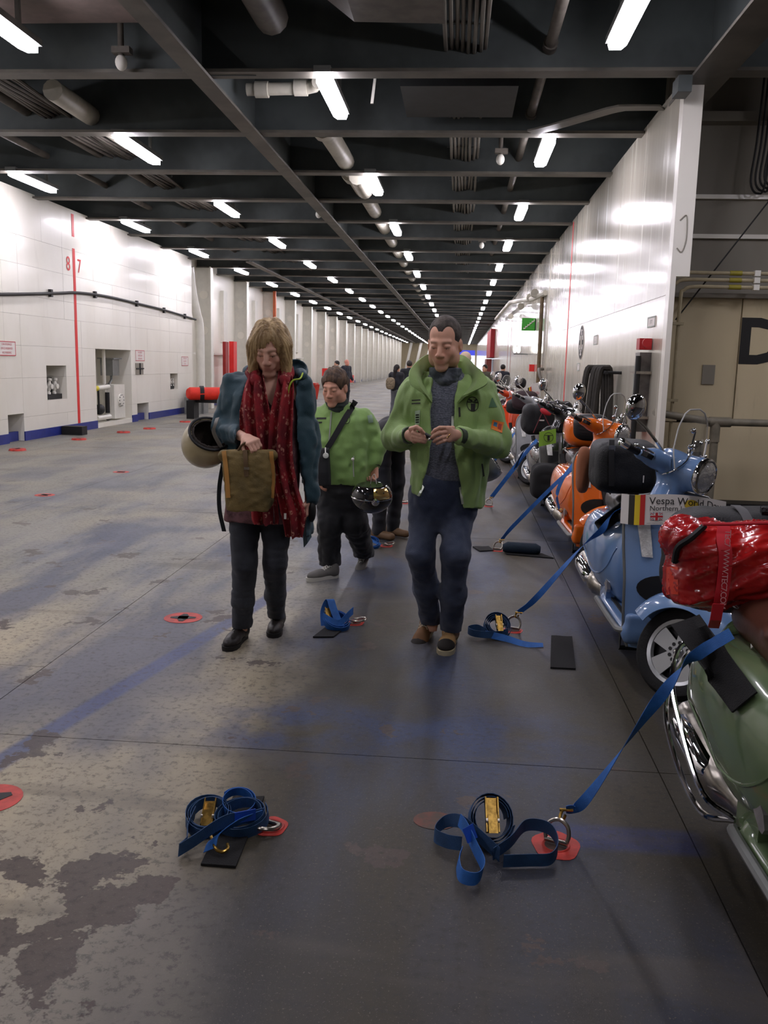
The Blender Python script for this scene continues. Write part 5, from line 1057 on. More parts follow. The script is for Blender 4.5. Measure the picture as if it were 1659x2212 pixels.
    fine = g.noise(q, 70, 2); base = g.mix(g.ramp(g.noise(q, 9), .35, .65), lin((104, 20, 30)), lin((158, 34, 42))); spot = g.math('MULTIPLY', g.ramp(sp.outputs[0], .26, .44, 1, 0), g.ramp(fine, .45, .55)); g.put(g.b.inputs['Base Color'], g.mix(g.math('MULTIPLY', spot, .75), base, lin((206, 150, 130)))); g.b.inputs['Roughness'].default_value = .85; g.bump(fine, .3, .01); M_S = g.m
    def fall(pts, wl, nw=26, pleats=5, amp=.016, seed=0):
        C = curve(pts, 8); wv = np.interp(np.linspace(0, 1, len(C)), np.linspace(0, 1, len(wl)), wl); G = []
        for i, c in enumerate(C):
            r = []
            for j in range(nw):
                v = j / (nw - 1) * 2 - 1; ph = v * pleats * PI + seed + .5 * math.sin(i * .13 + seed) + v * 1.5 * math.sin(i * .06); r.append(c + np.array((v * wv[i], (math.cos(ph) * amp + .035 * v * v), .004 * math.sin(ph * 1.7))))
            G.append(r)
        return G
    s1 = MB().grid(fall([at(552, 798, 4.52), at(548, 835, 4.44), at(548, 890, 4.41), at(552, 960, 4.41), at(560, 1040, 4.43), at(566, 1118, 4.44), at(570, 1134, 4.44)], [.03, .058, .082, .082, .080, .085, .07], pleats=2.3, amp=.022, seed=1), .004).build('scarf_fall', M_S, o)
    s2 = MB().grid(fall([at(614, 798, 4.52), at(614, 835, 4.44), at(606, 895, 4.405), at(603, 980, 4.40), at(616, 1050, 4.41), at(632, 1110, 4.42), at(634, 1162, 4.43)], [.03, .046, .062, .066, .06, .066, .045], pleats=1.9, amp=.022, seed=3), .004).build('scarf_fall', M_S, o)
    L = SDF(.007, at(580, 830, 4.6) - .3, at(580, 800, 4.6) + .3, .02)
    N = [at(552, 822, 4.47), at(545, 806, 4.55), at(556, 792, 4.66), at(585, 788, 4.72), at(612, 792, 4.66), at(622, 806, 4.55), at(615, 822, 4.47)]; L.chain(N, [.03, .034, .040, .042, .040, .034, .03]); L.build('scarf_loop', M_S, o, smooth=2, fold=folds(.014, (24, 24, 10), 3))
    MB().box(at(616, 1115, 4.395), (.012, .002, .03)).build('scarf_label', M_PAPER, o, smooth=False)
    bt = MB(); bt.ribbon(curve([at(482, 1000, 4.55), at(474, 1050, 4.55), at(474, 1100, 4.55), at(484, 1148, 4.55)], 5), (1, .1, 0), .022, .004); bt.build('belt_end', mat('dark_teal_belt', (24, 32, 36), .7), o)
    t2 = MB(); t2.grid([[at(650, 1090, 4.6), at(660, 1090, 4.56), at(668, 1090, 4.6)], [at(653, 1140, 4.6), at(662, 1136, 4.56), at(670, 1128, 4.6)], [at(656, 1182, 4.6), at(664, 1174, 4.57), at(673, 1160, 4.6)]], .006); t2.build('coat_tail', M_C, o)
    # what she carries
    b = thing('lunch_bag', 'olive waxed canvas roll-top bag with tan edges held by the blonde woman', 'bag', at(533, 1090, 4.28), world=True)
    S = SDF(.006, at(532, 1040, 4.28) - (.2, .16, .22), at(532, 1040, 4.28) + (.2, .16, .22), .02)
    S.stack([row(1101, 492, 582, 4.29, .062), row(1085, 489, 589, 4.29, .066), row(1040, 485, 592, 4.29, .062), row(1000, 482, 592, 4.29, .05), row(985, 480, 590, 4.29, .042)], 0, p=4); S.cap(at(482, 983, 4.285), at(588, 983, 4.285), .030, k=.012)
    bg = S.build('bag_body', mat('olive_waxed_canvas', (128, 108, 62), .7, var=.4, vs=5, bump=.3, bs=160, c2=(84, 74, 42)), b, smooth=2, fold=folds(.010, (12, 12, 9), 7, .003, (40, 40, 60)))
    bb = skin_of(bg); tn = mat('tan_binding', (190, 138, 70), .7, var=.2)
    strip(bb, 'tan_edge', [(484, 976), (488, 1000), (492, 1040), (494, 1075)], .022, tn, b); strip(bb, 'tan_edge', [(586, 976), (587, 1000), (588, 1040), (586, 1075)], .020, tn, b)
    st = strip(bb, 'closing_strap', [(530, 974), (531, 990), (532, 1010), (533, 1030)], .022, mat('brown_strap', (96, 74, 46), .7), b); MB().box(at(533, 1012, 4.215), (.026, .006, .012)).build('buckle', M_STEELR, b, smooth=False)
    MB().tube(curve([at(512, 978, 4.28), at(522, 962, 4.27), at(535, 956, 4.27), at(546, 962, 4.27), at(552, 978, 4.28)], 4), .006, 6).build('handle', MATS['brown_strap'], b)
    h = thing('helmet', 'cream open-face helmet with dark lining hanging on the woman\'s forearm', 'helmet', at(443, 960, 4.55), world=True)
    hcn = at(446, 957, 4.55); zz = unit((.42, -.50, .72)); xx = unit(np.cross((0, 1, .3), zz)); R = np.stack([xx, np.cross(zz, xx), zz], 1)
    S = SDF(.006, hcn - .24, hcn + .24, .01); S.frame(R, hcn); S.ell((0, 0, 0), (.128, .142, .128)); S.ell((0, 0, .005), (.114, .128, .114), 0, True); S.cut((0, 0, .07), (0, 0, 1)); S.frame()
    S.build('shell', mat('cream_helmet', (176, 162, 124), .3, coat=.6, var=.1), h, smooth=2)
    S = SDF(.006, hcn - .24, hcn + .24, .01); S.frame(R, hcn); S.ell((0, 0, 0), (.116, .130, .116)); S.ell((0, 0, .03), (.09, .10, .098), 0, True); S.cut((0, 0, .074), (0, 0, 1)); S.frame(); S.build('lining', mat('dark_padding', (46, 38, 32), .8, bump=.4, bs=120), h, smooth=2)
    MB().tube([hcn + R @ np.array((.107 * math.cos(a), .119 * math.sin(a), .07)) for a in np.linspace(0, 2 * PI, 33)[:-1]], .008, 7, True).build('edge_trim', M_BLACK, h)
    MB().ribbon(curve([hcn + R @ np.array((.1, -.05, .05)), at(462, 935, 4.42), at(466, 915, 4.40), at(470, 903, 4.42)], 4), (1, 0, .3), .02, .003).build('chin_strap', mat('grey_strap', (150, 148, 142), .6), h)
    g = thing('glove_case', 'small black case in the woman\'s lowered hand', 'case', at(674, 1105, 4.55), world=True); MB().ell(at(674, 1104, 4.57), (.022, .04, .06)).build('case_body', M_BLACK, g)
    return o
woman()
# ---------------------------------------------------------------- the short woman in the zipped green jacket
def short_woman():
    Y0 = 6.28; o = thing('person', 'short-haired woman in zipped green jacket with black shoulder bag walking behind the others', 'person', (-.74, Y0, 0), world=True)
    hc = at(723, 836, 6.20); HR = rot('z', -.30) @ rot('x', .26); hs = 1.02
    hipL, hipR = at(712, 1040, Y0), at(758, 1040, Y0); kL, kR = at(712, 1130, Y0 - .08), at(768, 1130, Y0 - .02); aL, aR = at(712, 1215, Y0), at(787, 1195, Y0 + .34)
    shL, shR = at(692, 905, Y0), at(786, 905, Y0 + .02); elL, elR = at(680, 965, Y0 + .03), at(814, 962, Y0 + .03); wrL, wrR = at(690, 1020, Y0 - .10), at(809, 1005, Y0 - .02)
    B = SDF(.0055, (-1.15, 5.85, .06), (-.25, 6.85, 1.54), .03); head(B, hc, HR, hs, True); nk = hc + HR @ np.array((0, .03, -.14)); B.cap(nk, at(735, 910, Y0), .052, .07)
    B.stack([row(905, 705, 775, Y0, .09), row(960, 695, 785, Y0, .11), row(1035, 698, 785, Y0, .11)], .04)
    for sh, el, wr in ((shL, elL, wrL), (shR, elR, wrR)): B.chain([sh, el, wr], [.042, .034, .024])
    for a, k, n in ((hipL, kL, aL), (hipR, kR, aR)): B.chain([a, k, n], [.065, .042, .034])
    hand(B, wrR, (.0, -.15, -1), (-.6, -.75, 0), curls=(1.0, 1.05, 1.1, 1.15), s=.95, sd=1); hand(B, wrL, (.1, -.1, -1), (1, 0, 0), .6, s=.95, sd=-1)
    B.build('body', M_SKIN, o, smooth=2, color=skin_color(hc, HR, hs, (224, 168, 142), (192, 116, 100), (116, 88, 68))); eyes(o, hc, HR, hs)
    h = SDF(.005, hc - .2, hc + .2, .012); h.frame(HR, hc); h.ell((0, .016, .042), (.089, .108, .098)); h.ell((0, -.085, -.045), (.080, .070, .108), .006, sub=True)
    for g in (-1, 1): h.ell((g * .088, .0, -.035), (.024, .03, .05), .005, sub=True)
    h.cut((0, .02, -.06), (0, -.3, -1)); h.frame(); h.build('hair', mat('cropped_brown_hair', (104, 80, 60), .6, var=.45, vs=40, vmap=(1, 1, .4), bump=.8, bs=120, bmap=(1, 1, .3), c2=(62, 46, 36)), o, smooth=1, fold=folds(.011, (34, 34, 14), 4))
    M_J = cloth('green_softshell_jacket', (134, 170, 94), .7, .12); J = SDF(.008, (-1.2, 5.85, .60), (-.2, 6.75, 1.36), .035)
    J.stack([row(868, 703, 756, Y0 + .0, .085), row(884, 694, 772, Y0, .115), row(905, 682, 792, Y0, .14), row(950, 678, 800, Y0, .165), row(1000, 680, 803, Y0, .175), row(1030, 686, 800, Y0, .17), row(1043, 690, 796, Y0, .16)], .02)
    J.chain([shL, elL, wrL + (elL - wrL) * .15], [.078, .066, .05], .04); J.chain([shR, elR, wrR + (elR - wrR) * .12], [.080, .068, .052], .04)
    J.stack([row(855, 706, 748, Y0 - .05, .075), row(885, 712, 742, Y0 - .08, .06)], .01, True)
    jk = J.build('jacket', M_J, o, smooth=2, fold=folds(.011, (12, 12, 8), 11, .006, (26, 26, 24)))
    G = SDF(.006, hc - (.2, .2, .3), hc + (.2, .25, .02), .03); G.stack([row(858, 700, 750, 6.24, .085), row(872, 703, 755, 6.25, .092), row(890, 708, 752, 6.24, .085)], 0, p=2); G.build('neck_tube', mat('dark_green_snood', (50, 58, 54), .8, var=.3, vs=22), o, smooth=2, fold=folds(.009, (12, 12, 40), 1))
    b = skin_of(jk)
    def keep(p):
        if p: p.location = (0, 0, 0)
    keep(strip(b, 'front_zip', [(716, 890), (713, 930), (709, 985), (706, 1038)], .010, mat('silver_zip', (176, 182, 168), .4, .4), jk)); keep(ring(b, 'chest_emblem', (748, 906), 7.5, 8.6, M_INK, jk, 1.15)); keep(patch(b, 'emblem_mark', ((744, 902), (750, 902), (750, 911), (744, 911)), M_INK, jk, .004, 3))
    keep(patch(b, 'printed_line', ((684, 902), (705, 902), (705, 905.5), (684, 906)), M_INK, jk, .003, 4)); keep(patch(b, 'printed_line', ((684, 911), (696, 911), (696, 914), (684, 915)), M_INK, jk, .003, 4)); keep(patch(b, 'sleeve_patch', ((793, 898), (803, 896), (806, 912), (796, 914)), mat('silver_green_patch', (150, 176, 150), .6), jk, .003, 4))
    keep(strip(b, 'pocket_zip', [(764, 985), (763, 1005), (764, 1030)], .008, MATS['silver_zip'], jk)); MB().ell(at(762, 992, Y0 - .2), .011, 10, 8).build('zip_toggle', M_PAPER, o)
    cf = unit(elR - wrR); MB().loftc([wrR - cf * .005, wrR + cf * .05], [.042, .050], 16).build('cuff', M_BLACK, o)
    st = strip(b, 'shoulder_strap', [(768, 866), (760, 880), (745, 905), (725, 940), (708, 968)], .040, mat('black_webbing', (30, 31, 34), .7), jk, .008, Y=6.1); keep(st)
    bag = thing('shoulder_bag', 'black messenger bag with round white reflector hanging at the short woman\'s side', 'bag', at(698, 1010, 6.04), world=True)
    S = SDF(.008, at(698, 1010, 6.04) - .3, at(698, 1010, 6.04) + .3, .02); S.stack([row(968, 692, 712, 6.06, .03), row(985, 684, 712, 6.06, .045), row(1020, 682, 714, 6.05, .05), row(1048, 682, 715, 6.05, .048)], 0, p=3.5); S.build('bag_body', mat('black_bag_fabric', (26, 27, 31), .65), bag, smooth=2)
    MB().tube([at(703, 967, 6.03), at(703, 978, 6.0)], .004, 6).build('hanging_cord', M_PAPER, bag); MB().lathe([(0, 0), (.018, 0), (.02, .004), (.018, .008), (0, .010)], at(704, 984, 5.995), (0, -1, 0), 18).build('reflector', mat('white_reflector', (220, 224, 216), .3), bag)
    T = SDF(.008, (-1.12, 5.9, .08), (-.3, 6.85, .80), .04); T.stack([row(1032, 692, 794, Y0, .15), row(1060, 690, 794, Y0, .15), row(1090, 694, 790, Y0, .12), row(1105, 705, 780, Y0, .07)], .05)
    T.chain([hipL - (0, 0, .08), kL, aL], [.10, .088, .080], .04); T.chain([hipR - (0, 0, .08), kR, aR], [.10, .092, .080], .04); T.build('trousers', cloth('black_baggy_trousers', (22, 23, 27), .8, .2), o, smooth=2, fold=folds(.014, (10, 10, 14), 9, .006, (26, 26, 30)))
    gr = mat('grey_sneaker', (104, 102, 98), .75, var=.15); wh = mat('white_sole', (196, 194, 184), .6); hl = at(716, 1240, 6.2); shoe(o, (hl[0] + .03, 6.26, 0), -.85, 0, .25, gr, wh, None, mat('white_laces', (214, 212, 204), .7), 'sneaker', .09); shoe(o, aR + np.array((.0, .10, -.06)), -.15, .55, .25, gr, wh, None, MATS['white_laces'], 'sneaker', .09)
    he = thing('helmet', 'glossy black helmet with gold visor carried low by the short woman', 'helmet', at(803, 1070, 5.95), world=True); c = at(803, 1072, 5.97); R = rot('z', .15) @ rot('x', .15)
    S = SDF(.006, c - .22, c + .22, .02); S.frame(R, c); S.ell((0, .0, .0), (.142, .125, .118)); S.cut((0, 0, .085), (0, 0, 1), .01); S.frame(); sh = S.build('shell', mat('glossy_black_shell', (20, 18, 18), .08, coat=1.0), he, smooth=2)
    def dome(az, el, r=1.0): return c + R @ (np.array((.142 * math.sin(az) * math.cos(el), -.125 * math.cos(az) * math.cos(el), .118 * math.sin(el))) * r)
    MB().grid([[dome(a, e, 1.035) for a in np.linspace(.05, .95, 12)] for e in np.linspace(.02, .72, 8)], -.004).build('gold_visor', mat('gold_visor', (196, 160, 100), .12, .7), he)
    MB().grid([[dome(a, e, 1.03) for a in np.linspace(-1.2, .0, 12)] for e in np.linspace(.1, .6, 6)], -.003).build('smoked_visor', mat('smoked_visor', (40, 40, 42), .05, .3, coat=1), he)
    MB().tube([dome(a, .06 + .0 * a, 1.05) for a in np.linspace(-1.3, 1.1, 20)], .006, 7).build('chrome_rim', M_CHROME, he); MB().lathe([(0, 0), (.026, 0), (.026, .012), (.012, .02), (0, .02)], dome(.12, .0, 1.04), R @ np.array((.1, -1, 0)), 16).build('pivot', M_CHROME, he)
    for a, e in ((.2, .55), (.6, .45)): MB().lathe([(0, 0), (.006, 0), (0, .004)], dome(a, e, 1.045), R @ np.array((a, -1, .5)), 8).build('stud', M_BLACK, he)
    MB().ribbon(curve([c + (-.01, -.02, .09), c + (.0, -.03, .14), c + (.02, -.02, .155), c + (.035, -.02, .09)], 4), (0, 1, 0), .022, .003).build('carry_strap', mat('pale_strap', (190, 188, 180), .6), he)
short_woman()
# ---------------------------------------------------------------- simpler figures: the bending man and the passers-by
def figure(label, x, y, face, hgt=1.72, top=(30, 32, 38), legs=(36, 38, 46), hair=(36, 28, 24), skin=(206, 156, 130), stride=.0, bend=0.0, hairlen=0, sleeve=True, shoes=(30, 28, 28), group=None, bald=False, h=.018, arms=(0.1, 0.1), hood=None, cap=None):
    """face 0 looks towards the viewer (-Y); all shapes in the figure's own axes, then turned"""
    o = thing('person', label, 'person', (x, y, 0), face, group); s = hgt / 1.72; z = lambda v: v * s
    def P(px, py, pz):                                                   # bend the upper body about the hips
        v = np.array((px, py, pz), float) * s
        if bend and pz > .92: c = np.array((0, 0, .92)) * s; v = c + rot('x', bend) @ (v - c)
        return v
    lo, hi = np.array((-.55, -1.0 if bend else -.5, 0)) * s, np.array((.55, .5, 1.82)) * s
    HRm = rot('x', bend); hd = P(0, -.03, 1.60)
    feet = [P(-.10, -stride, .05), P(.10, stride, .05)]; knee = [P(-.10, -.03 - stride * .6, .50), P(.10, -.03 + stride * .35, .50)]; hip = [P(-.09, 0, .92), P(.09, 0, .92)]
    sh = [P(-.19, 0, 1.40), P(.19, 0, 1.40)]; ar = [arms[0], arms[1]]
    el = [P(-.25, .02 - ar[0] * .3, 1.12), P(.25, .02 - ar[1] * .3, 1.12)]; wr = [P(-.25 + ar[0] * .2, -.04 - ar[0], .88 + ar[0] * .5), P(.25 - ar[1] * .2, -.04 - ar[1], .88 + ar[1] * .5)]
    if bend: el = [s_ + np.array((0, -.05, -.28)) * s for s_ in sh]; wr = [e + np.array((0, -.05, -.25)) * s for e in el]
    B = SDF(h * .7 if h < .012 else h * .75, lo, hi, .03); head(B, hd, HRm, s, True); B.cap(P(0, .0, 1.46), P(0, 0, 1.3), .055 * s, .08 * s); B.cap(P(0, 0, 1.3), P(0, 0, .95), .09 * s)
    for i in (0, 1):
        B.chain([sh[i], el[i], wr[i]], [.045 * s, .036 * s, .026 * s]); B.chain([hip[i], knee[i], feet[i]], [.07 * s, .045 * s, .035 * s]); d = unit(wr[i] - el[i]); B.cap(wr[i], wr[i] + d * .09 * s, .028 * s, .022 * s); B.cap(wr[i] + d * .03, wr[i] + d * .07 + (0, -.04, 0), .013 * s, .010 * s, .01)
        for q in (-.018, -.006, .006, .018): B.cap(wr[i] + d * .08 * s + (0, q * 1.2, 0), wr[i] + d * .16 * s + (-(.5 - i) * -.03, q * 1.3, 0), .0095 * s, .008 * s, .004)
    B.build('body', M_SKIN, o, smooth=1, color=skin_color(hd, HRm, s, skin, (176, 100, 90), hair))
    J = SDF(h, lo, hi, .04); J.chain([P(0, 0, 1.36), P(0, .0, 1.15), P(0, 0, .96)], [.13 * s, .145 * s, .15 * s], .05, flat=(1.25, .9, 1)); J.cap(sh[0], sh[1], .085 * s, k=.06); J.cap(P(0, .02, 1.44), P(0, .02, 1.40), .075 * s)
    for i in (0, 1): J.chain([sh[i], el[i], wr[i]], [.078 * s, .066 * s, .05 * s], .04)
    J.build('jacket', cloth('cloth_%d_%d_%d' % tuple(top), top), o, smooth=2, fold=folds(.014, (11, 11, 8), x))
    T = SDF(h, lo, hi, .04); T.cap(P(-.05, 0, .93), P(.05, 0, .93), .12 * s)
    for i in (0, 1): T.chain([hip[i] - (0, 0, .04), knee[i], feet[i] + (0, 0, .02)], [.098 * s, .072 * s, .060 * s], .04)
    T.build('trousers', cloth('cloth_%d_%d_%d' % tuple(legs), legs), o, smooth=2, fold=folds(.012, (10, 10, 20), x + 3))
    for i in (0, 1): f = feet[i]; S = SDF(.012, f - .3, f + .3, .03); S.cap(f + (0, .04, -.01), f + (0, -.15, -.015), .042 * s, .036 * s); S.cap(f, f + (0, .02, .06), .045 * s); S.cut((0, 0, .004), (0, 0, -1)); S.build('shoe', mat('shoe_%d_%d_%d' % tuple(shoes), shoes, .6), o)
    if not bald:
        q = SDF(.010, hd - .28 * s - (0, 0, hairlen), hd + .28 * s, .02); q.frame(HRm, hd); q.ell(np.array((0, .018, .04)) * s, np.array((.088, .106, .098)) * s)
        if hairlen: q.chain([np.array((0, .075, .02)) * s, np.array((0, .11, -.06)) * s, np.array((0, .12, -.06 - hairlen)) * s], [.075 * s, .06 * s, .04 * s])
        q.ell(np.array((0, -.085, -.045)) * s, np.array((.079, .078, .104)) * s, .006, sub=True); q.cut(np.array((0, .03, -.07 - hairlen)) * s, (0, 0, -1)); q.frame(); q.build('hair', mat('hair_%d_%d_%d' % tuple(hair), hair, .6, var=.4, vs=30), o, smooth=1)
    if hood: q = SDF(.014, hd - .4, hd + .3, .03); q.frame(HRm, hd); q.ell((0, .12 * s, -.16 * s), np.array((.12, .08, .10)) * s); q.frame(); q.build('hood', cloth('cloth_%d_%d_%d' % tuple(hood), hood), o)
    if cap: q = SDF(.010, hd - .3, hd + .3, .02); q.frame(HRm, hd); q.ell(np.array((0, .018, .045)) * s, np.array((.092, .11, .10)) * s); q.cut(np.array((0, 0, .02)) * s, (0, -.1, -1)); q.frame(); q.build('hat', cloth('cloth_%d_%d_%d' % tuple(cap), cap), o)
    return o
figure('person in black bending over beside the man, seen from the side', -.62, 7.85, .95, 1.74, (22, 23, 28), (24, 26, 34), bend=1.35, shoes=(110, 84, 58), h=.011)
figure('woman with long dark ponytail and small backpack, seen from behind', -1.80, 25.3, PI - .5, 1.52, (26, 28, 36), (96, 98, 106), (28, 20, 20), hairlen=.28, stride=.10, shoes=(40, 32, 28))
figure('man in dark jacket with his back turned, right of the ponytail woman', -1.48, 26.0, PI + .1, 1.64, (24, 28, 36), (32, 34, 40), (60, 54, 50), h=.02)
figure('person with black hood and red shoulders, back turned', -1.12, 27.4, PI - .1, 1.68, (204, 44, 44), (30, 30, 36), (20, 20, 22), hood=(22, 22, 24), cap=(24, 24, 26), h=.02)
figure('man far back facing the camera beside the hooded person', -.95, 31.5, .2, 1.70, (60, 60, 66), (40, 42, 50), (34, 28, 24), h=.022)
figure('dark-haired person in black jacket standing behind the short woman', -4.28, 31.0, -.9, 1.60, (28, 30, 38), (30, 32, 40), (26, 22, 20), h=.02)
figure('bald man talking with the dark-haired person near the red bin', -4.32, 33.8, 1.0, 1.66, (30, 34, 46), (34, 36, 44), skin=(220, 150, 130), bald=True, h=.022)
figure('person in olive jacket by the right wall beyond the scooters', .78, 28.5, -.6, 1.58, (72, 72, 58), (40, 42, 46), (40, 32, 26), h=.022)
figure('person in dark jacket close to the right wall far back', 1.38, 29.6, PI - .5, 1.60, (26, 28, 40), (34, 36, 44), (34, 28, 26), h=.022)
figure('person in pale hat hidden behind the man in the open green jacket', .07, 14.0, PI, 1.74, (60, 62, 66), (44, 46, 52), cap=(206, 182, 158), h=.022)
figure('tiny distant person at the lit doorway', .55, 78, PI, 1.65, (90, 50, 60), (60, 50, 60), h=.03)
bp = thing('backpack', 'small beige patterned backpack on the ponytail woman', 'backpack', (-1.98, 25.12, .98), world=True)
S = SDF(.014, (-2.3, 24.9, .75), (-1.7, 25.5, 1.3), .03); S.ell((-1.95, 25.10, 1.0), (.13, .10, .17), p=3); S.build('pack', mat('beige_pattern', (150, 134, 110), .8, var=.5, vs=24), bp, smooth=2)
# ================================================================ LASHING GEAR ON THE DECK
M_STRAP = mat('blue_webbing', (44, 108, 188), .6, var=.25, vs=18, bump=.3, bs=400); M_STRAPD = mat('dark_blue_webbing', (44, 80, 122), .65, var=.3, vs=18, bump=.3, bs=400)
RX = {'left': -.58, 'right': .37}; RING_Y = [2.73, 5.13, 7.45, 9.85, 12.2]
def dring(x, y, label, up=0.25, az=0.0, rr=.068):
    o = thing('lashing_ring', label, 'ring', (x, y, 0))
    P = [(rr * (1 + .05 * math.sin(a * 5 + x)) * math.cos(a), rr * 1.15 * (1 + .05 * math.sin(a * 5 + x)) * math.sin(a)) for a in np.linspace(0, 2 * PI, 29)[:-1]]
    MB().prism(P, (0, 0, .0005), (1, 0, 0), (0, 1, 0), .0015).build('red_disc', M_ORED, o, smooth=False)
    MB().lathe([(.036, .0), (.040, .003), (.044, .004), (.047, .0)], (0, 0, .002), n=24, cap=False).build('pot_rim', M_ORED, o); MB().lathe([(0, 0), (.037, 0), (.037, .001), (0, .001)], (0, 0, .002), n=20).build('pot_floor', mat('rusty_pot', (76, 52, 42), .7, var=.4, vs=20), o)
    R = rot('z', az) @ rot('x', up); pts = [R @ np.array(q) + (0, 0, .016) for q in ((-.034, 0, 0), (-.039, .027, 0), (-.029, .056, 0), (0, .070, 0), (.029, .056, 0), (.039, .027, 0), (.034, 0, 0))]
    MB().tube(curve(pts, 4), .007, 8).build('ring', M_STEELR, o); MB().cyl(R @ np.array((-.038, 0, 0)) + (0, 0, .016), R @ np.array((.038, 0, 0)) + (0, 0, .016), .008).build('ring_bar', M_STEELR, o); return o
WHERE = ['nearest', 'second', 'third', 'fourth', 'fifth']
UP = {('left', 0): (.18, PI - .4), ('right', 0): (1.25, -.4), ('left', 1): (.2, PI / 2 * -1), ('right', 1): (1.2, -.3), ('left', 2): (.2, -1.2), ('right', 2): (.9, -.4), ('right', 3): (1.2, -.3), ('left', 3): (.1, 0), ('left', 4): (.1, 0), ('right', 4): (1, -.3)}
for sd in ('left', 'right'):
    for i, y in enumerate(RING_Y): u, a = UP[(sd, i)]; dring(RX[sd], y, f'{WHERE[i]} steel lashing ring on a red disc in the {"left row, before the coiled straps" if sd == "left" else "right row, by the scooter straps"}', u, a, .078 if (sd, i) == ('right', 0) else .056)
def cross(x, y, label, group=None, r=.11, up=0.0):
    o = thing('lashing_pot', label, 'lashing pot', (x, y, 0), rnd.uniform(-.5, .5), group)
    MB().lathe([(0, up), (r * .9, up), (r * 1.0, .0), (r * 1.0, -.001)], (0, 0, .002), n=24).build('disc', M_ORED, o, smooth=False)
    for a in (0, PI / 2): R = rot('z', a + .6); MB().prism([(R @ np.array(q))[:2] for q in ((-r * .66, -.012, 0), (-r * .25, -.03, 0), (r * .25, -.03, 0), (r * .66, -.012, 0), (r * .66, .012, 0), (r * .25, .03, 0), (-r * .25, .03, 0), (-r * .66, .012, 0))], (0, 0, .0022 + up), (1, 0, 0), (0, 1, 0), .0014).build('slot', M_BLACK, o, smooth=False)
    return o
cross(-1.62, 5.07, 'red lashing pot with black cross slot left of the woman\'s boots', r=.115); cross(-1.60, 2.79, 'red lashing pot cut by the left edge of the picture')
cross(-4.61, 9.5, 'red lashing pot out on the open deck at left'); cross(-4.58, 11.7, 'faded red lashing pot farther out on the open deck')
tag(MB().prism([(.075 * math.cos(a), .06 * math.sin(a)) for a in np.linspace(0, 2 * PI, 25)[:-1]], (-.03, 2.84, .0003), (1, 0, 0), (0, 1, 0), .0012).build('faded_mark', mat('worn_red_brown', (112, 66, 54), .6, var=.5, vs=16, c2=(78, 66, 56)), smooth=False), 'worn faded red paint mark left of the near right strap bundle', 'mark')
for i, (x, y) in enumerate(((-7.2, 13.95), (-7.1, 16.1), (-6.95, 17.95), (-6.8, 19.1), (-6.75, 21.5))): cross(x, y, f'{WHERE[i]} red lashing pot in the row along the blue skirting', r=.14, up=.03)
for i, (x, y) in enumerate(((-4.6, 20.5), (-4.6, 25), (-2.6, 22), (-3.2, 28), (-2.2, 34))): cross(x, y, f'dark worn lashing pot far down the deck, {WHERE[i]} from the camera')
def pad(name, label, quad, m=M_RUBBER, t=.008, cat='mat'):
    o = MB(); A = [np.array(q, float) for q in quad]; o.grid([[A[0] * (1 - u) + A[1] * u + np.array((0, 0, .0015 * math.sin(7 * u))) if v == 0 else (A[0] * (1 - u) + A[1] * u) * (1 - v) + (A[3] * (1 - u) + A[2] * u) * v for u in np.linspace(0, 1, 6)] for v in np.linspace(0, 1, 8)], t)
    return tag(o.build(name, m), label, cat)
z = .0095
pad('rubber_mat', 'black rubber mat lying alone on the deck left of the blue scooter', ((.585, 5.04, z), (.705, 5.04, z), (.655, 4.48, z), (.525, 4.48, z)))
pad('rubber_mat', 'black rubber mat under the nearest coiled strap at left', ((-.755, 2.91, z), (-.645, 2.92, z), (-.635, 2.47, z), (-.745, 2.47, z)))
pad('rubber_mat', 'black rubber mat under the coiled strap between the walking pair', ((-.72, 5.08, z), (-.60, 5.10, z), (-.665, 4.82, z), (-.78, 4.80, z)))
pad('rubber_mat', 'black rubber mat left of the orange scooter strap hook', ((.16, 7.54, z), (.30, 7.58, z), (.34, 7.42, z), (.22, 7.36, z)))
pad('rubber_mat', 'dark mat lying right of the orange scooter strap hook', ((.42, 7.45, z), (.74, 7.36, z), (.82, 7.20, z), (.44, 7.28, z)))
tag(MB().loftc([(.41, 7.36, .045), (.45, 7.36, .048), (.68, 7.33, .048), (.72, 7.33, .045)], [.03, .05, .05, .03], 12).build('rolled_strap', mat('navy_roll', (20, 38, 54), .8, bump=.3, bs=60)), 'dark navy rolled bundle on the mat by the orange scooter strap', 'roll')
def coil(o, c, r0, r1, turns, w, m, az=0.0, tilt=0.0, flat=1.0):
    n = int(turns * 22); P = []; S = []
    R = rot('z', az) @ rot('x', tilt); c = np.array(c, float)
    for i in range(n): a = i / n * turns * 2 * PI; r = r0 + (r1 - r0) * i / n; P.append(c + R @ np.array((r * math.cos(a), r * flat * math.sin(a), .004 * math.sin(a * 1.3)))); S.append(R @ np.array((.06 * math.cos(a * 1.1), 0, 1.0)))
    return MB().ribbon(P, np.array(S), w, .0022).build('coil', m, o)
def loop(o, pts, side, m, w=.035, name='webbing_loop'): P = curve(pts, 7); return MB().ribbon(P, np.array(side, float) if np.ndim(side) == 1 else np.array([np.array(side[0]) * (1 - i / (len(P) - 1)) + np.array(side[1]) * i / (len(P) - 1) for i in range(len(P))]), w, .0022).build(name, m, o)
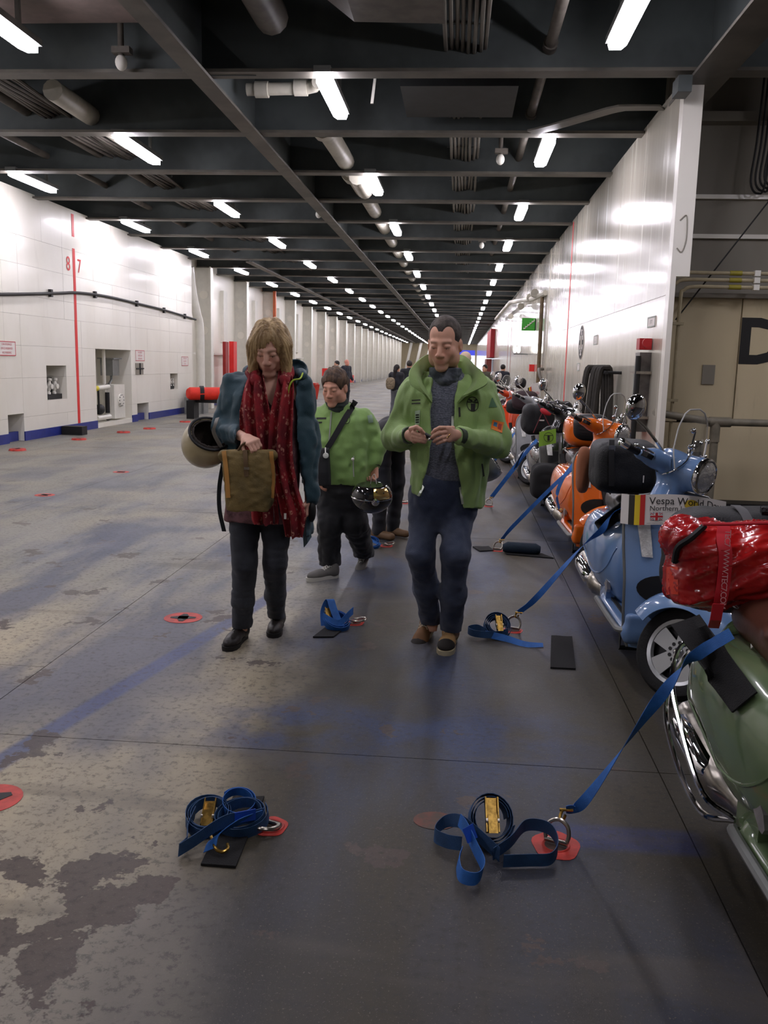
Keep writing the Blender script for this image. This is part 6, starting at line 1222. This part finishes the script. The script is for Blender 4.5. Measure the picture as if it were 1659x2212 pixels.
def ratchet(o, c, az, s=1.0, tilt=.5):
    R = rot('z', az) @ rot('x', tilt); c = np.array(c, float); r = MB()
    r.box(c, (.036 * s, .10 * s, .006), R).box(c + R @ np.array((.018 * s, 0, .012)), (.004, .10 * s, .024), R).box(c + R @ np.array((-.018 * s, 0, .012)), (.004, .10 * s, .024), R)
    q = r.build('ratchet', M_BRASS, o, smooth=False); MB().cyl(c + R @ np.array((-.022, -.02, .016)), c + R @ np.array((.022, -.02, .016)), .011).build('ratchet_axle', M_STEELR, q); MB().box(c + R @ np.array((0, -.03, .028)), (.03, .06, .004), R).build('release_plate', M_BRASS, q, smooth=False)
def hook(o, c, az, s=1.0, m=None, tilt=.2):
    R = rot('z', az) @ rot('x', tilt); c = np.array(c, float); MB().tube(curve([c + R @ (np.array(q) * s) for q in ((0, .05, 0), (0, .015, 0), (.004, -.015, 0), (.02, -.03, 0), (.038, -.02, 0), (.042, 0, 0))], 4), .0055 * s, 8).build('hook', m or M_BRASS, o)
b = thing('ratchet_strap', 'coiled blue ratchet strap with brass hook on the near left mat', 'strap', (-.66, 2.68, 0), world=True)
coil(b, (-.745, 2.72, .03), .058, .082, 3, .04, M_STRAPD, .2, .15, 1.25); coil(b, (-.635, 2.72, .034), .07, .094, 2.2, .04, M_STRAPD, -.3, .2, 1.0); coil(b, (-.66, 2.78, .05), .05, .062, 1.4, .036, M_STRAP, .5, .35)
loop(b, [(-.80, 2.74, .03), (-.79, 2.62, .03), (-.77, 2.55, .03), (-.78, 2.50, .03), (-.74, 2.52, .05), (-.66, 2.60, .08), (-.585, 2.66, .07), (-.56, 2.74, .04)], (0.1, 0, 1), M_STRAPD, .045); loop(b, [(-.56, 2.72, .05), (-.58, 2.66, .07), (-.63, 2.61, .07), (-.68, 2.56, .05), (-.69, 2.53, .02)], ((0, -.5, 1), (1, 0, .5)), M_STRAP, .045)
ratchet(b, (-.745, 2.72, .035), .1, 1.0, .5); MB().box((-.60, 2.635, .085), (.07, .003, .038), rot('z', .5)).build('label', mat('blue_label', (32, 80, 190), .5), b, smooth=False); hook(b, (-.675, 2.535, .03), .5, 1.0)
for c in b.children: c.location.x -= .045
b = thing('ratchet_strap', 'looped blue ratchet strap with upright brass ratchet beside the near right ring', 'strap', (.2, 2.7, 0), world=True)
coil(b, (.155, 2.74, .075), .052, .078, 3, .06, M_STRAPD, .15, .95, 1.1); ratchet(b, (.155, 2.715, .10), .1, 1.1, .9)
loop(b, [(.18, 2.60, .03), (.10, 2.66, .07), (.05, 2.74, .06), (-.0, 2.77, .035), (-.03, 2.70, .03), (.01, 2.66, .03), (.06, 2.65, .03)], (.05, .2, 1), M_STRAPD, .045); loop(b, [(.05, 2.72, .075), (.07, 2.66, .08), (.10, 2.58, .06), (.125, 2.52, .035), (.105, 2.46, .03), (.06, 2.47, .03), (.05, 2.54, .03), (.06, 2.60, .03)], (.2, .1, 1), M_STRAP, .042)
loop(b, [(.16, 2.60, .03), (.22, 2.66, .045), (.27, 2.72, .07), (.34, 2.71, .07), (.365, 2.66, .045), (.34, 2.60, .03), (.27, 2.585, .028), (.19, 2.57, .028)], (0, -.1, 1), M_STRAPD, .045); MB().box((.085, 2.62, .085), (.05, .003, .045), rot('z', .9) @ rot('x', -.5)).build('label', mat('blue_label', (32, 80, 190), .5), b, smooth=False)
b = thing('ratchet_strap', 'bright blue strap bundled on the deck between the two walking people', 'strap', (-.68, 5.0, 0), world=True)
coil(b, (-.67, 5.0, .045), .05, .08, 3, .05, M_STRAP, .4, .5); loop(b, [(-.74, 4.98, .02), (-.75, 5.02, .10), (-.72, 5.03, .17), (-.69, 4.99, .12), (-.64, 4.94, .03)], (1, .3, 0), M_STRAP, .045); loop(b, [(-.75, 4.97, .08), (-.70, 4.95, .06), (-.65, 4.94, .05), (-.60, 5.0, .09), (-.58, 5.05, .10)], (0, .3, 1), M_STRAP, .045); ratchet(b, (-.735, 5.04, .10), .3, .8, .9); hook(b, (-.60, 5.08, .03), 1.2, 1, M_STEELR)
b = thing('ratchet_strap', 'blue strap with tail stretched right beside the blue scooter ring', 'strap', (.28, 5.0, 0), world=True)
coil(b, (.27, 5.03, .055), .045, .085, 4, .045, M_STRAPD, .2, .8); ratchet(b, (.275, 5.0, .08), .2, .9, .9); loop(b, [(.33, 5.0, .03), (.24, 4.93, .03), (.14, 4.92, .035), (.10, 4.97, .04), (.15, 5.02, .04), (.2, 4.99, .03)], (0, 0, 1), M_STRAPD, .04); loop(b, [(.2, 4.94, .03), (.32, 4.90, .02), (.42, 4.84, .012), (.52, 4.84, .012)], ((0, .2, 1), (0, 1, .3)), M_STRAP, .04)
b = thing('ratchet_strap', 'small blue strap heap by the short woman\'s lifted foot', 'strap', (-.68, 7.35, 0), world=True)
coil(b, (-.70, 7.36, .04), .05, .075, 2, .045, M_STRAP, .2, .6); loop(b, [(-.76, 7.38, .12), (-.70, 7.34, .07), (-.62, 7.36, .03)], (0, 1, .3), M_STRAP, .045); hook(b, (-.60, 7.38, .03), 1.4, 1, M_STEELR)
def tie(name, label, ring_pt, pts, twist=1.0, w=.036, m=M_STRAP, extra=None):
    o = thing(name, label, 'strap', ring_pt, world=True); P = curve([np.array(p, float) for p in pts], 14); n = len(P); T = np.gradient(P, axis=0); S = []
    for i in range(n): t = unit(T[i]); a = unit(np.cross(t, (0, 0, 1.0))); c = np.cross(a, t); th = twist * PI * max(0, min(1, (i / n - .12) / .75)); S.append(a * math.cos(th + 1.2) + c * math.sin(th + 1.2))
    MB().ribbon(P, np.array(S), w, .002).build('webbing', m, o); h = np.array(ring_pt, float); d = unit(P[1] - h)
    MB().tube(curve([P[0] - (.012, 0, 0), P[0] - d * .02 + (-.008, 0, 0), h + (-.004, -.005, 0), h + (.008, .006, -.006), h + (.014, .004, .012)], 4), .005, 7).build('hook', M_BRASS, o); MB().tube([P[0] + (-.022, 0, .0), P[0] + (.022, 0, 0)], .005, 7).build('hook_bar', M_BRASS, o)
    if extra: extra(o)
    return o
g_end = at(1580, 1368, 2.52); tie('tie_down_strap', 'blue tie-down strap from the near ring up to the green scooter seat', (.385, 2.755, .082), [(.402, 2.765, .11), at(1262, 1730, 2.78), at(1400, 1540, 2.70), at(1475, 1445, 2.62), at(1515, 1408, 2.55), g_end], 2.3)
tie('tie_down_strap', 'blue tie-down strap from the second ring up to the blue scooter', (.385, 5.15, .08), [(.40, 5.155, .105), at(1160, 1290, 5.15), at(1255, 1183, 5.10), at(1300, 1145, 5.05), at(1322, 1112, 5.0), at(1346, 1096, 4.95)], 1.6)
tie('tie_down_strap', 'long blue tie-down strap from the third ring to the orange scooter', (.39, 7.47, .07), [(.405, 7.475, .09), at(1110, 1135, 7.48), at(1200, 1045, 7.42), at(1238, 1010, 7.38), at(1246, 985, 7.36)], .4, .032)
tie('tie_down_strap', 'blue strap pair knotted on the way up to the black scooter', (.385, 9.87, .08), [(.40, 9.875, .10), at(1110, 1012, 9.8), at(1130, 985, 9.75), at(1160, 950, 9.7)], .3, .045, M_STRAP, lambda o: loop(o, [at(1112, 1012, 9.78), at(1122, 990, 9.74), at(1135, 970, 9.7), at(1160, 958, 9.68)], (.6, .5, .5), M_STRAPD, .05, 'second_strand'))
tie('tie_down_strap', 'blue strap running up to the grey and white scooter', (.385, 12.22, .08), [(.40, 12.22, .10), at(1100, 950, 12.15), at(1112, 935, 12.1)], .3, .04)
tie('tie_down_strap', 'short blue strand hanging down the orange scooter cowl', tuple(at(1212, 1105, 7.30)), [at(1208, 1100, 7.28), at(1203, 1070, 7.26), at(1215, 1035, 7.26), at(1240, 1000, 7.30)], .5, .03)
GB = thing('green_bag', 'bright green bag on the deck behind the man\'s legs', 'bag', (-.01, 8.0, 0), world=True); S = SDF(.008, (-.25, 7.75, -.02), (.2, 8.3, .36), .03); S.ell((-.01, 8.0, .12), (.09, .10, .13), p=3); S.ell((-.01, 8.0, .24), (.03, .05, .06)); S.cut((0, 0, .002), (0, 0, -1)); S.build('bag_body', mat('bright_green_nylon', (40, 176, 48), .5), GB, smooth=2, fold=folds(.012, (20, 20, 14), 2))
# ================================================================ LUGGAGE AND EXTRAS ON THE SCOOTERS
def bagbody(name, label, c, d, m, parts=None, p=4, fold_=(.012, (9, 9, 9)), h=.009, rz=0.0, cat='bag'):
    o = thing(name, label, cat, c, world=True); c = np.array(c, float); S = SDF(h, c - np.array(d) * .72 - .03, c + np.array(d) * .72 + .03, .02); S.frame(rot('z', rz), c); S.ell((0, 0, 0), np.array(d) / 2, p=p); S.frame(); S.build('bag_body', m, o, smooth=2, fold=folds(fold_[0], fold_[1], c[0] * 7)); return o
M_REDPVC = mat('red_wet_pvc', (206, 34, 34), .24, var=.35, vs=6, coat=.6, c2=(160, 20, 26))
BLK = mat('black_nylon', (24, 25, 28), .6, var=.25, vs=10, bump=.35, bs=120)
def red_duffel():
    o = thing('dry_bag', 'glossy red dry bag strapped across the green scooter rack', 'bag', (1.1, 3.0, .85), world=True); a = at(1436, 1195, 3.0); S = SDF(.008, (.55, 2.65, .60), (1.62, 3.35, 1.15), .03)
    S.chain([(a[0] + .19, 3.0, .912), (1.0, 3.0, .918), (1.45, 3.0, .928)], [.120, .130, .134], .03); S.box((a[0] + .11, 3.0, .91), (.17, .22, .25), .05, k=.05); S.ell((a[0] + .05, 2.99, 1.0), (.06, .09, .06), k=.04)
    def crease(V): a_ = np.arctan2(V[:, 2] - .93, V[:, 1] - 3.0); q = np.stack([V[:, 0] * 5 + a_ * .8, a_ * 2.6 + V[:, 0] * 7, V[:, 2] * 3], 1); return (vnoise(q * .8 + 3) - .5) * .022 + (1 - np.abs(2 * vnoise(q * 1.5) - 1)) ** 4 * .014 + (1 - np.abs(2 * vnoise(q * 3.1 + 5) - 1)) ** 4 * .008
    bd = S.build('bag_body', M_REDPVC, o, smooth=2, fold=crease); bv = skin_of(bd)
    st = strip(bv, 'lettered_strap', [(1562, 1140), (1560, 1165), (1566, 1200), (1562, 1260), (1552, 1310)], .042, mat('red_webbing', (222, 44, 58), .5), o, .007, Y=2.84)
    MB().ribbon([at(1552, 1305, 2.83), at(1546, 1340, 2.84), at(1541, 1357, 2.9)], (1, 0, 0), .036, .003).build('strap_tail', MATS['red_webbing'], o)
    A, Bq = np.array(on(bv, 1565, 1172, .024, 2.83)), np.array(on(bv, 1555, 1290, .024, 2.83)); v = unit(A - Bq); u = -v; w_ = np.cross(u, (0, -1, 0)); w_ = unit(np.cross((0, -1.0, 0), u))
    n_ = np.cross(u, unit(w_)); up_ = w_ if np.cross(u, w_)[1] < 0 else -w_
    text('strap_lettering', 'TEC7  WWW.TEC7.COM', .027, (A + Bq) / 2, u, up_, mat('pink_print', (240, 176, 180), .6), o, spacing=.82)
    tri = MB().grid([[on(bv, x, y, .003, 2.82) for x in (1440, 1452, 1466)] for y in (1225, 1255, 1284)]); tri.build('orange_patch', mat('orange_pvc', (226, 52, 20), .3, coat=.4), o)
    MB().tube(curve([on(bv, 1463, 1215, .01, 2.83), on(bv, 1467, 1180, .01, 2.83), on(bv, 1490, 1164, .012, 2.83), on(bv, 1520, 1145, .014, 2.83)], 4), .011, 7).build('black_strap', M_BLACK, o)
    MB().tube(curve([at(1518, 1132, 2.86), at(1580, 1132, 2.86), at(1659, 1130, 2.86), at(1760, 1135, 2.86)], 3), .006, 6).build('red_cord', MATS['red_webbing'], o)
red_duffel()
bk = bagbody('holdall', 'black holdall strapped behind the red dry bag on the green scooter', (1.25, 3.34, .86), (.92, .28, .38), BLK, p=5, fold_=(.008, (8, 8, 8)))
MB().tube(curve([(1.1, 3.26, 1.055), (1.25, 3.24, 1.07), (1.55, 3.24, 1.07)], 5), .02, 8).build('handle', mat('ribbed_black', (16, 16, 17), .5, bump=.9, bs=90), bk)
MB().ribbon(curve([(1.04, 3.36, 1.06), (1.04, 3.27, 1.055), (1.045, 3.205, 1.02), (1.05, 3.19, .97)], 5), (1, 0, 0), .035, .004).build('grey_strap', mat('grey_webbing', (92, 92, 94), .5), bk)
MB().tube(curve([(1.0, 3.02, .82), (.98, 2.95, .78), (1.02, 2.85, .72), (1.06, 2.8, .70)], 4), .013, 8).build('rack_stay', M_CHROME, bk)
# felt pad under the strap on the green scooter flank
def drape(name, label, q, Y0, Y1, m, target, cat='pad', lift=.012, n=9):
    bv = None; V = []; F = []
    for o in target:
        k = len(V); M = o.matrix_world; V += [M @ v.co for v in o.data.vertices]; F += [tuple(i + k for i in p.vertices) for p in o.data.polygons]
    bv = BVHTree.FromPolygons(V, F); q = np.array(q, float); G = []
    for a in np.linspace(0, 1, n):
        r = []
        for b in np.linspace(0, 1, n):
            p = (q[0] * (1 - b) + q[1] * b) * (1 - a) + (q[3] * (1 - b) + q[2] * b) * a; r.append(on(bv, p[0], p[1], lift, Y0 + (Y1 - Y0) * a))
        G.append(r)
    G = np.array(G); ref = np.array([[at(*((q[0] * (1 - b) + q[1] * b) * (1 - a) + (q[3] * (1 - b) + q[2] * b) * a), Y0 + (Y1 - Y0) * a) for b in np.linspace(0, 1, n)] for a in np.linspace(0, 1, n)])
    far = G[:, :, 1] > ref[:, :, 1] + .22; G[far] = ref[far]
    for _ in range(3): G[1:-1, 1:-1] = (G[:-2, 1:-1] + G[2:, 1:-1] + G[1:-1, :-2] + G[1:-1, 2:] + 2 * G[1:-1, 1:-1]) / 6
    return tag(MB().grid(G, -.006).build(name, m), label, cat)
bpy.context.view_layer.update()
kid = lambda o, *names: [c for c in o.children if c.name.split('.')[0] in names]
drape('felt_pad', 'black felt pad draped over the green scooter flank under the blue strap', ((1450, 1352), (1512, 1330), (1642, 1502), (1592, 1542)), 2.80, 2.35, M_RUBBER, kid(GREEN, 'body'))
drape('felt_pad', 'black felt pad under the strap on the blue scooter seat', ((1340, 1085), (1362, 1112), (1302, 1156), (1286, 1126)), 4.93, 5.1, M_RUBBER, kid(BLUE, 'body', 'seat', 'leg_shield'))
bb_ = bagbody('backpack', 'black backpack with buckled strap resting on the blue scooter seat', tuple(at(1345, 1005, 5.25)), (.36, .42, .30), BLK, p=5, fold_=(.010, (10, 10, 10)), cat='backpack')
MB().box(at(1322, 968, 5.03), (.035, .008, .03)).build('buckle', M_STEELR, bb_, smooth=False); MB().ribbon([at(1322, 950, 5.06), at(1321, 975, 5.02), at(1321, 1050, 5.02)], (1, 0, 0), .03, .003).build('strap', M_BLACK, bb_); MB().box(at(1390, 1035, 5.02), (.006, .004, .04)).build('zip_pull', M_PAPER, bb_, smooth=False)
bagbody('leather_roll', 'upright brown leather roll between the backpack and the orange scooter', tuple(at(1260, 1015, 5.55)), (.085, .12, .29), mat('brown_suede_roll', (150, 92, 62), .75, var=.2), p=3, fold_=(.004, (9, 9, 9)), cat='roll')
# event plate on the blue scooter
def event_plate():
    o = thing('event_plate', 'white event plate with Belgian and British flags on the blue scooter', 'sign', (1.1, 4.4, .8), world=True)
    O = Vector((1.10, 4.82)); M = BLUE.matrix_world
    def F(u, v):                                                        # u 0..1 across from the scooter's right, v 0..1 upwards
        y = -.262 + .50 * u; z = .772 + .150 * v - .012 * u + .03 * math.sin(PI * u); p = shield_point(max(-1.2, min(1.2, y / .24)), .80); x = .355 - 1.15 * y * y + .056 + (.80 - z) * .12
        if u < .16: x -= 2.2 * (.16 - u) ** 2 * 1.2
        return np.array(M @ Vector((x, y, z)))
    G = lambda u0, u1, v0, v1, d, n=8, k=4: [[F(u, v) + np.array((0, -1, 0)) * d for u in np.linspace(u0, u1, n)] for v in np.linspace(v0, v1, k)]
    MB().grid(G(0, 1, 0, 1, 0, 20, 6), -.003).build('plate', M_PAPER, o)
    for i, (nm, c) in enumerate((('black', (48, 44, 40)), ('yellow', (226, 196, 40)), ('red', (206, 48, 44)))): MB().grid(G(.055 + i * .045, .055 + (i + 1) * .045, 0, 1, .002)).build('flag_band', mat('flag_' + nm, c, .5, var=.05), o)
    u0, u1, v0, v1 = .24, .355, .15, .40; um, vm = (u0 + u1) / 2, (v0 + v1) / 2; fb, fr_, fw_ = mat('flag_blue', (40, 48, 110), .5), mat('flag_cross_red', (200, 40, 50), .5), mat('flag_white', (230, 228, 224), .5)
    MB().grid(G(u0, u1, v0, v1, .002)).build('flag_field', fb, o)
    for a, b in (((u0, v0), (u1, v1)), ((u0, v1), (u1, v0))):
        for wd, mm, dd in ((.040, fw_, .003), (.014, fr_, .0036)): MB().grid([[F(a[0] + (b[0] - a[0]) * t, min(v1, max(v0, a[1] + (b[1] - a[1]) * t + s_ * wd))) + np.array((0, -dd, 0)) for t in np.linspace(0, 1, 6)] for s_ in (-1, 1)]).build('flag_saltire', mm, o)
    for wd, mm, dd in ((.055, fw_, .0042), (.03, fr_, .005)): MB().grid(G(u0, u1, vm - wd, vm + wd, dd)).build('flag_bar', mm, o); MB().grid(G(um - wd * .4, um + wd * .4, v0, v1, dd)).build('flag_bar', mm, o)
    def put(body, size, uc, vc, m=M_INK): text('lettering', body, size, (0, 0, 0), (1, 0, 0), (0, 0, 1), m, o, align='LEFT', bend=lambda P: np.array([F(uc + p[0] / .50, vc + p[1] / .145) + np.array((0, -.004, 0)) for p in P]))
    put('Vespa World Days', .049, .225, .78); put('Northern Ireland', .034, .23, .54); put('www.vespaworlddays.be', .009, .21, .06, mat('pale_ink', (130, 130, 130), .6))
    MB().grid([[F(.63 + .075 * r * math.cos(a), .70 + .17 * r * math.sin(a)) + np.array((0, -.0035, 0)) for a in np.linspace(0, 2 * PI, 20)] for r in (.02, 1)]).build('yellow_dot', mat('yellow_sticker', (214, 182, 60), .5), o)
event_plate()
# orange scooter top case
tc = thing('top_case', 'round-cornered orange top case with black backrest on the orange scooter', 'case', (1.16, 8.25, .9), world=True)
S = SDF(.009, (.85, 8.0, .76), (1.50, 8.62, 1.24), .03); S.ell((1.17, 8.28, .985), (.205, .20, .155), p=3); S.build('case_shell', mat('scooter_paint_236_112_20', (236, 112, 20), .25), tc, smooth=2); S = SDF(.009, (.90, 7.98, .80), (1.46, 8.4, 1.24), .03); S.ell((1.19, 8.16, 1.02), (.165, .11, .125), p=3.2); S.build('backrest', mat('black_vinyl', (28, 28, 30), .45, bump=.4, bs=40, bmap=(.2, .2, 1)), tc, smooth=2)
MB().loftc([(1.17 + .208 * math.cos(a), 8.28 + .203 * math.sin(a), .955) for a in np.linspace(0, 2 * PI, 40)[:-1]], .006, 6, False, True).build('chrome_band', M_CHROME, tc)
# black scooter: panniers, roll bag, plate
bagbody('pannier', 'black soft pannier on the right side of the black scooter', tuple(at(1183, 1040, 9.3)), (.36, .40, .36), mat('matt_black_nylon', (17, 17, 19), .85), p=4, fold_=(.014, (8, 8, 8)), h=.011)
o = bagbody('roll_bag', 'big black roll bag with bungee cords on the black scooter', tuple(at(1163, 905, 10.6)), (.40, .34, .36), BLK, p=4, fold_=(.018, (9, 9, 7)), h=.011); MB().box(at(1170, 908, 10.40), (.06, .004, .015)).build('label', M_PAPER, o, smooth=False)
for a, b in (((1160, 868), (1172, 890)), ((1186, 868), (1172, 890)), ((1172, 890), (1152, 935)), ((1172, 890), (1190, 925))): MB().tube([at(*a, 10.38), at(*b, 10.38)], .006, 6).build('bungee_cord', mat('maroon_cord', (110, 44, 52), .6), o)
bagbody('bin_bag', 'crumpled black plastic bag behind the roll bag', tuple(at(1205, 885, 11.0)), (.36, .3, .22), mat('black_plastic_film', (24, 22, 26), .25), p=3, fold_=(.03, (14, 14, 12)), h=.012)
tag(MB().loftc(curve([at(1168, 884, 10.3), at(1178, 890, 10.28), at(1190, 895, 10.28)], 4), [.015, .025, .03, .032, .032, .03, .028, .025, .015], 10).build('red_glove', mat('red_knit', (196, 40, 52), .6)), 'red glove tucked under the bungee cords of the black roll bag', 'glove')
gp = thing('green_plate', 'bright green cloth plate with round emblem on the black scooter', 'sign', tuple(at(1183, 945, 9.35)), world=True); Q = [at(1165, 933, 9.36), at(1201, 926, 9.32), at(1201, 957, 9.32), at(1164, 965, 9.36)]; MB().add(Q + [p + (0, .006, 0) for p in Q], [(0, 1, 2, 3), (7, 6, 5, 4), (0, 4, 5, 1), (1, 5, 6, 2), (2, 6, 7, 3), (3, 7, 4, 0)]).build('plate', mat('lime_cloth', (128, 170, 52), .7), gp, smooth=False)
MB().grid([[at(1185 + r * math.cos(a), 944.5 + r * math.sin(a), 9.325) for a in np.linspace(0, 2 * PI, 25)] for r in (9.6, 10.6)]).build('emblem_ring', M_INK, gp); MB().grid([[at(1185 - 2.5 + 5 * i, 941 + 11 * j, 9.322) for i in (0, 1)] for j in (0, 1)]).build('emblem_mark', M_INK, gp, smooth=False); MB().grid([[at(1176 + 18 * i, 940 + 1.2 * j, 9.322) for i in (0, 1)] for j in (0, 1)]).build('emblem_mark', M_INK, gp, smooth=False)
# grey and red scooters: carriers, plates
bagbody('carrier_bag', 'dark maroon and black luggage on the grey scooter', tuple(at(1133, 865, 13.0)), (.36, .34, .28), mat('maroon_black_cloth', (52, 32, 38), .7), p=3.5, fold_=(.02, (9, 9, 9)), h=.012)
bagbody('carrier_bag', 'round black basket bag low on the grey scooter', tuple(at(1117, 878, 13.2)), (.32, .3, .22), BLK, p=3, h=.012)
bagbody('cushion', 'black upright seat cushion standing on the luggage farther back', tuple(at(1125, 828, 14.2)), (.17, .2, .17), BLK, p=2.5, h=.012, cat='cushion')
ws = thing('event_plate', 'pale event plate with Belgian colours on the far scooter windscreen', 'sign', tuple(at(1155, 845, 13.0)), world=True); P = [at(x, y, 13.0) for x, y in ((1146, 830), (1164, 826), (1168, 856), (1147, 858))]; MB().add(P + [p + (0, .005, 0) for p in P], [(0, 1, 2, 3), (7, 6, 5, 4), (0, 4, 5, 1), (1, 5, 6, 2), (2, 6, 7, 3), (3, 7, 4, 0)]).build('plate', M_PAPER, ws, smooth=False)
for i, k in enumerate(('black', 'yellow', 'red')): Q = [at(1140 + i * 2.6, 838 - i, 12.98), at(1142.6 + i * 2.6, 837 - i, 12.98), at(1144.6 + i * 2.4, 856, 12.98), at(1142 + i * 2.4, 857, 12.98)]; MB().add(Q, [(0, 1, 2, 3)]).build('flag_band', MATS['flag_' + k], ws, smooth=False)
text('lettering', 'VWD', .05, at(1156, 849, 12.98), (1, 0, 0), (0, 0, 1), M_REDINK, ws)
ms = thing('helmet', 'silver grey helmet hanging behind the man by the scooters', 'helmet', tuple(at(1062, 1002, 4.98)), world=True); MB().ribbon(curve([at(1066, 972, 4.95), at(1070, 955, 4.86), at(1076, 946, 4.70), at(1080, 950, 4.60)], 4), (0, 0, 1), .02, .003).build('chin_strap', M_BLACK, ms); c = at(1050, 1000, 5.0); R = rot('y', .95)
S = SDF(.007, c - .2, c + .2, .01); S.frame(R, c); S.ell((0, 0, 0), (.105, .125, .115)); S.ell((0, 0, .03), (.09, .107, .10), 0, True); S.cut((0, 0, .05), (0, 0, 1)); S.frame(); S.build('shell', mat('silver_helmet', (150, 150, 146), .3, .3, coat=.5), ms, smooth=2); S = SDF(.007, c - .2, c + .2, .01); S.frame(R, c); S.ell((0, 0, 0), (.092, .11, .10)); S.ell((0, 0, .035), (.075, .09, .088), 0, True); S.cut((0, 0, .052), (0, 0, 1)); S.frame(); S.build('lining', M_BLACK, ms, smooth=2)
